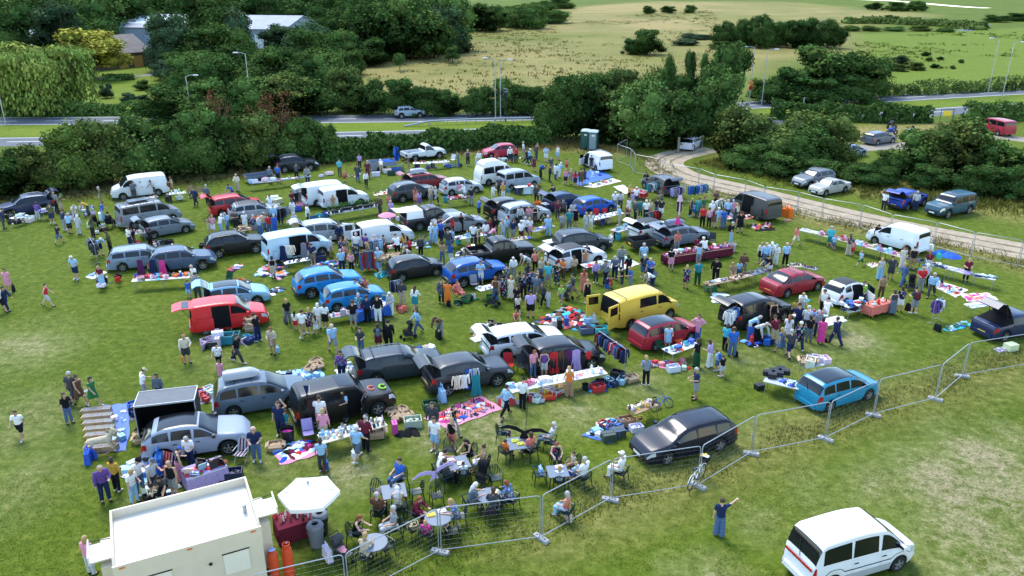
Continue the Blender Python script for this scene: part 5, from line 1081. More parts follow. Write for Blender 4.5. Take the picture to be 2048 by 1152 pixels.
def rail(x1, y1, x2, y2, cols, place, z=1.5, kind='shirt', n=12):
 a, b = G(x1, y1), G(x2, y2); d = b - a; L = d.length; yaw = math.atan2(d.y, d.x); o = thing('clothes_rail', f'metal clothes rail {place}', 'clothes rail', a, yaw)
 ob('top_bar', MB().tube([(-.05, 0, z), (L + .05, 0, z)], .016).mesh('top_bar', M_galv), o)
 for x in (0, L): ob('leg', MB().tube([(x, -.25, .02), (x, 0, .12), (x, .25, .02)], .014).tube([(x, 0, .1), (x, 0, z)], .014).mesh('leg', M_galv), o)
 cs = cols.split()
 for i in range(n):
  c = R.choice(cs); p = a + d * ((i + .5) / n); p.z = z - .02
  tag(ob('hanging_garment', hang_mesh(kind), None, p, yaw + R.uniform(-.25, .25), color=COL[c], scale=R.uniform(.85, 1.1)), f"{CN.get(c, c)} {'garment' if kind == 'shirt' else kind} hanging on the rail {place}", 'clothing', f'clothes on the rail {place}')
BR = 'bric mug vase plate bowl jug bottle tin'
# far left and top rows
T = table(24, 437, 52, 429, .7, 'white', 'white table of bric-a-brac at the navy estate'); on_table(T, BR + ' basket', 'white blue grey brown beige', 10, 'the table at the navy estate')
T = table(80, 424, 104, 419, .7, 'lightgrey', 'table by the raised boot of the navy estate'); on_table(T, 'carton tin bric basket', 'white lilac lightblue', 8, 'the table by the raised boot')
on_ground([(18, 452), (60, 446), (74, 436), (24, 442)], 'crate carton basket tin', 'grey turquoise white black', 12, 'the row of boxes left of the path')
on_ground([(112, 428), (188, 415), (196, 428), (140, 446)], 'carton bag bric frame crate toy', 'white lightgrey cream blue black', 20, 'the jumble behind the standing shoppers')
on_ground([(172, 440), (205, 436), (214, 470), (184, 474)], 'frame carton bag case basket bric', 'white black darkgreen brown lightgrey', 12, 'the pile left of the camper van', 1.3)
T = table(282, 399, 313, 392, .7, 'beige', 'table in front of the white panel van'); on_table(T, BR + ' book', 'brown beige white', 9, 'the table by the white panel van')
T = table(334, 388, 372, 384, .7, 'white', 'white table right of the white panel van'); on_table(T, 'bric lamp tin frame', 'white black cream', 6, 'the white table right of the panel van')
on_ground([(328, 402), (390, 395), (392, 398), (330, 406)], 'case tin crate shoes', 'black white charcoal', 7, 'the row on the grass right of the panel van')
T = table(255, 468, 290, 463, .7, 'cream', 'table behind the grey hatchback'); on_table(T, 'garment carton bric toy', 'cream pink white black', 9, 'the table behind the grey hatchback')
on_ground([(262, 490), (345, 486), (372, 500), (290, 500)], 'tray tin bag crate bric frame', 'grey white red black charcoal', 16, 'the spread behind the two grey estates')
T = table(265, 559, 385, 551, .75, 'white', 'long white table of toys beside the hung dresses'); on_table(T, 'toy garment basket bric', 'red orange white blue turquoise darkgreen brown pink', 24, 'the long toy table on the left')
sheet([(170, 555), (196, 541), (216, 545), (186, 559)], 'white', 'white sheet of clothes left of the pale blue-grey estate'); on_ground([(174, 553), (196, 543), (212, 546), (186, 556)], 'garment', 'white lightblue navy lilac', 9, 'the clothes sheet left of the blue-grey estate')
on_ground([(192, 566), (238, 558), (246, 572), (198, 588)], 'garment basket bag shoes', 'black red white navy', 9, 'the two folding stands on the left', 1.0, .3)
rail(186, 512, 196, 528, 'black charcoal grey red navy', 'left of the pale blue-grey estate', n=9)
for i, (x, y, c, k) in enumerate(((278, 518, 'plum', 'dress'), (303, 518, 'navy', 'dress'), (313, 517, 'slate', 'dress'), (322, 519, 'hotpink', 'dress'))): hung(x, y, 1.35, 270, k, c, f"{CN.get(c, c)} dress hung on the slate blue off-road car")
T = table(500, 366, 560, 360, .7, 'grey', 'table in front of the flat trailer'); on_table(T, 'tin crate bric tray', 'lightblue red grey white', 9, 'the table by the flat trailer')
T = table(562, 359, 620, 352, .7, 'slate', 'table alongside the black off-road estate'); on_table(T, 'bric tin tray bottle', 'white grey coral black', 9, 'the table by the black off-road estate')
on_ground([(636, 352), (668, 346), (672, 350), (640, 356)], 'garment shoes crate', 'orange white black', 7, 'the scatter right of the black estate')
on_ground([(680, 352), (735, 346), (745, 352), (690, 356)], 'bric tray bowl tin', 'cream pink white brown', 14, 'the strip of oddments by the blue tarps')
for x, y, c in ((745, 340, 'lightgrey'), (762, 338, 'blue'), (775, 346, 'white'), (790, 343, 'blue'), (752, 352, 'white'), (783, 350, 'darkgreen'), (800, 342, 'slate')): good('crate', G(x, y), .2, c, 'at the blue tarp stall', 'crates at the blue tarp stall', 1.5)
T = table(826, 326, 862, 325, .7, 'white', 'left table beside the silver-white pickup'); on_table(T, BR + ' tray', 'pink white red cream', 9, 'the left table by the pickup')
T = table(864, 325, 898, 322, .7, 'white', 'right table beside the silver-white pickup'); on_table(T, BR + ' tray', 'white cream beige', 9, 'the right table by the pickup')
on_ground([(822, 336), (922, 331), (928, 334), (830, 340)], 'crate bag tin case', 'blue navy white grey purple', 14, 'the row of tubs beneath the pickup tables')
on_ground([(980, 322), (1040, 316), (1080, 315), (1000, 326)], 'toy garment bag crate', 'red white pink green', 13, 'the toys by the red hatchback')
on_ground([(745, 388), (788, 376), (796, 384), (752, 390)], 'tray garment book bric', 'white cream brown red lightblue', 16, 'the strip left of the grey crossover')
sheet([(745, 390), (788, 377), (797, 384), (752, 392)], 'cream', 'cream ground sheet left of the grey crossover')
T = table(896, 398, 940, 393, .7, 'black', 'low table in front of the silver hatchback'); on_table(T, 'toy garment basket', 'pink white black red', 10, 'the toy table by the silver hatchback')
good('bucket', G(891, 404), 0, 'turquoise', 'beside the toy table', None, 1.6)
T = table(1030, 374, 1066, 371, .65, 'white', 'white table beside the silver-blue windowed van'); on_table(T, 'bric carton tin', 'white lightgrey red', 6, 'the table by the windowed van')
for x, c in ((1036, 'navy'), (1054, 'white'), (1068, 'lightgrey')): good('frame', G(x, 388), 4.7, c, 'leaning below the windowed van table', None, 2.0)
sheet([(1130, 350), (1196, 339), (1226, 354), (1160, 372)], 'blue', 'bright blue tarpaulin spread beside the ladder-rack van', 'tarpaulin', 'tarpaulin', M_obj)
on_ground([(1140, 352), (1195, 342), (1216, 352), (1162, 366)], 'bowl tray bag garment basket', 'lightblue white red navy', 14, 'the blue tarpaulin spread')
sheet([(1166, 374), (1226, 357), (1244, 363), (1190, 376)], 'cream', 'pale sheet of goods right of the blue tarpaulin'); on_ground([(1172, 373), (1222, 359), (1238, 363), (1188, 375)], 'carton garment box bric', 'white beige pink lightblue', 12, 'the pale sheet right of the blue tarpaulin')
sheet([(1226, 374), (1246, 370), (1268, 384), (1250, 388)], 'white', 'white sheet left of the red cloth table')
cloth(1262, 379, 1292, 384, .8, 'red', 'red cloth on the table by the upright boot'); T = table(1262, 380, 1292, 385, .75, 'white', 'table under the red cloth'); on_table((T[0], T[1], T[2], .765), BR, 'white cream lightblue', 8, 'the red cloth table')
rail(1294, 399, 1314, 392, 'lightgrey maroon teal white lilac', 'beside the upright open boot', n=9)
rail(1341, 408, 1366, 402, 'grey plum lilac lightgrey navy', 'behind the woman in black', n=10)
rail(1377, 404, 1412, 398, 'blue teal grey lightgrey navy tan black', 'left of the grey panel van', n=14)
# plant stall and the row of vans
T = table(655, 427, 757, 410, .8, 'lightgrey', 'long table lined with potted plants'); on_table(T, 'pot', 'green', 26, 'the long plant table', 1.15)
on_ground([(625, 440), (655, 428), (662, 436), (632, 446)], 'pot crate', 'turquoise blue', 10, 'the plants on the grass by the plant table')
on_ground([(565, 424), (600, 418), (600, 424), (570, 428)], 'pot crate', 'blue darkgreen', 10, 'the plant trays by the maroon seller')
sheet([(592, 404), (626, 402), (626, 412), (590, 412)], 'pink', 'pink patterned rug behind the white vans')
good('carton', G(547, 405), .3, 'white', 'alone behind the red estate', None, 3.0); good('carton', G(556, 407), .9, 'cream', 'beside the white carton on open grass', None, 2.4)
T = table(470, 462, 502, 456, .7, 'beige', 'wooden table in front of the silver crossover', 'wood'); on_table(T, BR + ' box', 'brown beige red', 8, 'the wooden table by the crossover')
T = table(500, 441, 530, 437, .7, 'cream', 'table behind the blue-dressed shoppers'); on_table(T, 'carton toy bric', 'orange red white', 7, 'the table behind the blue-dressed shoppers')
rail(563, 452, 578, 446, 'charcoal grey black slate', 'beside the silver crossover', n=8)
T = table(578, 442, 602, 446, .7, 'white', 'white table behind the silver people carrier'); on_table(T, 'tray bric', 'white coral', 6, 'the table behind the people carrier')
T = table(568, 526, 618, 517, .6, 'white', 'white table in front of the pale blue van'); on_table(T, 'shoes bric', 'navy black white', 8, 'the white table by the pale blue van')
for x, y, c, k in ((564, 490, 'navy', 'dress'), (574, 489, 'white', 'shirt'), (582, 489, 'cream', 'shirt'), (606, 484, 'striped', 'dress'), (612, 483, 'maroon', 'shirt')): hung(x, y, 1.55, 270, k, c, f"{c} {k} hung in the doorway of the pale blue van")
on_ground([(506, 552), (538, 524), (588, 540), (560, 560)], 'garment', 'lightblue white navy red orange lightgrey pink', 34, 'the heap in front of the pale blue van', 1.15, .02, .2)
on_ground([(598, 545), (640, 526), (685, 520), (672, 534)], 'garment shoes', 'blue white navy red lilac turquoise', 30, 'the strip right of the pale blue van', 1.1, .02, .1)
good('crate', G(639, 522), .1, 'navy', 'by the pale blue van bonnet', None, 1.8)
on_ground([(455, 540), (478, 527), (484, 533), (462, 546)], 'garment shoes tray', 'red white black lilac', 9, 'the small rug in the open grass'); sheet([(455, 541), (478, 526), (485, 533), (463, 547)], 'black', 'small dark rug in the open grass')
on_ground([(402, 494), (412, 490), (412, 498), (404, 500)], 'crate', 'black', 2, 'the gap behind the black sporty car')
T = table(776, 494, 832, 487, .8, 'cream', 'busy table in front of the stained white van'); on_table(T, 'garment bric book carton', 'red brown white beige black lightblue', 16, 'the busy table by the stained van')
T = table(752, 520, 800, 512, .8, 'brown', 'low table among the shoppers by the stained van', 'wood'); on_table(T, 'bric garment box tin', 'brown cream green red', 12, 'the low table by the stained van')
rail(722, 545, 748, 541, 'navy denim slate lightblue red', 'left of the black hatchback', n=12, kind='dress'); rail(742, 520, 766, 516, 'lightblue slate denim grey', 'in the crowd left of the black hatchback', n=9)
on_ground([(748, 548), (790, 536), (795, 546), (756, 556)], 'garment frame tray', 'white turquoise lightgrey', 10, 'the pale rug left of the black hatchback'); sheet([(748, 550), (786, 536), (796, 546), (756, 558)], 'turquoise', 'pale turquoise rug left of the black hatchback')
on_ground([(760, 430), (790, 422), (800, 446), (770, 455)], 'bag toy bucket garment', 'pink white lilac blue', 9, 'the pink clutter by the white canopy pickup');
on_ground([(822, 490), (860, 484), (868, 496), (830, 502)], 'tray crate frame bucket', 'grey white lightblue', 9, 'the clutter right of the stained van')
T = table(905, 477, 970, 467, .8, 'white', 'long busy table by the grey car'); on_table(T, 'bowl bric mug garment tin', 'red white black lightgrey coral', 20, 'the long table by the grey car')
good('bucket', G(917, 488), 0, 'turquoise', 'below the long table by the grey car', None, 1.7); good('bag', G(901, 505), .4, 'blue', 'held by the charcoal shopper', None, 1.6)
T = table(925, 501, 962, 496, .8, 'cream', 'table beside the pickup with lowered tailgate'); on_table(T, 'garment bric carton', 'beige white turquoise red', 10, 'the table by the lowered tailgate')
on_ground([(898, 514), (925, 508), (930, 516), (905, 522)], 'carton frame tray', 'white lightgrey blue', 6, 'the grass behind the pickup')
T = table(1062, 462, 1105, 450, .8, 'grey', 'table along the silver people carrier at centre'); on_table(T, 'tray bric tin garment', 'white blue mustard grey', 13, 'the table along the centre people carrier')
T = table(1020, 480, 1056, 474, .7, 'beige', 'table among shoppers behind the pickup'); on_table(T, 'bric book garment', 'white blue brown', 8, 'the table among the shoppers')
T = table(1090, 484, 1122, 478, .8, 'white', 'bare white table behind the black people carrier')
on_ground([(1070, 496), (1105, 486), (1112, 500), (1080, 510)], 'toy bag garment frame', 'pink white green turquoise', 12, 'the toys behind the black people carrier')
T = table(986, 404, 1024, 396, .6, 'beige', 'table behind the far black off-road car'); on_table(T, 'bric tray', 'turquoise white brown', 6, 'the table behind the far black car')
T = table(1086, 408, 1106, 404, .7, 'white', 'white table left of the dark blue hatchback')
good('bucket', G(1075, 418), 0, 'orange', 'left of the dark blue hatchback', None, 2.2)
T = table(1182, 438, 1242, 424, .8, 'white', 'long white crockery table by the bright blue car'); on_table(T, BR, 'white lightgrey grey lightblue', 22, 'the white crockery table by the blue car')
on_ground([(1184, 446), (1210, 440), (1230, 440), (1200, 452)], 'crate box basket', 'blue brown beige', 8, 'the boxes under the white crockery table', 1.3)
T = table(1228, 462, 1262, 452, .9, 'lightgrey', 'grey trestle heaped with goods by the white hatchback'); on_table(T, 'garment carton toy', 'turquoise white lightgrey', 9, 'the grey trestle by the white hatchback')
on_ground([(1205, 482), (1232, 470), (1238, 480), (1212, 488)], 'garment bag', 'white lightblue black', 8, 'the clothes left of the white hatchback'); good('bucket', G(1236, 480), 0, 'turquoise', 'left of the white hatchback', None, 1.7)
rail(1290, 446, 1318, 440, 'brown teal slate red grey black', 'behind the white hatchback', z=.9, n=14)
# red cloth table, off-road stall, centre crowd
cloth(1330, 510, 1395, 500, .9, 'maroon', 'left maroon cloth on the long table by the slate car', drop=.6); cloth(1396, 500, 1458, 491, .9, 'maroon', 'right maroon cloth on the long table by the slate car', drop=.6)
T = table(1330, 511, 1458, 492, .85, 'beige', 'long table under the maroon cloths'); on_table((T[0], T[1], T[2], .77), 'carton tin bric garment toy mug', 'lightblue white red purple cream pink', 34, 'the long maroon table')
good('bucket', G(1463, 503), 0, 'lightgrey', 'at the end of the maroon table', None, 2.0)
T = table(1166, 532, 1208, 524, .8, 'white', 'white table beside the white off-road car'); on_table(T, 'garment carton bric', 'white red black lightgrey', 11, 'the table by the white off-road car')
on_ground([(1205, 528), (1245, 514), (1276, 528), (1240, 540)], 'carton garment tray bric', 'white lightgrey red lightblue', 26, 'the white spread right of the white off-road car'); sheet([(1203, 530), (1244, 513), (1280, 528), (1240, 542)], 'white', 'white sheet right of the white off-road car')
T = table(956, 579, 988, 571, .7, 'white', 'white table in front of the royal blue crossover'); on_table(T, 'mug bric tin', 'white lightgrey red', 8, 'the table by the royal blue crossover')
on_ground([(905, 610), (950, 594), (962, 598), (914, 614)], 'shoes tray crate frame', 'black white charcoal green', 13, 'the strip in front of the seated seller'); good('crate', G(983, 600), .1, 'green', 'in front of the royal blue crossover', None, 1.2)
T = table(1436, 436, 1500, 432, .8, 'cream', 'table hidden by the crowd at the grey van'); on_table(T, 'garment bric bowl toy', 'red white brown cream', 16, 'the table by the grey van crowd')
T = table(1486, 437, 1502, 432, .6, 'coral', 'red table at the grey van door'); on_table(T, 'bowl tin', 'red white', 5, 'the red table at the grey van door')
on_ground([(1500, 450), (1540, 450), (1552, 460), (1510, 462)], 'toy garment bric', 'pink orange cream red purple', 18, 'the toy spread right of the grey van'); sheet([(1500, 449), (1540, 448), (1552, 461), (1512, 463)], 'black', 'dark mat of toys right of the grey van')
good('bag', G(1576, 434), .3, 'orange', 'on the grass behind the grey van', None, 2.6); good('bag', G(1568, 433), .9, 'orange', 'slumped on the grass behind the grey van', None, 2.2); good('tray', G(1575, 442), .2, 'tan', 'behind the grey van', None, 1.6)
# right side
T = table(1602, 458, 1640, 467, .8, 'lightgrey', 'far left book table by the track'); on_table(T, 'book tray', 'white lightgrey cream', 9, 'the far left book table')
T = table(1641, 467, 1700, 482, .9, 'beige', 'second book table by the track'); on_table(T, 'book books garment tray', 'pink white cream brown red', 22, 'the second book table')
T = table(1701, 482, 1762, 499, .9, 'beige', 'book table in front of the white van'); on_table(T, 'book books garment tray', 'pink cream white brown lightblue', 24, 'the book table by the white van')
T = table(1764, 500, 1810, 513, .9, 'beige', 'book table behind the cream-dressed woman', 'black'); on_table(T, 'book books tray', 'lilac pink white lightblue', 15, 'the book table behind the cream dress')
T = table(1814, 514, 1848, 524, .8, 'charcoal', 'black table between the book tables', 'black'); on_table(T, 'tray tin', 'black charcoal grey', 8, 'the black table among the books')
T = table(1858, 526, 1900, 536, .8, 'lightgrey', 'white folding table left of the blonde seller'); on_table(T, 'book tray', 'white lilac navy lightblue', 12, 'the folding table left of the blonde seller')
T = table(1901, 536, 1942, 547, .8, 'lightgrey', 'white folding table by the blonde seller'); on_table(T, 'book tray', 'white lilac lightgrey', 9, 'the folding table by the blonde seller')
T = table(1948, 549, 1992, 557, .8, 'lightgrey', 'last folding table at the right end'); on_table(T, 'book tray', 'navy slate white', 9, 'the last folding table at the right')
sheet([(1872, 560), (1936, 580), (1912, 596), (1862, 572)], 'cream', 'cream sheet of children’s goods on the right'.replace('’', "")); on_ground([(1872, 562), (1930, 580), (1910, 592), (1866, 573)], 'garment book toy tray', 'red white navy pink lightblue cream', 30, 'the cream sheet on the right')
sheet([(1918, 588), (1976, 586), (1998, 600), (1936, 604)], 'cream', 'pale sheet of pink clothes at the far right'); on_ground([(1924, 590), (1972, 588), (1990, 599), (1940, 602)], 'garment', 'pink coral white hotpink', 26, 'the pink clothes sheet at the far right')
sheet([(1732, 529), (1746, 525), (1760, 531), (1744, 536)], 'cream', 'small round-edged mat on the grass by the running child'); on_ground([(1736, 529), (1746, 527), (1756, 531), (1744, 534)], 'bric', 'red brown white', 7, 'the small mat by the running child')
for i, (x, y, s) in enumerate(((1880, 508, 3.2), (1893, 510, 3.6), (1906, 513, 3.0))): good('garment', G(x, y), i, 'blue', 'in the crumpled tarpaulin pile on the grass', 'crumpled blue tarpaulins', s)
good('bag', G(1877, 517), .2, 'turquoise', 'beside the crumpled tarpaulins', None, 1.2); good('bag', G(1857, 502), .5, 'white', 'behind the white van by the track', None, 1.8)
T = table(1412, 568, 1456, 558, .7, 'tan', 'left wooden trestle table by the dark red car', 'wood'); on_table(T, 'bric tray book bowl', 'brown white lightblue tan', 11, 'the left wooden trestle')
T = table(1457, 558, 1500, 548, .7, 'tan', 'middle wooden trestle table by the dark red car', 'wood'); on_table(T, 'bric tray tin', 'brown tan black cream', 12, 'the middle wooden trestle')
T = table(1501, 547, 1535, 539, .7, 'slate', 'dark end table beside the dark red car', 'wood'); on_table(T, 'tray frame', 'grey slate brown', 6, 'the dark end table')
T = table(1578, 532, 1606, 530, .6, 'beige', 'table behind the dark red car roof'); on_table(T, 'bric bottle tin', 'cream brown grey', 9, 'the table behind the dark red car')
T = table(1607, 532, 1634, 538, .6, 'grey', 'metal table beyond the dark red car bonnet'); on_table(T, 'tray bric', 'black charcoal red', 7, 'the metal table beyond the red bonnet')
good('crate', G(1421, 582), .1, 'green', 'under the left wooden trestle', None, 1.3); good('case', G(1434, 572), .2, 'brown', 'at the left wooden trestle', None, .9)
T = table(1688, 612, 1728, 602, .7, 'lightgrey', 'metal table of phones and toys by the tiny white car'); on_table(T, 'tray garment carton', 'blue white red black', 13, 'the metal table by the tiny white car')
T = table(1690, 622, 1722, 616, .5, 'white', 'low shelf below the metal table', z=.35); on_table(T, 'tray book', 'black navy white', 6, 'the low shelf by the tiny white car')
cloth(1735, 611, 1776, 600, .75, 'coral', 'orange patterned cloth on the table by the tiny white car', drop=.55); T = table(1735, 612, 1776, 601, .7, 'tan', 'table under the orange patterned cloth', 'wood'); on_table((T[0], T[1], T[2], .77), 'bric toy bottle', 'red brown white', 7, 'the orange cloth table')
sheet([(1602, 602), (1616, 598), (1622, 602), (1608, 606)], 'turquoise', 'small blue net on the grass by the tiny white car')
T = table(1592, 634, 1648, 626, .8, 'white', 'crowded table beside the black car'); on_table(T, 'garment carton toy', 'white red black blue lightgrey', 16, 'the crowded table by the black car')
T = table(1646, 646, 1684, 636, .8, 'white', 'white table end at the black car stall'); on_table(T, 'garment tray', 'white lightgrey', 7, 'the white table end by the black car')
on_ground([(1486, 684), (1540, 672), (1546, 692), (1500, 696)], 'garment bag', 'blue navy white red black lightblue', 20, 'the clothes heap beside the black car', 1.1, .02, .15)
rail(1452, 672, 1468, 660, 'lightgrey navy striped white blue', 'at the open boot of the black car', z=1.6, n=9); hung(1505, 600, 1.5, 250, 'shirt', 'lilac', 'lilac shirt hung on the black car rear pillar', sc=1.25)
good('frame', G(1506, 678), 4.6, 'blue', 'leaning against the black car', None, 2.2)
on_ground([(1420, 594), (1452, 588), (1456, 600), (1430, 606)], 'garment', 'white', 5, 'the white heap behind the black car', 1.6)
T = table(1334, 703, 1390, 684, .8, 'white', 'white table beside the crimson car'); on_table(T, 'garment bowl bric carton bottle', 'white turquoise red blue orange lightgrey', 15, 'the white table by the crimson car')
on_ground([(1276, 732), (1300, 726), (1396, 722), (1382, 744)], 'garment shoes carton', 'white green lightgrey red blue pink', 26, 'the spread below the crimson car'); good('crate', G(1346, 742), .3, 'white', 'standing in the spread by the crimson car', None, 1.2)
# yellow van heap and front row
on_ground([(1066, 645), (1132, 612), (1182, 632), (1150, 662)], 'garment', 'red white coral black navy grey red brown turquoise', 72, 'the big clothes heap behind the yellow van', 1.15, .02, .3)
for x, y, c in ((1108, 658, 'lightgrey'), (1119, 656, 'black'), (1132, 652, 'blue')): good('case', G(x, y), .1, c, 'by the big clothes heap', None, 1.15)
for x, y, c in ((1172, 666, 'slate'), (1186, 662, 'brown'), (1202, 666, 'turquoise')): good('crate', G(x, y), .2, c, 'below the yellow van rear doors', None, 1.4)
on_ground([(1165, 655), (1190, 645), (1198, 655), (1178, 664)], 'garment bag', 'lightblue turquoise white', 8, 'the bags behind the yellow van', 1.0, .3)
on_ground([(940, 665), (985, 650), (1000, 662), (955, 690)], 'bag tray crate frame garment', 'white brown charcoal green cream', 16, 'the clutter behind the white estate', 1.2)
T = table(945, 680, 972, 672, .6, 'white', 'white round-topped table behind the white estate');
T = table(1018, 778, 1082, 764, .8, 'white', 'left white table in front of the coats'); on_table(T, 'toy bric garment carton', 'pink white red cream lightblue', 14, 'the left white table by the coats')
T = table(1083, 764, 1146, 752, .8, 'white', 'middle white table in front of the coats'); on_table(T, 'carton bric mug', 'lightblue white cream', 10, 'the middle white table by the coats')
T = table(1147, 752, 1208, 740, .8, 'white', 'right white table in front of the coats'); on_table(T, 'bric mug plate toy', 'white cream coral', 11, 'the right white table by the coats')
on_ground([(1050, 800), (1130, 776), (1150, 788), (1075, 806)], 'bag basket crate toy', 'red white yellow lightgrey cream orange', 14, 'the row under the white tables', 1.0)
on_ground([(1150, 782), (1240, 752), (1256, 770), (1190, 784)], 'garment crate bucket shoes', 'blue orange navy black turquoise red lightblue', 22, 'the spread under the coat rail', 1.05)
good('box', G(1262, 762), .4, 'tan', 'at the foot of the coat rail', None, 1.3)
rail(1196, 718, 1248, 756, 'navy denim slate red maroon blue black lightgrey navy denim', 'full of jeans at the black car nose', z=1.7, n=22, kind='shirt')
for x, y, c, k in ((1108, 702, 'red', 'dress'), (1122, 700, 'brown', 'trousers'), (1138, 698, 'plum', 'dress'), (1153, 697, 'lilac', 'dress'), (1178, 702, 'red', 'shirt')): hung(x, y, 1.42, 280, k, c, f"{c} {k} hung along the black car side", sc=1.1 if k != 'shirt' else .6)
for x, y, c, k in ((914, 750, 'cream', 'shirt'), (928, 748, 'white', 'shirt'), (938, 736, 'blue', 'dress'), (948, 735, 'lightgrey', 'shirt'), (952, 748, 'teal', 'dress')): hung(x, y, 1.4, 285, k, c, f"{c} {k} hung on the charcoal off-road car")
sheet([(846, 838), (962, 792), (1006, 818), (896, 858)], 'pink', 'pink patterned blanket spread by the charcoal car', 'blanket', 'blanket'); on_ground([(858, 836), (960, 796), (998, 816), (898, 852)], 'garment shoes book bric', 'white blue coral red navy cream hotpink orange lilac', 62, 'the pink blanket spread', 1.0, .03, .06)
good('crate', G(862, 818), .3, 'darkgreen', 'at the back of the pink blanket', None, 1.4); good('bag', G(884, 800), .4, 'lightblue', 'standing by the charcoal car boot', None, 2.0)
on_ground([(995, 806), (1050, 795), (1056, 806), (1000, 818)], 'garment bag frame', 'white lightgrey red', 10, 'the goods right of the pink blanket')
sheet([(545, 748), (640, 733), (652, 758), (592, 776)], 'lightblue', 'pale blue sheet behind the roof-box car'); on_ground([(550, 749), (622, 738), (640, 756), (592, 770)], 'garment carton bric book garment', 'white lightblue beige lightblue navy', 34, 'the pale blue sheet behind the roof-box car')
for x, y in ((622, 742), (636, 736), (632, 728)): good('box', G(x, y), .3 * x, 'tan', 'on the pale blue sheet', 'boxes on the pale blue sheet', 1.2)
on_ground([(392, 790), (436, 780), (440, 800), (398, 808)], 'carton bottle book crate', 'white blue lightblue red', 18, 'the spread between trailer and roof-box car'); sheet([(390, 790), (436, 779), (442, 801), (396, 810)], 'lightgrey', 'pale sheet between the trailer and the roof-box car')
sheet([(668, 742), (700, 728), (722, 752), (690, 768)], 'white', 'white sheet at the open boot of the roof-bar estate'); on_ground([(674, 742), (700, 732), (714, 752), (690, 762)], 'garment bag carton', 'white lightblue lightgrey', 14, 'the white sheet at the estate boot')
on_ground([(832, 704), (862, 694), (876, 702), (850, 712)], 'carton bag toy', 'white blue turquoise beige', 8, 'the goods beyond the roof-bar estate')
T = table(640, 878, 704, 860, .85, 'cream', 'left crockery table by the large black car'); on_table(T, BR, 'white cream white lightblue grey', 30, 'the left crockery table')
T = table(705, 860, 768, 842, .85, 'cream', 'right crockery table by the large black car'); on_table(T, BR, 'white cream lightblue black', 30, 'the right crockery table')
for x, y, r in ((786, 828, .2), (802, 826, .9), (812, 836, .4), (795, 838, 1.4)): good('box', G(x, y, .0), r, 'tan', 'right of the crockery tables', 'boxes right of the crockery tables', 1.15)
good('box', G(752, 874), .2, 'tan', 'beneath the right crockery table', None, 1.6); good('case', G(790, 866), .3, 'hotpink', 'right of the crockery tables', None, 1.1); good('crate', G(826, 852), .2, 'lightgrey', 'on the black bin bags', None, 1.5)
for i, (x, y) in enumerate(((800, 868), (816, 866), (828, 864))): good('garment', G(x, y), i, 'black', 'in the row of bin bags on the grass', 'black bin bags by the crockery stall', 2.0)
sheet([(546, 902), (618, 886), (652, 905), (562, 932)], 'pink', 'pink rug of clothes in front of the large black car', 'rug', 'rug'); on_ground([(550, 898), (612, 880), (650, 900), (568, 922)], 'garment', 'red white black hotpink blue maroon white lightblue', 52, 'the pink rug of clothes', 1.0, .02, .12)
good('box', G(552, 898), .2, 'tan', 'left of the pink rug', None, 1.3); good('bucket', G(577, 882), 0, 'black', 'behind the pink rug', None, 2.2); good('garment', up(577, 882, .5), 0, 'hotpink', 'in the black tub behind the pink rug', None, 1.1)
# bottom left: boxes of discs on the tarpaulin, table by the silver-blue car
sheet([(206, 812), (264, 806), (254, 902), (206, 906)], 'blue', 'blue tarpaulin beside the boxes of discs', 'tarpaulin', 'tarpaulin', M_obj)
k = 0
for r_ in range(7):
 for c_ in range(3):
  x = 178 + c_ * 17 + (6 - r_) * 2.2; y = 902 - r_ * 12.5 - c_ * 1.5; good('discs', G(x, y), .12 + R.uniform(-.06, .06), 'lightgrey', 'in the block of disc boxes on the left', 'boxes of discs on the left', .98); k += 1
on_ground([(226, 830), (256, 816), (248, 884), (222, 892)], 'carton book bric tray', 'white lightblue lightgrey green', 16, 'the blue tarpaulin by the disc boxes')
sheet([(262, 812), (300, 806), (298, 838), (258, 842)], 'navy', 'dark blue tarpaulin left of the black trailer', 'tarpaulin', 'tarpaulin', M_obj); on_ground([(264, 814), (298, 808), (296, 836), (262, 838)], 'garment bag bric crate', 'white blue lilac black lightgrey', 20, 'the dark blue tarpaulin')
good('bag', G(178, 924), .3, 'blue', 'at the corner of the disc boxes', None, 1.7); good('bag', G(186, 916), 1.2, 'blue', 'behind the blue bag by the disc boxes', None, 1.2)
good('box', G(282, 884), .3, 'tan', 'stacked lowest behind the silver-blue car', None, 1.2); good('box', up(283, 883, .3), .8, 'tan', 'on top of the box behind the silver-blue car', None, .9); good('box', G(298, 862), .2, 'tan', 'against the black trailer', None, 1.2)
cloth(368, 948, 446, 922, .9, 'lilac', 'lilac cloth on the table by the silver-blue car', drop=.62); T = table(368, 950, 446, 924, .85, 'white', 'table under the lilac cloth'); on_table((T[0], T[1], T[2], .77), 'bric book frame tin tray garment', 'red cream brown lightblue white black', 24, 'the lilac cloth table')
sheet([(238, 934), (300, 918), (322, 958), (262, 972)], 'lightblue', 'pale blue ground sheet by the silver-blue car'); on_ground([(244, 936), (296, 922), (314, 956), (264, 968)], 'garment book tray carton', 'white lightblue cream blue lightgrey', 26, 'the pale sheet by the silver-blue car')
on_ground([(290, 975), (340, 955), (360, 985), (300, 1010)], 'garment plate crate bowl tray', 'white lightblue black navy', 24, 'the spread behind the catering trailer'); good('bag', G(322, 940), .3, 'blue', 'by the striped deckchair', None, 2.4); good('bag', G(312, 950), 1, 'blue', 'slumped by the striped deckchair', None, 1.9)
on_ground([(384, 972), (440, 955), (448, 964), (396, 982)], 'basket vase bucket pot bowl', 'white grey brown blue', 12, 'the row of pots under the lilac table'); good('crate', G(467, 956), .2, 'navy', 'with a pale lid right of the lilac table', None, 1.4)
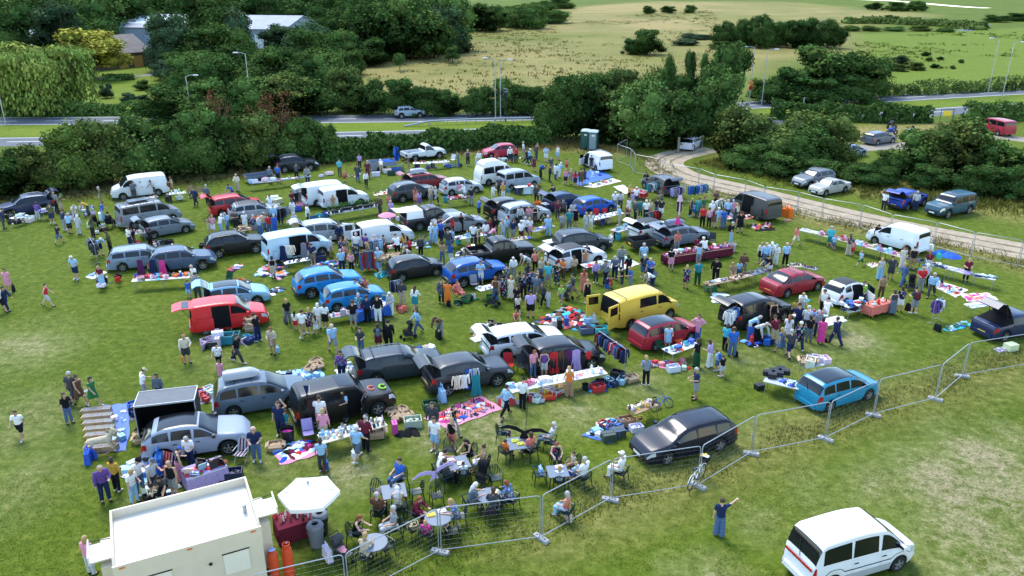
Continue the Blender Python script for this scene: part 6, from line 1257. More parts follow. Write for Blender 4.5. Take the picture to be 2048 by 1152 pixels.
# red van, pale blue hatchback, blue hatchback
on_ground([(400, 690), (445, 682), (448, 696), (404, 702)], 'crate frame case carton', 'black white lightgrey charcoal', 9, 'the stack in front of the red van', 1.3); good('crate', G(450, 686), .1, 'teal', 'left in front of the red van', None, 1.9); good('crate', G(462, 684), .15, 'teal', 'right in front of the red van', None, 1.9)
on_ground([(478, 684), (512, 668), (524, 678), (490, 690)], 'frame tray bottle crate', 'blue turquoise white navy', 11, 'the blue cloth right of the red van'); sheet([(476, 686), (512, 668), (526, 678), (490, 692)], 'blue', 'blue cloth on the grass right of the red van')
for i, (x, y, z) in enumerate(((500, 662, 0), (506, 659, 0), (501, 662, .3), (507, 659, .3), (504, 661, .6))): good('box', up(x, y, z), .2, 'tan', 'stacked by the red van front wheel', 'boxes stacked by the red van', 1.15)
on_ground([(528, 586), (556, 576), (574, 578), (545, 590)], 'garment', 'lightblue navy black white brown', 15, 'the small clothes heap by the pale blue hatchback', 1.0, .02, .1)
on_ground([(470, 566), (495, 560), (498, 570), (475, 574)], 'frame tray', 'orange brown cream', 5, 'the pictures behind the pale blue hatchback', 1.3)
cloth(706, 621, 774, 606, .9, 'blue', 'blue cloth table in front of the bright blue hatchback', drop=.62); T = table(706, 622, 774, 607, .85, 'white', 'table under the blue cloth'); on_table((T[0], T[1], T[2], .77), 'toy bric carton garment', 'red pink white lightblue cream', 17, 'the blue cloth table')
T = table(660, 632, 704, 624, .7, 'grey', 'low table left of the blue cloth', z=.5); on_table(T, 'garment toy bag', 'lightgrey pink white navy', 8, 'the low table left of the blue cloth'); on_ground([(790, 622), (808, 616), (812, 624), (795, 628)], 'bag basket', 'coral hotpink maroon', 4, 'the bags right of the blue cloth table')
rail(783, 606, 802, 602, 'striped slate navy lightgrey black', 'right of the blue cloth table', n=10)
# estate inside the fence, turquoise car, boot of the deep blue car
sheet([(1163, 872), (1214, 842), (1270, 850), (1222, 888)], 'blue', 'blue tarpaulin in front of the navy estate', 'tarpaulin', 'tarpaulin', M_obj); on_ground([(1172, 870), (1216, 846), (1258, 852), (1220, 882)], 'carton book tray garment crate', 'lightblue white blue lightgrey black red', 36, 'the tarpaulin by the navy estate', 1.1)
for x, y in ((1216, 880), (1236, 872)): good('carton', G(x, y), .3, 'charcoal', 'standing at the tarpaulin edge', 'black cartons at the tarpaulin edge', 1.9)
T = table(1262, 822, 1308, 804, .7, 'tan', 'wooden table beyond the navy estate', 'wood'); on_table(T, 'bric bowl vase garment tin', 'brown mustard white black cream', 16, 'the wooden table by the navy estate'); good('crate', G(1252, 850), .3, 'tan', 'wooden, below the table by the navy estate', None, 1.4); good('basket', G(1276, 846), .3, 'yellow', 'below the table by the navy estate', None, 1.4); good('crate', G(1272, 862), .3, 'white', 'empty on the grass by the navy estate', None, 1.1)
T = table(1530, 756, 1600, 772, .8, 'lightgrey', 'folding table left of the turquoise car')
for i in range(2):
 for j in range(3): good('carton', G(1534 + j * 13.5 + i * 10, 750 - j * 3.6 + i * 5.5, .75), -.26, 'black', 'in the block of cases left of the turquoise car', 'black cases by the turquoise car', 1.3)
on_table((T[0].lerp(T[1], .5), T[1], .8, .74), 'garment tray', 'blue white navy lightgrey', 12, 'the folding table by the turquoise car'); good('carton', G(1518, 778), .4, 'black', 'alone on the grass by the folding table', None, 1.4)
T = table(1606, 730, 1650, 722, .7, 'white', 'white table beyond the turquoise car'); on_table(T, 'crate box', 'white lightgrey', 5, 'the white table beyond the turquoise car', 1.1)
sheet([(1884, 660), (1932, 642), (1944, 652), (1900, 664)], 'turquoise', 'turquoise mat by the deep blue car boot'); on_ground([(1888, 658), (1930, 644), (1938, 652), (1902, 661)], 'garment tray bric', 'blue white green lightblue', 13, 'the turquoise mat by the deep blue car'); rail(1862, 648, 1876, 640, 'purple slate white navy', 'left of the deep blue car', n=7); good('bag', G(1874, 662), .3, 'black', 'below the rail by the deep blue car', None, 1.3); good('carton', G(2020, 700), .3, 'cream', 'on the grass behind the wire fence', None, 2.0); good('tray', G(2002, 701), .3, 'lightgrey', 'on the grass behind the wire fence', None, 1.6)
T = table(1936, 612, 1976, 606, .7, 'white', 'white table beyond the deep blue car boot'); on_table(T, 'tray garment', 'white', 5, 'the white table beyond the deep blue boot')
# wire fences
M_wire = mat('fence_wire', (.3, .31, .32), .5, .6)
def panel(a, b, label, group, grow=False, zb=.14):
 d = b - a; d.z = 0; L = d.length; yaw = math.atan2(d.y, d.x); r, H = .021, 2.0; o = thing('wire_fence_panel', label, 'fence panel', (a.x, a.y, 0), yaw, group)
 e = .05; q = .13; g = MB(); P = [(e, 0, .05), (e, 0, H - q), (e + q * .3, 0, H - q * .3), (e + q, 0, H), (L - e - q, 0, H), (L - e - q * .3, 0, H - q * .3), (L - e, 0, H - q), (L - e, 0, .05)]
 g.tube(P, r).tube([(e, 0, zb), (L - e, 0, zb)], r * .8); ob('frame', g.mesh('frame', M_galv), o); g = MB()
 for i in range(1, int(L / .16)): g.tube([(i * .16, 0, zb), (i * .16, 0, H - .02)], .0006, n=3, cap=False)
 for i in range(1, 9): g.tube([(e, 0, zb + i * .21), (L - e, 0, zb + i * .21)], .0011, n=3, cap=False)
 ob('wire_mesh', g.mesh('wire_mesh', M_wire), o); return o
def foot(p, yaw, label, group):
 g = MB().box((0, 0, .06), (.72, .22, .12), tp=.93)
 for s in (-.2, .2): g.box((s, 0, .122), (.05, .05, .006), 1)
 tag(ob('fence_foot', g.mesh('fence_foot', [M_conc, M_dark]), None, p, yaw), label, 'fence foot', group)
NF = [G(505, 1150, 2.0), G(688, 1108, 2.0), G(880, 1106), G(1082, 1079), G(1220.5, 1001.5), G(1396, 973.8), G(1502, 909), G(1650, 880), G(1746, 832), G(1870, 800), G(1924, 754), G(2100, 724)]
NFL = ['behind the gas cylinders', 'in front of the lower café tables'.replace('é', 'e'), 'in front of the round tables', 'beside the woman with the straw bag', 'in front of the man in white and estate bonnet', 'between the white bicycle and navy estate', 'between the navy estate and turquoise car', 'across the turquoise car', 'right of the turquoise car over long grass', 'set edge-on in long grass', 'below the deep blue car']
for i, l in enumerate(NFL):
 a, b = Vector((*NF[i][:2], 0)), Vector((*NF[i + 1][:2], 0)); panel(a, b, f'galvanised wire fence panel {l}', 'near wire fence')
 foot(b, math.atan2((b - a).y, (b - a).x) - 1.0, f'concrete foot right of the panel {l}', 'fence feet')
FF = [(1255, 278), (1235, 288.5), (1263, 298), (1271, 309), (1321, 318), (1344.5, 328.6), (1399.5, 337.4), (1430, 349), (1492.7, 359.8), (1530, 373.5), (1599, 384), (1648, 397), (1726, 409.6), (1785.7, 429), (1875.5, 444.7), (1951.7, 465), (2048, 481), (2110, 500)]
FFL = ['far from the toilets', 'nearest the portable toilets', 'by the bend near toilets', 'leading from the toilets to the track', 'beside the curve of the track', 'left of the track curve end', 'above the clothes rails', 'left of the grey van roof', 'behind the grey van cab', 'behind the grey van', 'opposite the grey off-road car', 'opposite the champagne saloon', 'opposite the vivid blue car', 'behind the white van bonnet', 'behind the white van tail', 'above the crumpled tarpaulins', 'at the far right by the track']
for i, l in enumerate(FFL):
 a, b = G(*FF[i], 2.0), G(*FF[i + 1], 2.0); a.z = b.z = 0; panel(a, b, f'thin wire fence panel {l}', 'track-side wire fence')
a, b = G(1385, 318), G(1404, 304); panel(a, b, 'short wire fence panel at the gate by the bush', 'track-side wire fence')
# catering trailer
M_cream = mat('cream_panel', (.6, .52, .4), .45, noise=.05, nscale=2); M_roof = mat('roof_white', (.68, .63, .53), .4, noise=.04, nscale=1.5); M_orange = mat('orange_marker', (.6, .16, .03), .4)
def catering():
 zt = 3.0; bl, br, fr, fl = G(218.7, 1020.4, zt), G(494.8, 952.3, zt), G(518.4, 1053.2, zt), G(223.4, 1137, zt)
 u = ((br - bl) + (fr - fl)).normalized(); c = (bl + br + fr + fl) / 4; c.z = 0; L = ((br - bl).length + (fr - fl).length) / 2; v = Vector((-u.y, u.x, 0)); Wd = abs(((bl + br) / 2 - (fl + fr) / 2).dot(v)); yaw = math.atan2(u.y, u.x)
 o = thing('catering_trailer', 'large cream catering trailer with a raised roof parapet', 'trailer', c, yaw); t = .06; zr = 2.62
 ob('wall', MB().box((0, 0, (zr + .35) / 2), (L - .05, Wd - .05, zr - .35)).mesh('wall', M_cream), o)
 g = MB().box((0, Wd / 2 - t / 2, (zr - .3 + zt) / 2), (L, t, zt - zr + .3)).box((0, -Wd / 2 + t / 2, (zr - .3 + zt) / 2), (L, t, zt - zr + .3))
 for s in (1, -1): g.box((s * (L / 2 - t / 2), .25, (zr - .1 + zt) / 2), (t, Wd - 2 * t - .5, zt - zr + .1)); g.add([(s * (L / 2 - t), -Wd / 2 + .56, zr), (s * (L / 2 - t), -Wd / 2 + .56, zt), (s * (L / 2 - t), -Wd / 2 + t, zr + .02), (s * (L / 2), -Wd / 2 + .56, zr), (s * (L / 2), -Wd / 2 + .56, zt), (s * (L / 2), -Wd / 2 + t, zr + .02)], [(0, 1, 2), (3, 5, 4), (1, 4, 5, 2), (0, 2, 5, 3)])
 ob('parapet', g.mesh('parapet', M_cream), o)
 ob('roof', MB().box((0, 0, zr + .02), (L - 2 * t - .01, Wd - 2 * t - .01, .06)).mesh('roof', M_roof), o)
 ob('flue', MB().lathe([(.07, 0), (.07, .32), (.1, .32), (.1, .36), (.02, .38)], (L / 2 - .32, -.1, zr + .05), n=14).mesh('flue', M_galv), o)
 for s in (1, -1):
  f = ob('hatch_flap', MB().box((s * (L / 2 + .36), .1, 2.5), (.7, .95, .05)).box((s * (L / 2 + .71), .1, 2.6), (.04, 1.0, .3)).mesh('hatch_flap', M_roof), o)
  ob('stay', MB().tube([(s * (L / 2 + .02), .62, 2.56), (s * (L / 2 + .68), .62, 2.62)], .015).mesh('stay', M_black), f)
  ob('end_wall', MB().box((s * (L / 2 + .2), .3, 1.35), (.4, Wd * .5, 1.9)).mesh('end_wall', M_cream), o)
 for x in (-L * .44, .0, L * .44): ob('marker_light', MB().box((x, -Wd / 2 - .012, zt - .1), (.16, .024, .05)).mesh('marker_light', M_orange), o)
 for x, w in ((-L * .22, .7), (L * .3, .8)):
  d = ob('hatch', MB().box((x, -Wd / 2 + .01, 1.9), (w, .05, .8)).mesh('hatch', M_roof), o); ob('frame', MB().box((x, -Wd / 2 - .012, 2.33), (w + .06, .05, .03)).mesh('frame', M_black), d)
 ob('vent', MB().lathe([(.06, 0), (.06, .02)], (L * .12, -Wd / 2 - .0, 2.1), n=12, axis='Y').mesh('vent', M_black), o)
 for s in (-.5, .5): ob('wheel', MB().lathe([(.2, -.1), (.33, -.1), (.33, .1), (.2, .1)], (s, -Wd / 2 + .12, .33), axis='Y', n=16).mesh('wheel', M_tyre), o)
 return c, u, v, L, Wd
print('catering', catering())
def cylinder(px, py, col, label, cap=False):
 p = G(px, py, 1.3); o = thing('gas_cylinder', label, 'gas cylinder', (p.x, p.y, 0), .4, 'propane cylinders')
 ob('body', MB().lathe([(.15, 0), (.185, .03), (.185, 1.05), (.15, 1.18), (.06, 1.24), (.06, 1.28), (.02, 1.3)], n=18).mesh('body', M_obj), o, color=col)
 if not cap: ob('collar', MB().lathe([(.1, 1.17), (.13, 1.2), (.13, 1.38), (.115, 1.38), (.115, 1.2)], n=14, cap=False).mesh('collar', M_obj), o, color=col)
 ob('valve', MB().tube([(0, 0, 1.28), (0, 0, 1.4), (.06, 0, 1.4)], .022).mesh('valve', M_chrome), o)
cylinder(543, 1100, (.6, .07, .02), 'orange gas cylinder with pale cloth on its valve', True); cylinder(572, 1091, (.6, .065, .018), 'orange gas cylinder with a round collar')
good('garment', G(543, 1100, 1.36), 1, 'lightblue', 'wrapped over the gas cylinder valve', None, .5)
def parasol():
 c = G(617, 978, 2.35); o = thing('garden_parasol', 'large white six-sided parasol over the drinks table', 'parasol', (c.x, c.y, 0), 0); r, n = 1.12, 6; V = [(0, 0, 2.62)] + [(r * math.cos(math.pi * 2 * i / n + .12), r * math.sin(math.pi * 2 * i / n + .12), 2.2) for i in range(n)]; rows = []
 for q in (.04, .35, .7, 1):
  rows.append([Vector((0, 0, 2.62)).lerp(Vector(V[1 + (i // 4) % n]).lerp(Vector(V[1 + (i // 4 + 1) % n]), (i % 4) / 4), q) + Vector((0, 0, -.07 * math.sin(q * 3.14) - .03 * q * math.sin((i % 4) / 4 * 3.14))) for i in range(4 * n + 1)])
 rows.append([p - Vector((0, 0, .16)) for p in rows[-1]]); g = MB().grid(rows, flip=True); ob('canopy', g.mesh('canopy', mat('canvas_white', (.8, .79, .75), .9)), o)
 ob('finial', MB().lathe([(.05, 2.6), (.06, 2.66), (.02, 2.72)], n=8).mesh('finial', M_galv), o); ob('pole', MB().tube([(0, 0, .05), (0, 0, 2.6)], .024).mesh('pole', M_galv), o)
 for i in range(n): ob('rib', MB().tube([(0, 0, 2.5), tuple(x * .97 for x in V[1 + i][:2]) + (2.2,)], .01).mesh('rib', M_galv), o)
parasol()
cloth(552, 1046, 630, 1022, .95, 'maroon', 'maroon cloth on the drinks table under the parasol', drop=.7); T = table(552, 1047, 630, 1023, .9, 'white', 'drinks table under the maroon cloth'); on_table((T[0], T[1], T[2], .77), 'bottle', 'white red brown coral', 20, 'the drinks table')
def bin_(px, py, col, label):
 o = thing('litter_bin', label, 'bin', G(px, py), .3, 'round litter bins'); ob('body', MB().lathe([(.24, 0), (.3, .85)], n=18).lathe([(.31, .62), (.318, .66), (.31, .7)], n=18, cap=False).mesh('body', M_obj), o, color=col)
 ob('lid', MB().lathe([(.32, .84), (.32, .9), (.27, .98), (.13, 1.0), (.12, .93), (.01, .92)], n=18).mesh('lid', [M_obj]), o, color=(.16, .17, .19)); ob('opening', MB().lathe([(.118, .935), (.01, .94)], n=14).mesh('opening', M_dark), o)
bin_(634, 1090, (.17, .19, .21), 'pale grey litter bin nearest the gas cylinders'); bin_(643, 1068, (.012, .012, .014), 'black litter bin between two others'); bin_(641, 1046, (.1, .11, .13), 'dark grey litter bin beside the parasol')
# cafe furniture
M_green = mat('green_plastic', (.008, .022, .018), .35, spec=.5)
CH = {}
def chair_parts():
 g = MB(); rows = [[Vector((-.22 + .44 * i / 4, (.2 + .02 * i / 4) * (j / 4 * 2 - 1), .43 - .02 * math.sin(3.14 * i / 4) + .015 * abs(j / 2 - 1))) for j in range(5)] for i in range(5)]; g.grid(rows, flip=True).grid([[p - Vector((0, 0, .025)) for p in r] for r in rows]); CH['seat'] = g.mesh('seat', M_green)
 g = MB(); arc = [(-.22 - .12 * math.sin(q), .23 * math.cos(q), .45 + .42 * math.sin(q)) for q in np.linspace(0, math.pi, 9)]; g.tube(arc, .022)
 for y in (-.14, -.07, 0, .07, .14): g.box((-.27, y, .62), (.012, .028, .42), ry=-.2)
 CH['backrest'] = g.mesh('backrest', M_green)
 for s in (1, -1):
  CH['arm%d' % s] = MB().tube([(-.28, s * .24, .66), (-.1, s * .27, .66), (.2, s * .26, .65), (.22, s * .24, .45)], .02).mesh('armrest', M_green)
  for k, x in (('f', .2), ('b', -.24)): CH[k + str(s)] = MB().tube([(x, s * .21, .44), (x * 1.2, s * .25, 0)], .024, r2=.018).mesh('leg', M_green)
chair_parts()
def chair(px, py, yaw, label):
 o = thing('garden_chair', label, 'chair', G(px, py), rad(yaw), 'dark green plastic cafe chairs')
 ob('seat', CH['seat'], o); ob('backrest', CH['backrest'], o)
 for s in (1, -1): ob('armrest', CH['arm%d' % s], o); ob('leg', CH['f%d' % s], o); ob('leg', CH['b%d' % s], o)
M_ctop = mat('blue_grey_tabletop', (.13, .16, .2), .4, noise=.06, nscale=3)
def cafe(px, py, yaw, rnd, label, s=.95):
 p = G(px, py, .72); o = thing('cafe_table', label, 'table', (p.x, p.y, 0), rad(yaw), 'cafe tables'); g = MB()
 if rnd: g.lathe([(.02, .69), (.5, .69), (.52, .705), (.5, .72), (.01, .722)], n=28)
 else: g.box((0, 0, .705), (s, s, .03))
 ob('tabletop', g.mesh('tabletop', M_ctop), o); k = .3 if rnd else s * .42
 for a in (1, -1):
  for b in (1, -1): ob('leg', MB().tube([(a * k, b * k, .69), (a * k * 1.15, b * k * 1.15, 0)], .024).mesh('leg', M_green), o)
cafe(788, 982, 14, 0, 'square cafe table with two drinks behind the parasol'); cafe(915, 925, 20, 0, 'square cafe table with white papers by the purple kite'); cafe(1036, 886, 12, 0, 'square cafe table with two yellow trays'); cafe(1115, 942, 8, 0, 'small square cafe table by the redhead in black', .85)
cafe(979, 990, 0, 1, 'round cafe table with papers by the denim jacket'); cafe(876, 1034, 0, 1, 'round cafe table with yellow plates'); cafe(747, 1084, 0, 1, 'empty round cafe table by the pushchair')
for a in ((757, 1000, 300, 'empty cafe chair left of the two drinks'), (833, 1000, 200, 'empty cafe chair right of the two drinks'), (800, 975, 225, 'cafe chair under the man in royal blue'), (758, 1045, 80, 'cafe chair under the man in brown print'), (797, 1035, 95, 'cafe chair under the white-haired woman'),
  (900, 915, 290, 'empty cafe chair behind the white papers'), (880, 958, 25, 'cafe chair under the man in white by the kite'), (893, 975, 40, 'cafe chair under the man in charcoal by the kite'), (940, 925, 225, 'cafe chair under the woman in black vest'), (966, 945, 190, 'cafe chair under the woman holding a baby'), (927, 965, 100, 'small cafe chair under the child in white and red'),
  (1006, 882, 350, 'cafe chair under the child in green'), (1012, 920, 50, 'cafe chair under the child in orange'), (1060, 918, 130, 'cafe chair under the woman in coral'), (1099, 900, 165, 'cafe chair under the grey-haired man'), (1111, 930, 275, 'cafe chair under the redhead in black'), (1080, 965, 10, 'empty cafe chair holding pale bags'), (1166, 972, 135, 'cafe chair under the man in white with boy'), (1118, 978, 85, 'cafe chair under the child in white'), (1145, 945, 200, 'cafe chair under the child in beige'),
  (992, 972, 285, 'empty cafe chair beyond the round paper table'), (941, 1022, 20, 'cafe chair under the woman in slate'), (1022, 1018, 150, 'cafe chair under the denim jacket'), (985, 1040, 85, 'cafe chair draped with a black coat'), (874, 1008, 290, 'empty cafe chair beyond the yellow plates'), (832, 1045, 330, 'cafe chair under the woman in maroon'), (918, 1050, 190, 'cafe chair right of the yellow plates'), (826, 1075, 50, 'cafe chair with a wicker basket'), (905, 1080, 110, 'empty cafe chair near the fence post'), (853, 1085, 80, 'cafe chair under the child in pink'),
  (712, 1085, 350, 'cafe chair under the woman leaning on the round table'), (788, 1075, 200, 'cafe chair beyond the empty round table'), (772, 1112, 140, 'empty cafe chair near the round empty table'), (730, 1132, 80, 'cafe chair under the blonde in beige'), (690, 1128, 60, 'cafe chair with a pale seat by the fence'), (1131, 1040, 150, 'cafe chair under the woman by the fence'), (1240, 962, 150, 'cafe chair under the man in white by the fence')): chair(*a)
for x, y, c, l in ((782, 972, 'charcoal', 'left'), (797, 975, 'charcoal', 'right')): good('mug', G(x, y, .722), 0, c, f'on the cafe table, {l} of two drinks', None, 1.3)
for x, y, c, pl in ((901, 920, 'white', 'near the kite'), (922, 927, 'white', 'before the man in charcoal'), (1030, 882, 'yellow', 'behind its twin'), (1041, 888, 'yellow', 'in front of its twin'), (862, 1030, 'yellow', 'by the woman in maroon'), (884, 1022, 'white', 'by the floral dress'), (990, 984, 'cream', 'on the round table'), (1118, 934, 'white', 'by the redhead')): good('tray', G(x, y, .724), .3, c, 'of food, ' + pl, None, .8)
good('basket', up(826, 1075, .44), .3, 'tan', 'wicker, on the cafe chair by the fence', None, 1.1); good('bag', G(1136, 1040), .4, 'beige', 'straw, on the grass by the fence', None, 1.2); good('garment', up(985, 1040, .44), .3, 'black', 'draped over the cafe chair by the fence', None, 1.8); good('bag', up(1081, 964, .44), .3, 'lightblue', 'on the empty cafe chair', None, .9); good('bag', G(656, 1118), .6, 'white', 'plastic, beside the pushchair', None, 1.6)
def camp(px, py, yaw, col, label, kind='camp'):
 o = thing('folding_chair', label, 'chair', G(px, py), rad(yaw), 'folding chairs'); fm = M_black if kind == 'camp' else M_galv
 g = MB().grid([[Vector((x, y, .42 - .04 * math.cos(y * 5))) for y in (-.24, -.1, .1, .24)] for x in (-.2, 0, .22)], flip=True); ob('seat', g.mesh('seat', M_cloth), o, color=COL[col])
 g = MB().grid([[Vector((-.2 - .18 * t, y, .42 + .5 * t)) for y in (-.24, -.1, .1, .24)] for t in (0, .5, 1)]).grid([[Vector((-.215 - .18 * t, y, .42 + .5 * t)) for y in (-.24, -.1, .1, .24)] for t in (0, .5, 1)], flip=True); b = ob('backrest', g.mesh('backrest', M_cloth), o, color=COL[col])
 if kind == 'deck':
  g = MB()
  for y in (-.17, -.02, .13): g.grid([[Vector((-.19 - .18 * t, y + w, .43 + .5 * t)) for w in (0, .06)] for t in (0, 1)])
  for y in (-.17, -.02, .13): g.grid([[Vector((x, y + w, .432 - .03)) for w in (0, .06)] for x in (-.2, .22)], flip=True)
  ob('stripes', g.mesh('stripes', M_cloth), b, color=COL['maroon'])
 for s in (1, -1):
  ob('leg', MB().tube([(.24, s * .25, 0), (-.22, s * .25, .45), (-.39, s * .25, .94)], .014).mesh('leg', fm), o); ob('leg', MB().tube([(-.26, s * .25, 0), (.24, s * .25, .44)], .014).mesh('leg', fm), o); ob('armrest', MB().tube([(-.26, s * .26, .62), (.2, s * .26, .6)], .018).mesh('armrest', fm), o)
camp(1018, 742, 280, 'red', 'red camp chair by the white estate'); camp(1044, 745, 280, 'charcoal', 'black camp chair by the white estate'); camp(330, 950, 250, 'coral', 'red and white striped deckchair by the lilac table', 'deck'); camp(484, 922, 260, 'lightgrey', 'striped white deckchair by the silver-blue car wheel', 'deck'); camp(618, 880, 290, 'lilac', 'lilac folding chair by the large black car'); camp(917, 598, 330, 'coral', 'lounging chair under the seated seller'); camp(948, 578, 280, 'grey', 'grey camp chair beside the royal blue crossover'); camp(1322, 706, 300, 'darkgreen', 'green camp chair by the crimson car'); camp(1356, 692, 270, 'orange', 'orange camp chair by the crimson car'); camp(222, 456, 90, 'black', 'black folding chair by the camper van'); camp(1300, 570, 200, 'slate', 'blue folding chair beyond the yellow van'); camp(456, 572, 250, 'darkgreen', 'dark folding chair behind the pale blue hatchback'); camp(1424, 490, 260, 'charcoal', 'dark folding chair at the maroon table end')
for x, y, l in ((384, 392, 'left wooden chair on the grass by the white panel van'), (402, 394, 'right wooden chair on the grass by the white panel van'), (1213, 439, 'red chair back at the bright blue car')): camp(x, y, 300, 'tan' if 'wood' in l else 'red', l, 'camp')
camp(1192, 440, 270, 'red', 'red padded chair left of the bright blue car'); camp(906, 326, 260, 'white', 'white folding chair right of the pickup tables')
# trailers and other field things
def box_trailer(rp, fp, L, Wd, z0, z1, label, open_rear=False, lid=True, col=(.02, .02, .022)):
 a, b = G(*rp), G(*fp); d = (b - a).normalized(); n = Vector((-d.y, d.x, 0)); n = n if n.dot(a) > 0 else -n; c = a + d * L / 2 + n * Wd / 2; yaw = math.atan2(d.y, d.x); o = thing('box_trailer', label, 'trailer', (c.x, c.y, 0), yaw); t = .03; g = MB()
 for s in (1, -1): g.box((0, s * (Wd - t) / 2, (z0 + z1) / 2), (L, t, z1 - z0))
 g.box((L / 2 - t / 2, 0, (z0 + z1) / 2), (t, Wd - 2 * t, z1 - z0)).box((0, 0, z0 + t / 2), (L - t, Wd - 2 * t, t))
 if not open_rear: g.box((-L / 2 + t / 2, 0, (z0 + z1) / 2), (t, Wd - 2 * t, z1 - z0))
 ob('body', g.mesh('body', M_obj), o, color=col)
 if lid:
  ob('roof', MB().box((0, 0, z1 + .03), (L + .04, Wd + .04, .05)).mesh('roof', M_obj), o, color=(.05, .055, .06)); g = MB()
  for s in (1, -1): g.box((0, s * (Wd / 2 + .01), z1 + .03), (L + .08, .035, .07)).box((s * (L / 2 + .01), 0, z1 + .032), (.035, Wd + .02, .07))
  ob('edge_trim', g.mesh('edge_trim', M_galv), o)
 for s in (1, -1): ob('wheel', MB().lathe([(.14, -.08), (.26, -.08), (.26, .08), (.14, .08)], (0, s * (Wd / 2 + .1), .26), axis='Y', n=16).mesh('wheel', M_tyre), o); ob('mudguard', MB().tube([(-.32, s * (Wd / 2 + .1), .3), (-.2, s * (Wd / 2 + .1), .56), (.2, s * (Wd / 2 + .1), .56), (.32, s * (Wd / 2 + .1), .3)], .05, n=4).mesh('mudguard', M_black), o)
 ob('drawbar', MB().tube([(L / 2, .3, .4), (L / 2 + 1, 0, .42)], .03).tube([(L / 2, -.3, .4), (L / 2 + 1, 0, .42)], .03).tube([(L / 2 + .95, 0, 0), (L / 2 + .95, 0, .5)], .03).mesh('drawbar', M_galv), o)
 for s in (1, -1): ob('tail_light', MB().box((-L / 2 - .012, s * Wd * .4, z0 + .08), (.02, .16, .08)).mesh('tail_light', M_tail), o)
 if not lid: ob('number_plate', MB().box((-L / 2 - .015, 0, z0 + .2), (.02, .5, .11)).mesh('number_plate', M_yplate), o)
 return o
def trailer_black():
 c = G(346, 868); yaw = rad(14); o = thing('box_trailer', 'tall black box trailer with pale edges, open towards the silver-blue car', 'trailer', c, yaw); L, Wd, z0, z1 = 2.5, 1.35, .4, 1.95; g = MB(); g.box((0, Wd / 2, (z0 + z1) / 2), (L, .04, z1 - z0))
 for s in (1, -1): g.box((s * L / 2, 0, (z0 + z1) / 2), (.04, Wd, z1 - z0))
 g.box((0, 0, z0), (L, Wd, .05)); ob('body', g.mesh('body', M_obj), o, color=(.012, .012, .014)); ob('roof', MB().box((0, 0, z1 + .03), (L, Wd, .05)).mesh('roof', mat('grey_sheet', (.07, .078, .09), .55, noise=.2, nscale=3)), o); g = MB()
 for s in (1, -1): g.box((0, s * (Wd / 2 + .01), z1 + .035), (L + .06, .035, .075)).box((s * (L / 2 + .02), 0, z1 + .034), (.035, Wd, .073)).box((s * (L / 2 + .02), -Wd / 2, (z0 + z1) / 2), (.04, .04, z1 - z0 - .01))
 ob('edge_trim', g.mesh('edge_trim', M_galv), o); ob('interior', MB().box((0, Wd / 2 - .03, 1.15), (L - .1, .01, 1.45)).mesh('interior', M_dark), o)
 for s in (1, -1): ob('wheel', MB().lathe([(.14, -.08), (.28, -.08), (.28, .08), (.14, .08)], (s * (L / 2 + .12), .1, .28), axis='Y', n=16).mesh('wheel', M_tyre), o)
 ob('drawbar', MB().tube([(L / 2, .3, .4), (L / 2 + 1, .1, .42)], .03).mesh('drawbar', M_galv), o)
trailer_black()
box_trailer((1266, 507), (1310, 502), 1.9, 1.3, .4, .95, 'small black open trailer behind the slate grey car', lid=False)
box_trailer((497, 370), (552, 362), 2.6, 1.5, .45, .8, 'grey flat trailer behind the black off-road estate', lid=False, col=(.12, .15, .2))
box_trailer((742, 345), (800, 340), 2.8, 1.6, .5, 1.0, 'grey stall trailer with blue tarps on it', lid=False, col=(.2, .23, .27))
good('garment', G(772, 322, 1.0), .5, 'blue', 'bundled on the stall trailer', None, 3.0)
tp = G(793, 322, .9); g = MB().grid([[Vector((.3 * math.sin(i * 2 + j) * .3 + j * .12 - .3, .25 * math.cos(j * 2), 1.5 * i / 4)) * Vector((1, 1, 1)).x for j in range(6)] for i in range(5)]); g.grid([[p + Vector((0, .12, 0)) for p in r] for r in [[Vector((.3 * math.sin(i * 2 + j) * .3 + j * .12 - .3, .25 * math.cos(j * 2), 1.5 * i / 4)) for j in range(6)] for i in range(5)]], flip=True)
tag(ob('tarpaulin', g.mesh('tarpaulin', M_cloth), None, tp, 0, color=COL['blue']), 'blue tarpaulin hung upright on the stall trailer', 'tarpaulin')
def toilet(px, py, label, doorc):
 o = thing('portable_toilet', label, 'portable toilet', G(px, py), rad(-14), 'portable toilets'); ob('cabin', MB().box((0, 0, 1.08), (1.1, 1.1, 2.1)).mesh('cabin', M_obj), o, color=(.012, .06, .055))
 ob('roof', MB().box((0, 0, 2.2), (1.16, 1.16, .14), tp=.85).box((0, 0, 2.3), (.7, .7, .08), tp=.8).mesh('roof', mat('pale_plastic', (.55, .62, .62), .5)), o); d = ob('door', MB().box((0, -.565, 1.05), (.8, .03, 1.9)).mesh('door', M_obj), o, color=doorc); ob('sign', MB().box((.05, -.586, 1.75), (.3, .012, .16)).mesh('sign', M_white), d); ob('handle', MB().box((.3, -.59, 1.05), (.05, .03, .16)).mesh('handle', M_black), d)
 for s in (1, -1): ob('vent', MB().box((s * .556, 0, 1.85), (.012, .7, .18)).mesh('vent', M_black), o)
toilet(1171, 297, 'dark green portable toilet with green door', (.014, .07, .06)); toilet(1186, 299, 'dark green portable toilet with grey door', (.2, .26, .28))
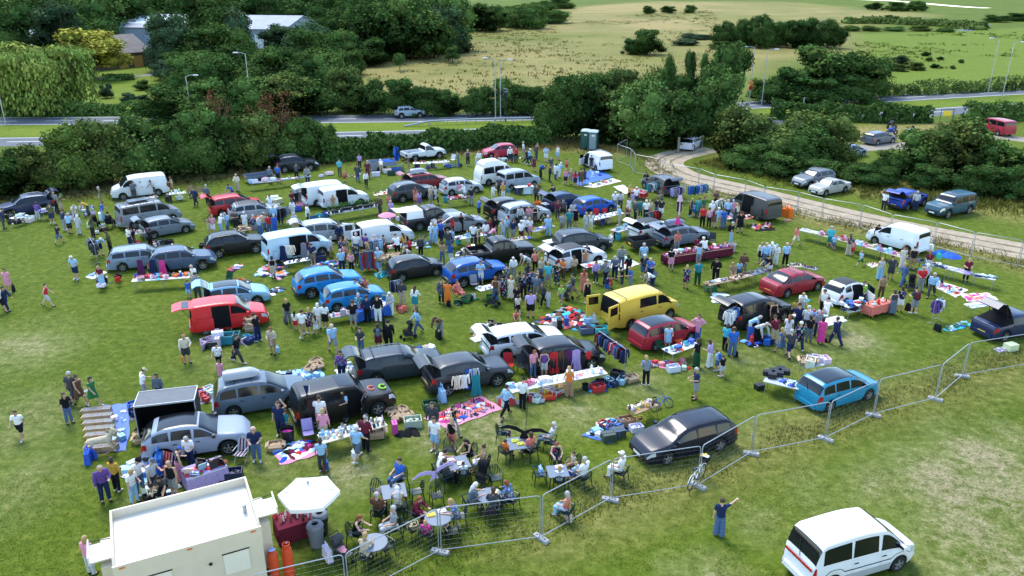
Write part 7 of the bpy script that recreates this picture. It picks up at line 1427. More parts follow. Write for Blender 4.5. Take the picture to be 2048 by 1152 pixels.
def lamp_post(px, py, top, side, label, sign=False):
 b = G(px, py); h = height_at(b, top); o = thing('street_lamp', label, 'street lamp', b, 0, 'lamp posts along the roads'); ob('pole', MB().tube([(0, 0, 0), (0, 0, 1.2), (0, 0, 1.21), (0, 0, h)], .085, r2=.06).mesh('pole', M_galv), o)
 ob('arm', MB().tube([(0, 0, h - .05), (side * .5, 0, h + .18), (side * 1.1, 0, h + .2)], .045).mesh('arm', M_galv), o); ob('lamp_head', MB().box((side * 1.4, 0, h + .2), (.75, .26, .14), tp=.8).mesh('lamp_head', mat('lamp_grey', (.5, .52, .54), .4)), o)
 if sign:
  for z, m in ((2.9, M_tail), (3.6, M_orange)): ob('sign_plate', MB().lathe([(.33, 0), (.33, .03)], (0, -.1, z), axis='Y', n=18).lathe([(.23, 0), (.23, .01)], (0, -.112, z), axis='Y', n=18, m=1).mesh('sign_plate', [m, M_white]), o)
for a in ((384, 240, 153, 1, 'lamp post in front of the thicket'), (505, 232, 108, -1, 'lamp post among the roadside trees'), (12, 250, 165, -1, 'lamp post at the left edge by the willow'), (991, 241, 119, -1, 'left of two tall lamp posts by the camera mast'), (1001, 242, 122, 1, 'right of two tall lamp posts by the camera mast'), (1497, 213, 96, -1, 'lamp post with round signs'), (1523, 211, 101, 1, 'lamp post right of the round signs'), (1976, 185, 78, -1, 'lamp post on the far verge at right'), (2004, 196, 86, 1, 'lamp post with arm at the right edge')): lamp_post(*a, sign='signs' in a[4] and 'with' in a[4])
b = G(1011, 243); o = thing('traffic_camera', 'black traffic camera on a dark mast beside the road', 'camera', b); ob('pole', MB().tube([(0, 0, 0), (0, 0, 3.4)], .1).mesh('pole', M_black), o); ob('housing', MB().box((0, 0, 3.8), (.5, .9, 1.0), rx=.3).box((-.1, .1, 4.35), (.5, .5, .4), ry=.4).mesh('housing', mat('camera_navy', (.02, .025, .04), .4)), o); ob('bracket', MB().tube([(0, 0, 3.3), (-.5, 0, 3.7), (-1.2, 0, 4.2)], .06).mesh('bracket', M_black), o)
for i, (x, y) in enumerate(((1697, 208), (1715, 206.5), (1737, 205.5), (1756, 206.5))):
 o = thing('traffic_cone', ['leftmost of four orange road cones', 'second orange road cone from the left', 'third orange road cone from the left', 'rightmost of four orange road cones'][i], 'traffic cone', G(x, y), 0, 'cones on the road', 1.3); ob('cone', MB().lathe([(.17, .04), (.03, .75), (.01, .75)], n=12).mesh('cone', M_orange), o); ob('base', MB().box((0, 0, .02), (.42, .42, .04)).mesh('base', M_black), o); ob('band', MB().lathe([(.128, .27), (.085, .46)], n=12, cap=False).mesh('band', M_white), o)
P = [G(x, y) for x, y in ((808, 254), (860, 251), (930, 247.5), (1000, 245.5), (1072, 243.5))]; o = thing('crash_barrier', 'long grey roadside crash barrier on the verge', 'barrier', P[0]); ob('rail', MB().tube([p - P[0] + Vector((0, 0, .62 if i else .1)) for i, p in enumerate(P)], .13, n=6).mesh('rail', M_galv), o)
for i in range(14): q = P[0].lerp(P[4], (i + .5) / 14) if i else P[1]; ob('post', MB().box((q - P[0]) + Vector((0, 0, .3)), (.1, .1, .6)).mesh('post', M_galv), o)
b = G(1606, 217); o = thing('marker_post', 'short grey marker post on the road verge', 'post', b); ob('post', MB().tube([(0, 0, 0), (0, 0, 1.7)], .1).mesh('post', M_conc), o)
b = G(1356, 305); o = thing('gate_post', 'weathered wooden gate post by the track', 'post', b); ob('post', MB().box((0, 0, .9), (.22, .22, 1.8)).mesh('post', mat('grey_wood', (.22, .19, .14), .9)), o)
def building(p1, p2, depth, eave, ridge, label, wc, rc, extra=''):
 a, b = G(*p1), G(*p2); d = b - a; L = d.length; yaw = math.atan2(d.y, d.x); o = thing('barn' if 'barn' in label else 'house', label, 'building', a, yaw); q = .5
 ob('wall', MB().box((L / 2, depth / 2, eave / 2), (L, depth, eave)).add([(0, 0, eave), (0, depth, eave), (0, depth / 2, ridge)], [(0, 1, 2)]).add([(L, 0, eave), (L, depth, eave), (L, depth / 2, ridge)], [(1, 0, 2)]).mesh('wall', wc, False), o); g = MB()
 for s in (0, 1):
  y0, y1 = (-q, depth / 2) if s == 0 else (depth + q, depth / 2); z0 = eave - q * (ridge - eave) / (depth / 2) + .06; P4 = [(-q, y0, z0), (L + q, y0, z0), (L + q, y1, ridge + .06), (-q, y1, ridge + .06)]; g.add(P4 + [(x, y, z - .16) for x, y, z in P4], [(0, 1, 2, 3), (7, 6, 5, 4), (0, 4, 5, 1), (1, 5, 6, 2), (3, 7, 4, 0)])
 rf = ob('roof', g.mesh('roof', rc, False), o); s = (ridge - eave) / (depth / 2)
 if 'skylight' in extra: ob('skylight', MB().add([(L * .04, depth * .12, eave + depth * .12 * s + .1), (L * .24, depth * .12, eave + depth * .12 * s + .1), (L * .24, depth * .42, eave + depth * .42 * s + .1), (L * .04, depth * .42, eave + depth * .42 * s + .1)], [(0, 1, 2, 3)]).mesh('skylight', mat('pale_sheet', (.75, .78, .8), .3), False), rf)
 if 'doors' in extra:
  for x in (.55, .8): ob('door', MB().box((L * x, -.03, 1.2), (2.2, .08, 2.4)).mesh('door', mat('orange_door', (.4, .2, .05), .6)), o)
  for x in (.15, .35): w = ob('window', MB().box((L * x, -.03, 1.7), (1.3, .08, 1.1)).mesh('window', M_glass), o); ob('frame', MB().box((L * x, -.05, 1.1), (1.5, .14, .1)).mesh('frame', M_wood), w)
 if 'shed' in extra:
  for i in range(9): ob('cladding_rib', MB().box((L * (i + .5) / 9, -.04, eave / 2), (.12, .06, eave)).mesh('cladding_rib', M_conc), o)
  ob('door', MB().box((L * .86, -.05, 1.8), (3.2, .08, 3.6)).mesh('door', M_white), o)
M_blu = mat('blue_grey_cladding', (.28, .33, .4), .7, noise=.1, nscale=.8); M_rg = mat('grey_roof', (.3, .31, .33), .8, noise=.15, nscale=.5); M_dkw = mat('dark_timber_wall', (.1, .075, .055), .9, noise=.25, nscale=1.5); M_rb = mat('brown_roof', (.17, .145, .125), .9, noise=.2, nscale=.7)
building((236, 92), (572, 98), 24, 5.2, 8.0, 'long blue-grey barn with pale roof sheets behind the trees', M_blu, M_rg, 'skylight shed')
building((180, 144), (302, 131), 11, 3.4, 6.6, 'timber house with a brown roof and orange doors', M_dkw, M_rb, 'doors'); building((70, 116), (180, 112), 10, 3.2, 6.2, 'low grey-roofed house behind the willow', M_dkw, M_rg)
def pushchair(px, py, yaw, col, label):
 o = thing('pushchair', label, 'pushchair', G(px, py), rad(yaw), 'pushchairs'); g = MB()
 for s in (1, -1): g.tube([(-.42, s * .22, 1.02), (-.1, s * .24, .5), (.35, s * .2, .12)], .015).tube([(-.35, s * .24, .12), (.1, s * .24, .62)], .015)
 g.tube([(-.42, -.22, 1.02), (-.42, .22, 1.02)], .018); ob('frame', g.mesh('frame', M_black), o); ob('seat', MB().grid([[Vector((x, y, z + .04 * abs(y) * 4)) for y in (-.19, 0, .19)] for x, z in ((.25, .38), (.18, .5), (-.08, .48), (-.28, .9))], flip=True).grid([[Vector((x - .02, y, z - .03)) for y in (-.19, 0, .19)] for x, z in ((.25, .38), (.18, .5), (-.08, .48), (-.28, .9))]).mesh('seat', M_cloth), o, color=COL[col])
 ob('hood', MB().grid([[Vector((-.2 + .24 * math.cos(a) * .8, .21 * b, .82 + .26 * math.sin(a) * (1 - .25 * b * b))) for b in (-1, -.5, 0, .5, 1)] for a in np.linspace(.2, 2.9, 7)]).mesh('hood', M_cloth), o, color=COL[col]); ob('basket', MB().box((0, 0, .24), (.4, .34, .14)).mesh('basket', M_cloth), o, color=COL['charcoal'])
 for x, s, r in ((.36, .2, .1), (.36, -.2, .1), (-.34, .25, .13), (-.34, -.25, .13)): ob('wheel', MB().lathe([(r * .5, -.025), (r, -.025), (r, .025), (r * .5, .025)], (x, s, r), axis='Y', n=14).mesh('wheel', M_tyre), o)
for a in ((816, 676, 215, 'black', 'black pushchair pushed across open grass'), (1132, 598, 130, 'slate', 'blue-grey pushchair beside the child in lime'), (1821, 580, 250, 'black', 'black pushchair by the book tables'), (684, 1122, 320, 'charcoal', 'dark pushchair with baby blankets by the round table'), (964, 968, 250, 'black', 'black pushchair behind the woman with baby'), (985, 612, 160, 'black', 'black pushchair in the centre crowd')): pushchair(*a)
good('garment', up(685, 1122, .52), .5, 'pink', 'bundled in the pushchair by the round table', None, 1.3)
def bicycle(px, py, yaw, col, label, sc=1.0, basket=False, lie=0):
 o = thing('bicycle', label, 'bicycle', G(px, py), rad(yaw), scale=sc); o.rotation_euler = (lie, 0, rad(yaw)); r = .33; g = MB()
 for a, b in (((-.5, .33), (-.1, .28)), ((-.1, .28), (-.22, .82)), ((-.5, .33), (-.2, .74)), ((-.1, .28), (.38, .72)), ((-.19, .7), (.36, .82)), ((.35, .9), (.55, .33))): g.tube([(a[0], 0, a[1]), (b[0], 0, b[1])], .022)
 ob('frame', g.mesh('frame', M_obj), o, color=COL[col]); ob('saddle', MB().box((-.24, 0, .88), (.26, .14, .06), tp=.8).mesh('saddle', M_black), o); ob('handlebar', MB().tube([(.25, -.28, .98), (.36, -.1, 1.0), (.36, .1, 1.0), (.25, .28, .98)], .014).tube([(.35, 0, .88), (.36, 0, 1.0)], .016).mesh('handlebar', M_black), o); ob('pedal', MB().box((-.02, .12, .16), (.1, .08, .03)).box((-.18, -.12, .4), (.1, .08, .03)).tube([(-.02, .07, .17), (-.1, 0, .28), (-.18, -.07, .4)], .012).mesh('pedal', M_black), o)
 for x in (-.5, .55):
  w = ob('wheel', MB().lathe([(r - .03, -.018), (r, -.018), (r, .018), (r - .03, .018), (r - .03, -.018)], (x, 0, r), axis='Y', n=24, cap=False).mesh('wheel', M_tyre), o); g = MB()
  for k in range(8): g.tube([(x, 0, r), (x + (r - .03) * math.cos(k * .785), 0, r + (r - .03) * math.sin(k * .785))], .004, n=3)
  ob('spokes', g.mesh('spokes', M_galv), w); ob('mudguard', MB().tube([(x + (r + .03) * math.cos(q), 0, r + (r + .03) * math.sin(q)) for q in np.linspace(.6, 2.8, 8)], .018).mesh('mudguard', M_obj), o, color=COL[col])
 if basket:
  b_ = ob('basket', MB().box((.62, 0, .95), (.28, .36, .22), tp=1.15).mesh('basket', M_dark), o); g = MB(); q = random.Random(3)
  for k in range(14): g.lathe([(.02, 0), (.06, .03), (.02, .06)], (.62 + q.uniform(-.12, .12), q.uniform(-.16, .16), 1.06), n=6, m=k % 2)
  ob('flowers', g.mesh('flowers', [M_white, M_yplate]), b_)
bicycle(1392, 968, 52, 'white', 'white bicycle with a flower basket chained to the fence', 1.0, True); bicycle(1326, 820, 25, 'blue', 'small blue bicycle lying by the wooden table', .8, lie=-.75); bicycle(845, 486, 40, 'charcoal', 'dark bicycle by the stained white van', .85)
def horse():
 c = G(206, 908); o = thing('rocking_horse', 'cream rocking horse beside the disc boxes', 'rocking horse', c, rad(20), scale=1.15); L = [((-.3, 0, .62), (.3, 0, .64), .13, .14), ((.28, 0, .68), (.5, 0, .95), .1, .07), ((.48, 0, .97), (.7, 0, .86), .08, .05), ((-.4, 0, .66), (-.6, 0, .4), .04, .05)] + [((x, s * .09, .58), (x * 1.75, s * .13, .12), .06, .04) for x in (-.27, .27) for s in (1, -1)] + [((.47, s * .04, 1.02), (.46, s * .05, 1.1), .025, .012) for s in (1, -1)]
 V, F = surfnet(lambda P: caps(P, L, .05), (-.75, -.3, .05), (.85, .3, 1.2), .028); ob('body', npmesh('body', V, F, M_cloth, True), o, color=(.5, .42, .29))
 for s in (1, -1): ob('rocker', MB().tube([(.85 * math.sin(a), s * .15, 1.4 - 1.34 * math.cos(a)) for a in np.linspace(-.75, .75, 11)], .025).mesh('rocker', M_wood), o)
 ob('mane', MB().box((.36, 0, .88), (.1, .05, .34), ry=-.7).mesh('mane', M_cloth), o, color=(.3, .24, .15))
horse()
def kite(px, py, z, yaw, col, label, pole, sc=1.0):
 p = G(px, py, 0); o = thing('bird_kite', label, 'kite', p, rad(yaw)); ob('pole', MB().tube([(0, 0, 0), (.15, 0, pole)], .014).mesh('pole', M_black), o); s = sc
 out = [(0, .0), (.45, .28), (.95, .3), (1.5, -.1), (1.3, -.1), (.9, .02), (.5, -.05), (.15, -.2), (.3, -.75), (0, -.62), (-.3, -.75), (-.15, -.2), (-.5, -.05), (-.9, .02), (-1.3, -.1), (-1.5, -.1), (-.95, .3), (-.45, .28)]
 V = [(x * s, .02 * q, z + y * s * .75 + abs(x) * .06 * s) for q in (0, 1) for x, y in out]; n = len(out); F = [tuple(range(n)), tuple(range(2 * n - 1, n - 1, -1))] + [(i, n + i, n + (i + 1) % n, (i + 1) % n) for i in range(n)]; ob('wing', mesh('wing', V, F, M_cloth, None, False), o, color=COL[col]); ob('tether', MB().tube([(0, .01, z), (.1, 0, pole)], .004, n=4).mesh('tether', M_black), o)
kite(871, 1000, 1.35, 35, 'lilac', 'purple bird-shaped kite on a pole at the cafe', 2.6, .68); kite(1048, 905, 1.1, -12, 'black', 'black bird-shaped kite above the cafe table', 2.4, .8)
c = G(1352, 500); o = thing('bird_kite', 'pink and white kite streamer on a tall pole above the slate car', 'kite', c); ob('pole', MB().tube([(0, 0, 0), (0, 0, 4.3)], .015).mesh('pole', M_galv), o); ob('streamer', MB().box((0, 0, 4.1), (.45, .04, .5), tp=.5).box((.02, 0, 3.3), (.12, .04, 1.0), tp=.6).mesh('streamer', M_cloth), o, color=(.55, .4, .5)); ob('tail', MB().box((-.04, 0, 2.35), (.5, .05, .6), tp=.4).mesh('tail', M_cloth), o, color=COL['hotpink'])
c = G(771, 699); o = thing('closed_parasol', 'tall black furled parasol held upright by the man in black', 'parasol', c); ob('canopy', MB().lathe([(.03, .5), (.1, .7), (.09, 1.6), (.03, 2.25), (.01, 2.3)], n=10).mesh('canopy', M_cloth), o, color=COL['black']); ob('pole', MB().tube([(0, 0, 0), (0, 0, 2.4)], .02).mesh('pole', M_black), o)
c = G(774, 432, .9); o = thing('small_parasol', 'pink round sunshade by the white canopy pickup', 'parasol', (c.x, c.y, 0)); ob('canopy', MB().lathe([(.75, .95), (.4, 1.12), (.02, 1.2)], n=12, cap=False).mesh('canopy', M_cloth), o, color=COL['pink']); ob('pole', MB().tube([(0, 0, 0), (0, 0, 1.2)], .018).mesh('pole', M_galv), o)
c = G(627, 858); o = thing('furled_flag', 'small dark flag on a white pole by the large black car', 'flag', c); ob('pole', MB().tube([(0, 0, 0), (0, 0, 2.3)], .016).mesh('pole', M_white), o); ob('flag', MB().add([(0, 0, 2.3), (-.28, .02, 2.28), (-.14, .01, 1.75), (0, .03, 2.3), (-.28, .05, 2.28), (-.14, .04, 1.75)], [(0, 1, 2), (5, 4, 3), (0, 3, 4, 1), (1, 4, 5, 2), (2, 5, 3, 0)]).mesh('flag', M_cloth), o, color=COL['navy'])
vp, vy = VPOS['rrs']
for i, c_ in enumerate(('coral', 'lime')):
 q = vp + Vector((math.cos(vy), math.sin(vy), 0)) * 1.35 + Vector((math.sin(vy), -math.cos(vy), 0)) * (.15 + .1 * i) + Vector((math.cos(vy), math.sin(vy), 0)) * .55 * i; q.z = 1.13
 g = MB().tube([(.22 * math.cos(a), .3 * math.sin(a), .05) for a in np.linspace(.5, 5.8, 12)], .07).box((.2, 0, .06), (.06, .3, .1), 1); tag(ob('life_jacket', g.mesh('life_jacket', [M_cloth, M_black]), None, q, vy, scale=.7, color=COL[c_]), f"{'orange-red' if i == 0 else 'yellow-green'} life jacket laid on the large black car bonnet", 'life jacket')
def motorbike(px, py, yaw, col, label):
 o = thing('motorbike', label, 'motorbike', G(px, py), rad(yaw), 'motorbikes in the car park'); ob('body', MB().tube([(-.6, 0, .8), (-.1, 0, .72), (.3, 0, .9), (.6, 0, .75)], .17, n=8).box((0, 0, .45), (.5, .3, .4)).mesh('body', M_paint), o, color=col); ob('screen', MB().box((.55, 0, 1.1), (.05, .35, .4), ry=-.5).mesh('screen', M_glass), o); ob('handlebar', MB().tube([(.4, -.36, 1.05), (.45, 0, 1.0), (.4, .36, 1.05)], .02).mesh('handlebar', M_black), o); ob('exhaust', MB().tube([(0, -.18, .3), (-.7, -.2, .4)], .06).mesh('exhaust', M_chrome), o)
 for x in (-.68, .72): ob('wheel', MB().lathe([(.18, -.06), (.31, -.06), (.31, .06), (.18, .06)], (x, 0, .31), axis='Y', n=16, cap=False).mesh('wheel', M_tyre), o)
motorbike(1780, 256, 40, (.012, .015, .02), 'black motorbike parked on the dry grass'); motorbike(1782, 270, 20, (.02, .05, .3), 'blue motorbike beside the dark grey parked car'); motorbike(1818, 272, 30, (.3, .32, .36), 'white and blue motorbike right of the parked car')
g = MB()
c = G(1890, 250); o = thing('advert_board', 'yellow board on a green frame behind the red minibus', 'board', c, .2); ob('board', MB().box((0, 0, 1.6), (1.3, .08, .7)).mesh('board', M_yplate), o); ob('frame', MB().tube([(-1, 0, 0), (-1, 0, 2.2)], .05).tube([(1, 0, 0), (1, 0, 2.2)], .05).tube([(-1, .06, 2.1), (1, .06, 2.1)], .05).mesh('frame', mat('green_frame', (.03, .09, .05), .6)), o)
for e in [('farblack', 'suv', BLK, 'black off-road car with open boot beyond the centre crowd', (998, 441), (1059, 431), 'tail'), ('galaxy', 'mpv', (.34, .37, .41), 'pale grey people carrier in the centre crowd', (1024, 452), (1092, 441), 'rails'), ('dblue', 'hatch', (.014, .03, .09), 'dark blue hatchback left of the bright blue car', (1115, 423), (1162, 415), 'tail'), ('bblue', 'hatch', (.012, .09, .4), 'bright blue car behind the white crockery table', (1176, 433), (1220, 424), '')]: vehicle(*e)
# people: px py facing pose who hair top bottom [extra]; facing 0 right, 90 away, 180 left, 270 towards us
PEOPLE = {
'by the navy estate at far left': '9 458 60 look m short:n shirt:navy trousers:charcoal;78 441 100 reach f bob:n tee:purple trousers:lightgrey;106 448 110 look m short:b tee:olive shorts:navy;114 422 250 stand m bald:g tee:grey trousers:black;125 426 20 look m cap:green tee:olive shorts:beige',
'walking past the far left stalls': '120 488 80 stride f short:b tee:black shorts:denim;130 461 60 look m short:n tee:navy trousers:grey;142 468 80 look m short:g tee:lightblue shorts:black;152 440 300 bend f bob:g tee:white trousers:cream;160 470 100 look f bob:w coat:lightgrey trousers:lightgrey;173 432 200 bend f bun:n tee:mustard trousers:charcoal',
'left of the camper van with rack': '188 476 90 look f long:n shirt:olive trousers:black;204 412 200 stand m short:g tee:olive shorts:khaki;208 444 20 look m short:n tee:blue trousers:lightblue;221 455 90 sit m short:b shirt:black trousers:black',
'at the white panel van table': '270 399 300 look m short:n tee:slate trousers:charcoal;286 395 270 look f bob:g tee:lightgrey trousers:navy;309 393 250 reach f bun:n tee:lightgrey shorts:charcoal;346 386 200 carry f long:n vest:cream skirt:tan',
'on the grass behind the red estate': '392 412 250 walk m short:n coat:navy trousers:black;416 407 80 stand m short:g shirt:slate trousers:black;476 383 260 carry m bald:g shirt:cream trousers:beige;465 393 240 crouch m short:b tee:blue trousers:navy',
'behind the pale blue-grey estate': '204 512 330 bend m short:w tee:lightblue shorts:navy;222 504 200 look f bob:n coat:olive trousers:black;262 497 60 stand m short:n tee:white trousers:navy;269 497 130 look f bun:b tee:black trousers:charcoal;303 498 90 reach f bob:b shirt:black trousers:black',
'on open grass at the left': '154 559 270 look m short:w tee:lightblue shorts:navy;97 613 20 stride f short:n vest:red shorts:lightgrey;19 584 290 stand f bob:n dress:pink -;3 625 340 walk m short:w tee:cream shorts:black;14 620 350 stride f bob:b coat:navy trousers:navy',
'near the long toy table': '206 576 270 look f bob:l tee:maroon longskirt:lightblue;393 578 240 look m bald:g tee:white trousers:navy pack-navy;397 597 110 stand m short:n shirt:grey trousers:charcoal;379 597 110 reach c short:b tee:blue shorts:lightblue',
'at the silver crossover stall': '422 470 320 carry f long:n vest:tan skirt:beige;428 470 90 look f bun:l tee:pink shorts:white;443 468 70 reach f bob:w tee:white trousers:lightblue;456 463 250 look f bob:g coat:lightblue trousers:denim;473 461 280 fold m short:b tee:charcoal trousers:black;492 463 100 look f bun:w longdress:white -;509 472 80 look m short:g tee:navy shorts:grey;521 474 100 stand f bob:w vest:lightblue longskirt:denim;530 467 60 walk m cap:beige tee:beige trousers:denim;540 469 120 look f short:n tee:red trousers:denim;551 469 100 look f bob:g longdress:blue -;550 450 260 stand m short:g shirt:lightblue trousers:slate;521 436 270 look f bob:n shirt:white trousers:grey;543 430 270 hips m short:n tee:white shorts:beige;562 448 120 look m short:g shirt:grey trousers:navy',
'between the white vans and people carrier': '587 437 260 look f bob:n shirt:white trousers:white;591 465 110 stand f short:g tee:lightgrey trousers:beige;616 446 40 look f bun:n coat:white trousers:black;594 406 250 look m short:g tee:lightblue trousers:black;601 404 230 fold m short:w tee:white trousers:grey;606 403 200 carry f bob:g tee:lightblue skirt:lilac;585 410 300 sit f bob:n tee:maroon trousers:navy;616 367 280 look m short:n shirt:grey trousers:navy;668 424 270 look f long:l vest:tan shorts:beige',
'beside the trailer of the black estate': '541 368 80 look m short:g tee:slate trousers:charcoal;557 365 90 look m short:n tee:blue shorts:black;594 360 90 reach m short:b tee:charcoal trousers:black',
'around the blue tarp stall': '680 352 90 look m cap:navy tee:turquoise trousers:olive;720 338 270 stand f bob:n tee:lilac trousers:black;716 363 100 look m short:n coat:charcoal trousers:denim;736 356 100 look m short:g shirt:maroon trousers:maroon;733 375 270 walk f bob:b shirt:white trousers:black;690 364 100 stand c short:l tee:coral shorts:red;763 346 110 bend f bob:w shirt:cream trousers:beige;818 343 180 look m cap:black tee:brown shorts:tan',
'on the grass by the grey crossover': '761 430 230 stand m short:n shirt:brown trousers:charcoal;779 424 250 look f long:r vest:coral trousers:brown;783 438 270 stand f bob:g tee:lilac trousers:slate;832 411 90 stand f long:r dress:coral -;840 417 130 look f long:n tee:lilac skirt:purple;862 409 330 look m short:g tee:beige shorts:grey;871 408 350 walk f bun:g coat:lightgrey trousers:black',
'near the silver-white pickup tables': '917 335 190 look m short:n shirt:slate trousers:denim;936 331 280 hips m short:g vest:charcoal trousers:black;954 344 230 look f bun:w vest:lightblue shorts:lightblue;958 332 260 stand f long:l shirt:white trousers:beige',
'by the red hatchback at the hedge': '992 322 270 crouch c short:n tee:red shorts:navy;1020 324 270 look m short:w shirt:white trousers:navy;1027 324 90 look f long:r vest:coral trousers:charcoal;1032 324 60 stand m short:n tee:red trousers:black;1047 314 200 stand m short:g tee:white shorts:grey;1052 329 340 stride m short:b tee:black trousers:black;1058 329 20 walk m cap:white shirt:lightblue trousers:navy;1073 320 220 lift m short:n coat:charcoal trousers:charcoal;1068 343 100 look f bob:n dress:maroon -',
'around the blue tarpaulin': '1092 324 260 fold m short:n tee:lightblue shorts:white;1115 320 270 stand f bun:n vest:white shorts:lightblue;1085 358 330 bend m short:n tee:navy trousers:black pack-blue;1099 364 20 look m short:b shirt:black trousers:black;1102 346 100 look m cap:black tee:charcoal shorts:tan;1111 359 60 look f bob:b coat:white trousers:denim;1118 356 40 reach f bob:w shirt:lightblue trousers:white;1131 370 100 look f bob:l tee:pink shorts:black;1133 341 100 stand c short:n tee:coral shorts:red;1141 370 80 look f bun:g dress:tan -;1150 375 80 look f long:n tee:red skirt:black;1161 373 100 stand m short:n shirt:brown shorts:olive;1168 369 110 stand f bob:b dress:navy -;1182 341 260 stand f long:n tee:black shorts:charcoal',
'by the far black off-road car': '958 437 30 look m short:n tee:blue shorts:black;943 411 90 look m short:b tee:black trousers:grey;930 403 150 reach f bob:w shirt:white trousers:lightgrey;919 391 270 sit f bun:g tee:pink trousers:grey;986 403 330 look f bob:n coat:white trousers:cream;999 390 270 stand m short:g tee:charcoal trousers:black;1006 401 100 look f long:l tee:mustard trousers:white;1017 400 100 look c short:n tee:teal shorts:beige;1073 406 280 stand m short:n shirt:charcoal trousers:black;1082 410 200 look f bun:n vest:black trousers:denim;1108 407 130 reach m short:b shirt:black trousers:black',
'at the pale blue van stall': '551 514 300 look f bun:r dress:plum -;548 558 90 stand f bob:b vest:black skirt:beige;590 520 270 stand f bob:w shirt:white trousers:grey;627 531 260 look m short:n tee:navy shorts:khaki',
'in the crowd by the stained van': '662 516 20 look f bob:g coat:lightgrey trousers:tan;684 521 80 look m short:n tee:black trousers:black;680 490 300 stand m short:n shirt:navy trousers:charcoal;714 511 80 look m short:g tee:white trousers:denim;685 545 120 look m bald:g tee:lightblue trousers:navy;704 547 270 fold f long:r vest:pink trousers:black;694 516 40 look f long:l tee:tan shorts:beige;690 530 60 look f bob:n vest:coral trousers:charcoal;732 510 60 look f bun:b tee:purple trousers:plum;751 516 100 look m short:g shirt:lightgrey trousers:lightblue;758 540 110 look f bob:g longdress:lightblue -;768 527 210 crouch f bob:n tee:white trousers:white;778 488 270 fold m short:n shirt:beige trousers:tan;796 514 110 reach m short:n tee:white trousers:black;809 508 130 look f long:n tee:mustard wide:denim;820 511 90 look c short:n tee:red shorts:maroon;842 515 270 stand f long:n shirt:charcoal trousers:black;713 530 270 look f bun:b shirt:black trousers:charcoal;738 528 170 look f long:l dress:olive -;772 508 260 reach f bun:n tee:grey trousers:brown;815 530 240 bend f bob:l tee:cream trousers:tan',
'at the centre table crowd': '864 487 90 look f bob:w shirt:white trousers:lightblue;871 488 100 stand f bob:l tee:lightblue trousers:lightblue;882 484 60 stand m short:n tee:blue trousers:navy;897 503 100 look m short:n shirt:charcoal shorts:slate;904 497 60 stand f bun:n tee:lightblue shorts:denim;885 526 110 lift f bob:n vest:tan trousers:denim;936 492 110 look c short:l tee:lightblue shorts:white;947 491 90 stand m short:n tee:white trousers:charcoal;923 466 270 hips f long:n vest:black trousers:black;958 490 300 bend m short:g shirt:beige trousers:brown;972 484 90 look f bob:b shirt:white trousers:grey;979 477 60 look f bob:r shirt:maroon trousers:charcoal;991 475 150 stand m short:b coat:black trousers:maroon;1006 479 100 look f long:l coat:lightgrey trousers:lightblue;1013 475 80 look f bob:g tee:lightblue trousers:grey;905 474 30 look f long:n tee:red trousers:navy;876 470 350 reach f long:n vest:maroon trousers:black;985 488 20 bend f bun:n tee:pink trousers:denim',
'by the pale grey people carrier': '1026 481 60 look m short:n tee:navy shorts:grey;1042 484 60 stand m cap:white tee:white trousers:maroon;1051 475 90 walk m short:g shirt:white shorts:navy;1060 476 100 look f bob:l tee:white skirt:pink;1057 449 270 look f bob:l tee:pink trousers:grey;1070 449 280 fold f long:n vest:black trousers:brown;1096 474 110 look m short:g tee:lightblue trousers:lightblue;1124 468 80 look m short:n tee:grey shorts:khaki;1115 438 270 look f bob:r shirt:maroon trousers:charcoal;1126 438 260 stand m short:n tee:charcoal shorts:black;1138 461 80 look m short:g tee:teal trousers:slate;1151 453 100 stand f bun:n dress:black -;1145 442 260 look f bob:n tee:lightgrey trousers:blue;1172 463 110 stand f long:l coat:lightgrey trousers:lightgrey;1181 463 70 look f long:l tee:white trousers:cream;1040 452 300 look m short:b shirt:lightgrey trousers:charcoal;1088 466 120 look f bun:n tee:olive trousers:mustard',
'near the white crockery table': '1229 420 270 look m short:w tee:white trousers:grey;1240 420 250 look m short:b shirt:lightgrey trousers:charcoal;1257 432 250 stand f bob:n vest:white trousers:white;1280 435 270 look f long:b coat:teal trousers:navy;1291 440 100 stand m short:w tee:white trousers:black;1299 437 110 look f bob:l tee:beige skirt:tan;1313 435 90 stand m short:n tee:black shorts:denim;1321 437 90 stand m short:b tee:black shorts:white;1270 440 200 stand m short:n shirt:charcoal trousers:black',
'by the red cloth table': '1257 404 20 look f long:l tee:mustard trousers:black;1271 411 80 look m short:w tee:white shorts:navy;1265 412 100 stand c short:n tee:lilac shorts:lightgrey;1291 376 250 fold f bob:b shirt:black trousers:charcoal;1323 412 200 look f long:n tee:brown trousers:denim;1357 434 270 stand f long:l dress:black -',
'behind the grey trestle of goods': '1238 452 200 look m short:g tee:lightblue trousers:beige;1255 450 220 look m bald:g tee:maroon trousers:charcoal',
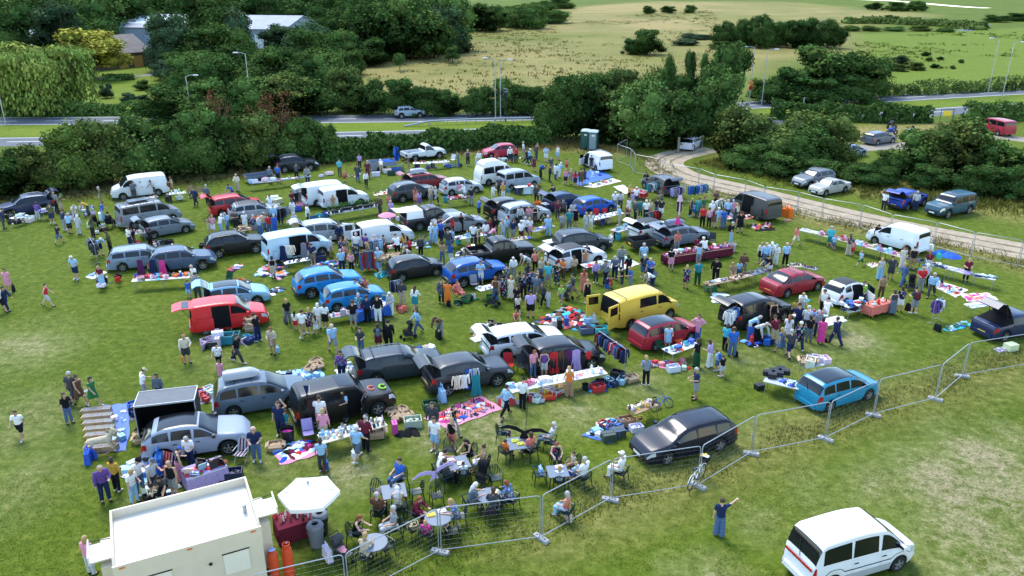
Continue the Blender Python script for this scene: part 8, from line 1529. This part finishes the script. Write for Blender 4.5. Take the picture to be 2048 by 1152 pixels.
'in the crowd at the grey van': '1380 433 330 look f bob:l vest:black trousers:black;1394 435 60 look m short:n coat:teal trousers:charcoal;1406 430 100 stand f bun:r tee:green trousers:coral;1387 433 50 stand c bob:n tee:lightblue shorts:blue;1404 454 90 stand m short:n tee:red trousers:black;1417 455 90 stand f bun:b tee:pink trousers:black;1427 455 80 look f bob:r tee:maroon skirt:brown;1436 456 90 look m short:w tee:lightblue shorts:beige;1446 458 100 stand m short:n tee:blue trousers:denim;1430 417 250 carry f long:n shirt:brown trousers:black;1434 428 300 bend m short:w shirt:white trousers:grey;1444 428 250 bend m bald:g shirt:lightgrey trousers:slate;1462 451 100 look c bob:n tee:lightblue shorts:denim;1465 436 110 look f bob:g tee:pink trousers:lilac;1473 443 130 look f long:l vest:cream trousers:charcoal;1479 466 90 stand m short:n tee:black shorts:black big;1454 440 90 look m short:g shirt:lightblue trousers:navy;1468 455 80 look f long:b dress:charcoal -;1422 440 70 look f bob:w coat:white trousers:lightblue',
'near the maroon cloth tables': '1461 488 330 stand m short:g tee:black trousers:lightblue pack-black;1341 541 90 look f bob:b tee:black skirt:pink;1353 504 270 look f bob:r tee:coral trousers:grey;1392 515 60 look f bob:n shirt:maroon trousers:maroon;1408 521 110 reach m short:w tee:white trousers:charcoal;1396 531 90 look f bob:b vest:lightblue trousers:grey;1394 570 100 stand m short:n tee:teal trousers:darkgreen;1371 578 60 look f bob:l dress:black -;1430 563 240 look m short:n shirt:black trousers:black big;1286 534 90 stand m short:g tee:lightblue trousers:grey;1287 557 90 stand m short:w tee:black shorts:denim pack-charcoal;1300 563 240 look m bald:g tee:blue trousers:navy;1298 582 200 bend m short:b tee:white trousers:navy',
'standing together above the dark red car': '1520 527 260 stand f long:l shirt:cream skirt:black;1529 532 230 stand m short:g shirt:lightblue trousers:denim;1539 528 270 look m cap:white tee:white trousers:beige;1550 531 250 look f cap:lightblue shirt:white trousers:white;1569 532 270 stand m bald:g tee:lightblue trousers:black',
'along the book tables': '1591 492 200 stride f bob:r shirt:coral shorts:cream;1658 496 70 look m short:g shirt:turquoise shorts:teal;1666 501 80 look c short:l tee:lightblue shorts:slate;1696 511 70 look f long:n vest:brown wide:beige;1703 512 90 stand c bob:n tee:coral shorts:red;1752 488 230 look f bob:b shirt:black trousers:navy;1720 533 200 stride c short:l tee:lightblue shorts:green;1758 560 260 stand f long:l vest:lightgrey wide:lightblue;1779 560 90 look m short:n tee:charcoal shorts:charcoal;1803 537 80 look f bun:r longdress:cream -;1822 541 70 reach m short:b vest:black shorts:tan;1804 571 200 walk f bob:l shirt:denim wide:denim;1853 547 60 look f long:r tee:maroon skirt:lightgrey;1841 569 70 crouch m cap:blue tee:turquoise trousers:navy;1849 574 90 look f bob:w tee:lightgrey trousers:black;1861 594 230 stride m short:g shirt:lightblue trousers:charcoal;1826 628 100 look m short:b tee:charcoal shorts:grey pack-maroon;1838 582 260 carry m bald:g tee:red trousers:grey;1930 562 250 carry f bob:l tee:maroon trousers:black',
'at the orange cloth table': '1783 630 80 look f bob:n vest:charcoal longskirt:slate;1798 624 90 look f bob:b tee:black shorts:white;1760 598 270 look f bob:n tee:tan trousers:brown;1722 604 240 sit m short:n tee:lime trousers:navy',
'by the vivid blue car beyond the track': '1766 421 60 lift m short:n tee:white trousers:black;1829 422 80 stand m short:g shirt:lightgrey trousers:navy',
'at the wooden trestle tables': '1476 556 270 look c bob:n tee:lightblue shorts:denim;1485 552 250 look m short:n shirt:brown trousers:khaki;1463 560 270 sit f long:l tee:tan trousers:tan;1537 556 200 reach m short:b tee:black trousers:white',
'selling at the black car stall': '1600 630 260 reach f bob:l tee:white trousers:lightgrey;1644 630 240 look m short:n vest:white trousers:black;1648 648 60 reach f bun:b shirt:white trousers:white;1588 637 250 look c short:n tee:mustard shorts:navy;1543 652 270 look f bun:n vest:black trousers:brown',
'in the front crowd at the black car': '1547 688 110 look m short:n tee:maroon trousers:beige;1518 689 300 bend m short:g shirt:lightgrey trousers:black;1505 674 340 bend f bob:g tee:lightblue trousers:white;1560 708 120 walk f long:l dress:denim -;1573 684 70 look f long:r dress:white -;1578 715 100 stride m short:g tee:charcoal shorts:navy;1596 699 90 walk m short:w coat:black trousers:navy;1594 663 80 look m cap:black tee:navy trousers:navy;1616 684 80 look f bob:b tee:black trousers:slate;1640 688 80 stand f bob:b longdress:hotpink -;1669 690 120 walk m short:n shirt:navy trousers:navy;1633 674 100 look f bob:g tee:striped trousers:navy;1610 668 70 look m cap:lightgrey tee:lightgrey trousers:charcoal',
'around the crimson car table': '1394 682 250 hips f bob:n coat:pink trousers:blue;1392 734 120 stand f bob:n tee:black wide:darkgreen;1418 735 140 look f bob:n tee:lilac wide:white;1433 742 150 look c short:n tee:lightblue shorts:denim pack-blue;1443 754 110 stand c short:n tee:black shorts:lightgrey;1463 714 90 stand m bald:n tee:blue trousers:denim;1449 702 60 look f bob:n tee:turquoise trousers:black;1334 701 270 look f bob:n dress:lightblue -;1390 798 190 carry m short:g tee:navy shorts:grey;1291 771 110 look f bob:l shirt:striped trousers:black',
'at the boot of the white off-road car': '1099 538 300 look m bald:n tee:navy trousers:navy;1173 530 260 carry f long:n shirt:maroon trousers:charcoal',
'in the big crowd by the royal blue crossover': '1027 558 270 look f bob:w shirt:white trousers:grey;1052 547 200 bend m short:g tee:lightgrey trousers:beige;1070 546 90 look f bun:r vest:coral trousers:black;1062 589 90 stand m short:n shirt:navy trousers:navy big;1022 599 80 look f bob:l longdress:cream -;1008 597 100 stand f bob:b longdress:black -;1039 591 90 look f bob:n coat:khaki trousers:charcoal;1047 597 80 look m short:n shirt:black trousers:black;1086 612 210 walk f bob:n shirt:charcoal trousers:black;1096 573 100 look m short:l tee:turquoise shorts:grey;1033 620 80 look f bun:n tee:black trousers:charcoal;1036 628 90 walk c bob:n tee:cream shorts:black;1061 636 90 stand m short:b tee:lilac shorts:black big;1079 582 130 bend m short:n tee:black trousers:denim;1113 568 240 look f bun:b longdress:black -;1096 615 230 stand c short:n shirt:lightgrey trousers:lightgrey;991 602 80 look f bob:r vest:brown wide:denim;1003 593 60 stand c short:n tee:blue shorts:red;1082 560 60 look f bob:l tee:beige shorts:denim;1056 572 100 look f long:b tee:charcoal trousers:olive;1072 600 60 look m cap:beige shirt:slate trousers:khaki;1014 575 110 look f bun:n dress:olive -;1126 560 230 look f long:r tee:orange trousers:brown',
'walking past the yellow van roof': '1122 606 250 walk c short:l tee:lime shorts:grey;1146 598 190 walk m short:b tee:charcoal shorts:khaki;1148 556 250 look f long:n tee:beige trousers:olive;1167 585 100 stand f long:r longdress:coral -;1174 608 90 stand f long:l vest:black skirt:black;1191 566 270 look f bob:n shirt:lilac trousers:charcoal;1210 569 210 walk m short:b shirt:slate trousers:black;1170 543 270 look f bob:l vest:tan trousers:grey;1229 559 250 look m short:g tee:slate trousers:navy;1243 580 190 look f bun:b tee:black shorts:charcoal;1242 538 280 look m short:n shirt:grey trousers:slate;1260 580 200 look f bob:l tee:blue wide:striped;1221 580 90 crouch c short:n tee:red shorts:navy;1213 587 60 look c short:b tee:navy shorts:blue;1256 556 110 look f bob:b shirt:black trousers:black;1030 647 300 crouch c short:r tee:coral shorts:maroon',
'by the royal blue crossover': '883 607 270 stand f long:b coat:charcoal trousers:black;896 610 80 stand f bun:n longdress:orange -;918 598 330 sitback f bob:n dress:coral -;961 570 270 fold m short:n tee:lightblue shorts:white',
'crossing the grass in the middle': '806 611 260 look m cap:charcoal shirt:charcoal trousers:beige;783 632 250 look f bob:w coat:lightgrey trousers:white;831 621 60 walk f long:n shirt:white skirt:teal;836 667 210 walk f bob:n shirt:lightblue trousers:denim;877 676 250 bend m short:n shirt:brown trousers:grey;758 701 100 stand f bob:n tee:charcoal skirt:maroon pack-slate;779 699 90 stand m short:b shirt:black trousers:black;723 709 270 carry f bob:n tee:charcoal trousers:denim;667 705 290 walk m bald:g tee:lightblue shorts:grey',
'at the blue cloth table': '757 645 110 look m short:b shirt:black trousers:white;736 645 90 stand m short:n shirt:navy trousers:black;719 638 90 look f bob:g dress:teal -;708 657 90 stand m short:n tee:black shorts:grey;714 602 270 look f bob:n vest:tan trousers:denim;733 600 260 look f bob:r vest:coral trousers:navy',
'left of the blue cloth table': '577 648 130 stand f bob:l tee:black trousers:slate;592 661 90 stand c long:b tee:white shorts:red;607 674 70 walk m short:n tee:white shorts:tan;621 668 100 stand f bob:l dress:black -;633 669 110 stand c long:n tee:beige shorts:white;638 658 80 look f bob:w shirt:white trousers:cream;652 658 90 stand f bob:n tee:white skirt:black',
'in front of the red van': '461 658 270 hips f bob:b vest:white trousers:plum;517 683 150 look m short:b tee:black trousers:navy;547 708 260 carry f bob:r coat:beige skirt:tan;477 725 350 stride m short:n tee:black trousers:charcoal;375 726 300 look m cap:tan shirt:cream shorts:charcoal;440 740 280 walk f cap:black tee:white trousers:black;444 764 270 stand c bob:n dress:pink -;685 762 260 stand m short:b shirt:purple trousers:navy',
'on the open grass at lower left': '44 877 280 walk m short:n tee:white shorts:black h1.52;140 847 330 face f long:n tee:black trousers:denim;149 808 70 walk m short:g tee:charcoal trousers:charcoal;163 810 330 walk f bun:n vest:brown skirt:brown;190 812 340 walk f bob:b dress:green -;292 801 40 look m cap:beige tee:white shorts:grey;322 806 270 stand f bob:n shirt:slate trousers:black;213 1003 320 look m bald:g shirt:purple trousers:navy;236 983 80 face f bob:n shirt:mustard trousers:black;185 1150 90 stand f bob:l tee:pink trousers:lightgrey',
'around the lilac cloth table': '384 936 260 look f bob:g tee:white trousers:navy;271 1006 340 look f bob:l tee:white trousers:lightblue;283 988 350 look m cap:black tee:white trousers:denim;311 990 350 look m cap:slate tee:lightgrey shorts:charcoal;351 994 250 stand m bald:n vest:black shorts:grey;362 962 30 look f cap:blue vest:black longskirt:pink;331 994 270 crouch f bob:b tee:charcoal trousers:black;347 978 60 stand c short:l tee:slate shorts:navy',
'at the crockery stall': '563 872 270 lift m short:n tee:navy trousers:navy;573 869 80 look c short:n tee:teal shorts:grey;643 860 90 stand m short:n tee:white shorts:beige;650 884 80 look f bob:l shirt:pink trousers:beige;646 943 100 stand f bob:n tee:lightblue trousers:charcoal;716 920 60 walk m short:w tee:lightblue shorts:slate;733 902 60 look m cap:charcoal shirt:maroon trousers:black;692 842 230 look f long:l tee:lightblue trousers:denim;515 922 280 carry m bald:w tee:navy trousers:denim',
'walking past the pink blanket': '871 903 250 stand m short:n tee:white shorts:lightblue;867 870 250 stand m short:n shirt:charcoal trousers:slate;907 872 330 walk f long:n vest:black trousers:grey;905 900 250 face f long:l vest:black shorts:coral;1012 831 30 walk f bun:n shirt:lightblue trousers:black;1045 818 60 look f bun:b shirt:white trousers:black',
'at the white tables by the coats': '1138 794 90 look f long:l vest:orange wide:tan;1066 755 300 look f bob:r tee:pink trousers:denim;1088 755 270 look f bun:n vest:purple shorts:lightgrey',
'outside the wire fence': '1437 1072 80 point f short:n tee:navy wide:denim',
}
SEAT = {  # px py of the chair, facing, pose
'at the square table with two drinks': '800 975 225 sit m short:n tee:blue trousers:denim;758 1045 80 sit m bald:g tee:brown trousers:black;797 1035 95 lean f long:w tee:beige shorts:tan',
'at the table by the purple kite': '880 958 25 lean m short:b tee:white trousers:navy;893 975 40 sit m short:n shirt:charcoal trousers:black;940 925 225 lean f long:b vest:black trousers:black;966 945 190 sit f bun:n vest:tan shorts:white;927 965 100 sit c short:n tee:white shorts:blue',
'at the table with yellow trays': '1006 882 350 sit c short:b tee:green shorts:navy;1012 920 50 sit c short:n tee:orange shorts:tan;1060 918 130 sit f bob:n tee:coral trousers:grey;1099 900 165 sitback m short:g tee:lightgrey trousers:slate',
'at the small square table by the fence': '1111 930 275 lean f bob:r vest:black trousers:charcoal;1145 945 200 sit c short:n tee:beige shorts:tan;1166 972 135 sit m short:g tee:white shorts:grey;1118 978 85 lean c bob:l tee:white shorts:navy;1150 966 140 sit c short:l tee:lightblue shorts:blue',
'at the round table with papers': '941 1022 20 lean f long:w tee:slate trousers:grey;1022 1018 150 lean f bob:r coat:denim trousers:navy;986 1038 85 lean f bob:n shirt:charcoal trousers:black',
'at the round table with yellow plates': '832 1045 330 lean f bob:r shirt:maroon trousers:maroon;853 1085 80 sit c bob:l tee:hotpink shorts:navy;915 1053 190 lean f bob:l dress:denim -',
'at the empty round table': '712 1085 350 lean f bob:r vest:black trousers:charcoal;788 1075 200 sit m short:g tee:grey trousers:lightgrey;730 1132 80 lean f bob:l tee:beige trousers:cream',
'alone on a cafe chair by the fence': '1131 1040 150 sit f bob:g vest:coral trousers:lightblue;1240 962 150 sit m cap:white tee:white trousers:white',
}
def crowd(D, seated=False):
 for place, s in D.items():
  for e in s.split(';'):
   a = e.split()
   x, y = float(a[0]), float(a[1])
   if seated: y -= 2
   person(x, y, float(a[2]) + R.uniform(-12, 12) * (not seated), *a[3:8], place, extra=' '.join(a[8:]))
crowd(PEOPLE); crowd(SEAT, True)
person(186, 812, 200, 'sit', 'c', 'short:l', 'tee:white', 'shorts:white', 'carried by the woman in green', z=.62, h=.85)
for x, y, c, pl, sc in ((367, 722, 'orange', 'in the hand of the man in cream', 1.0), (468, 716, 'black', 'in the hand of the striding man', 1.1), (877, 677, 'black', 'on the grass by the bending man', 1.5), (1470, 712, 'black', 'in the hand of the man in blue', 1.0), (28, 582, 'black', 'pulled by the woman in pink dress', 1.3), (556, 704, 'lightblue', 'on the arm of the woman in beige', 1.0), (648, 944, 'brown', 'in the hand of the pale blue shopper', .9), (652, 936, 'blue', 'at the corner of the crockery table', 1.2), (708, 916, 'white', 'in the hand of the white-haired man', 1.0), (1818, 622, 'black', 'in the hand of the man with maroon pack', 1.5), (897, 612, 'black', 'at the feet of the woman in orange', 1.2), (1182, 464, 'yellow', 'beside the blonde woman in white', 1.1), (549, 556, 'black', 'in the hand of the woman in beige skirt', .8), (572, 646, 'plum', 'on the shoulder of the woman in black', 1.2), (1650, 684, 'black', 'beside the woman in hot pink', .7)):
 good('bag', G(x, y), .5, c, pl, None, sc)
# past 300 of a kind: the ones that show smallest become one mass
def vcol_mat():
 m = bpy.data.materials.new('mixed_cloth'); m.use_nodes = True; t = m.node_tree; v = t.nodes.new('ShaderNodeVertexColor'); v.layer_name = 'tint'; b = t.nodes['Principled BSDF']; b.inputs['Roughness'].default_value = .85; t.links.new(v.outputs[0], b.inputs['Base Color']); return m
M_mix = vcol_mat(); bpy.context.view_layer.update()
def merge_far(name, cat, keep, label):
 L = [o for o in C.objects if o.parent is None and o.get('category') == cat and (cat != 'clothing' or o.name.startswith('garment'))]
 L.sort(key=lambda o: (o.location - cam.location).length / max(o.scale[0], .3) if cat == 'clothing' else (o.location - cam.location).length)
 Vs, Fs, Cs, c = [], [], [], 0
 for o in L[keep:]:
  for q in [o] + list(o.children):
   if q.data is None: continue
   me = q.data; n = len(me.vertices); v = np.empty(n * 3, np.float32); me.vertices.foreach_get('co', v); M = np.array(q.matrix_world); v = v.reshape(-1, 3) @ M[:3, :3].T + M[:3, 3]
   f = [tuple(i + c for i in p.vertices) for p in me.polygons]; Vs.append(v); Fs += f; Cs += [tuple(q.color)] * n; c += n
  for q in list(o.children) + [o]: bpy.data.objects.remove(q)
 if not Fs: return
 me = bpy.data.meshes.new(name); me.from_pydata(np.concatenate(Vs).tolist(), [], Fs); me.materials.append(M_mix); at = me.color_attributes.new('tint', 'FLOAT_COLOR', 'POINT'); at.data.foreach_set('color', np.array(Cs, np.float32).ravel()); me.polygons.foreach_set('use_smooth', [True] * len(me.polygons))
 tag(ob(name, me), label, None, None, 'stuff')
merge_far('crowd', 'person', 299, 'far part of the crowd of shoppers'); merge_far('scattered_clothes', 'clothing', 288, 'far heaps of clothes on the ground')
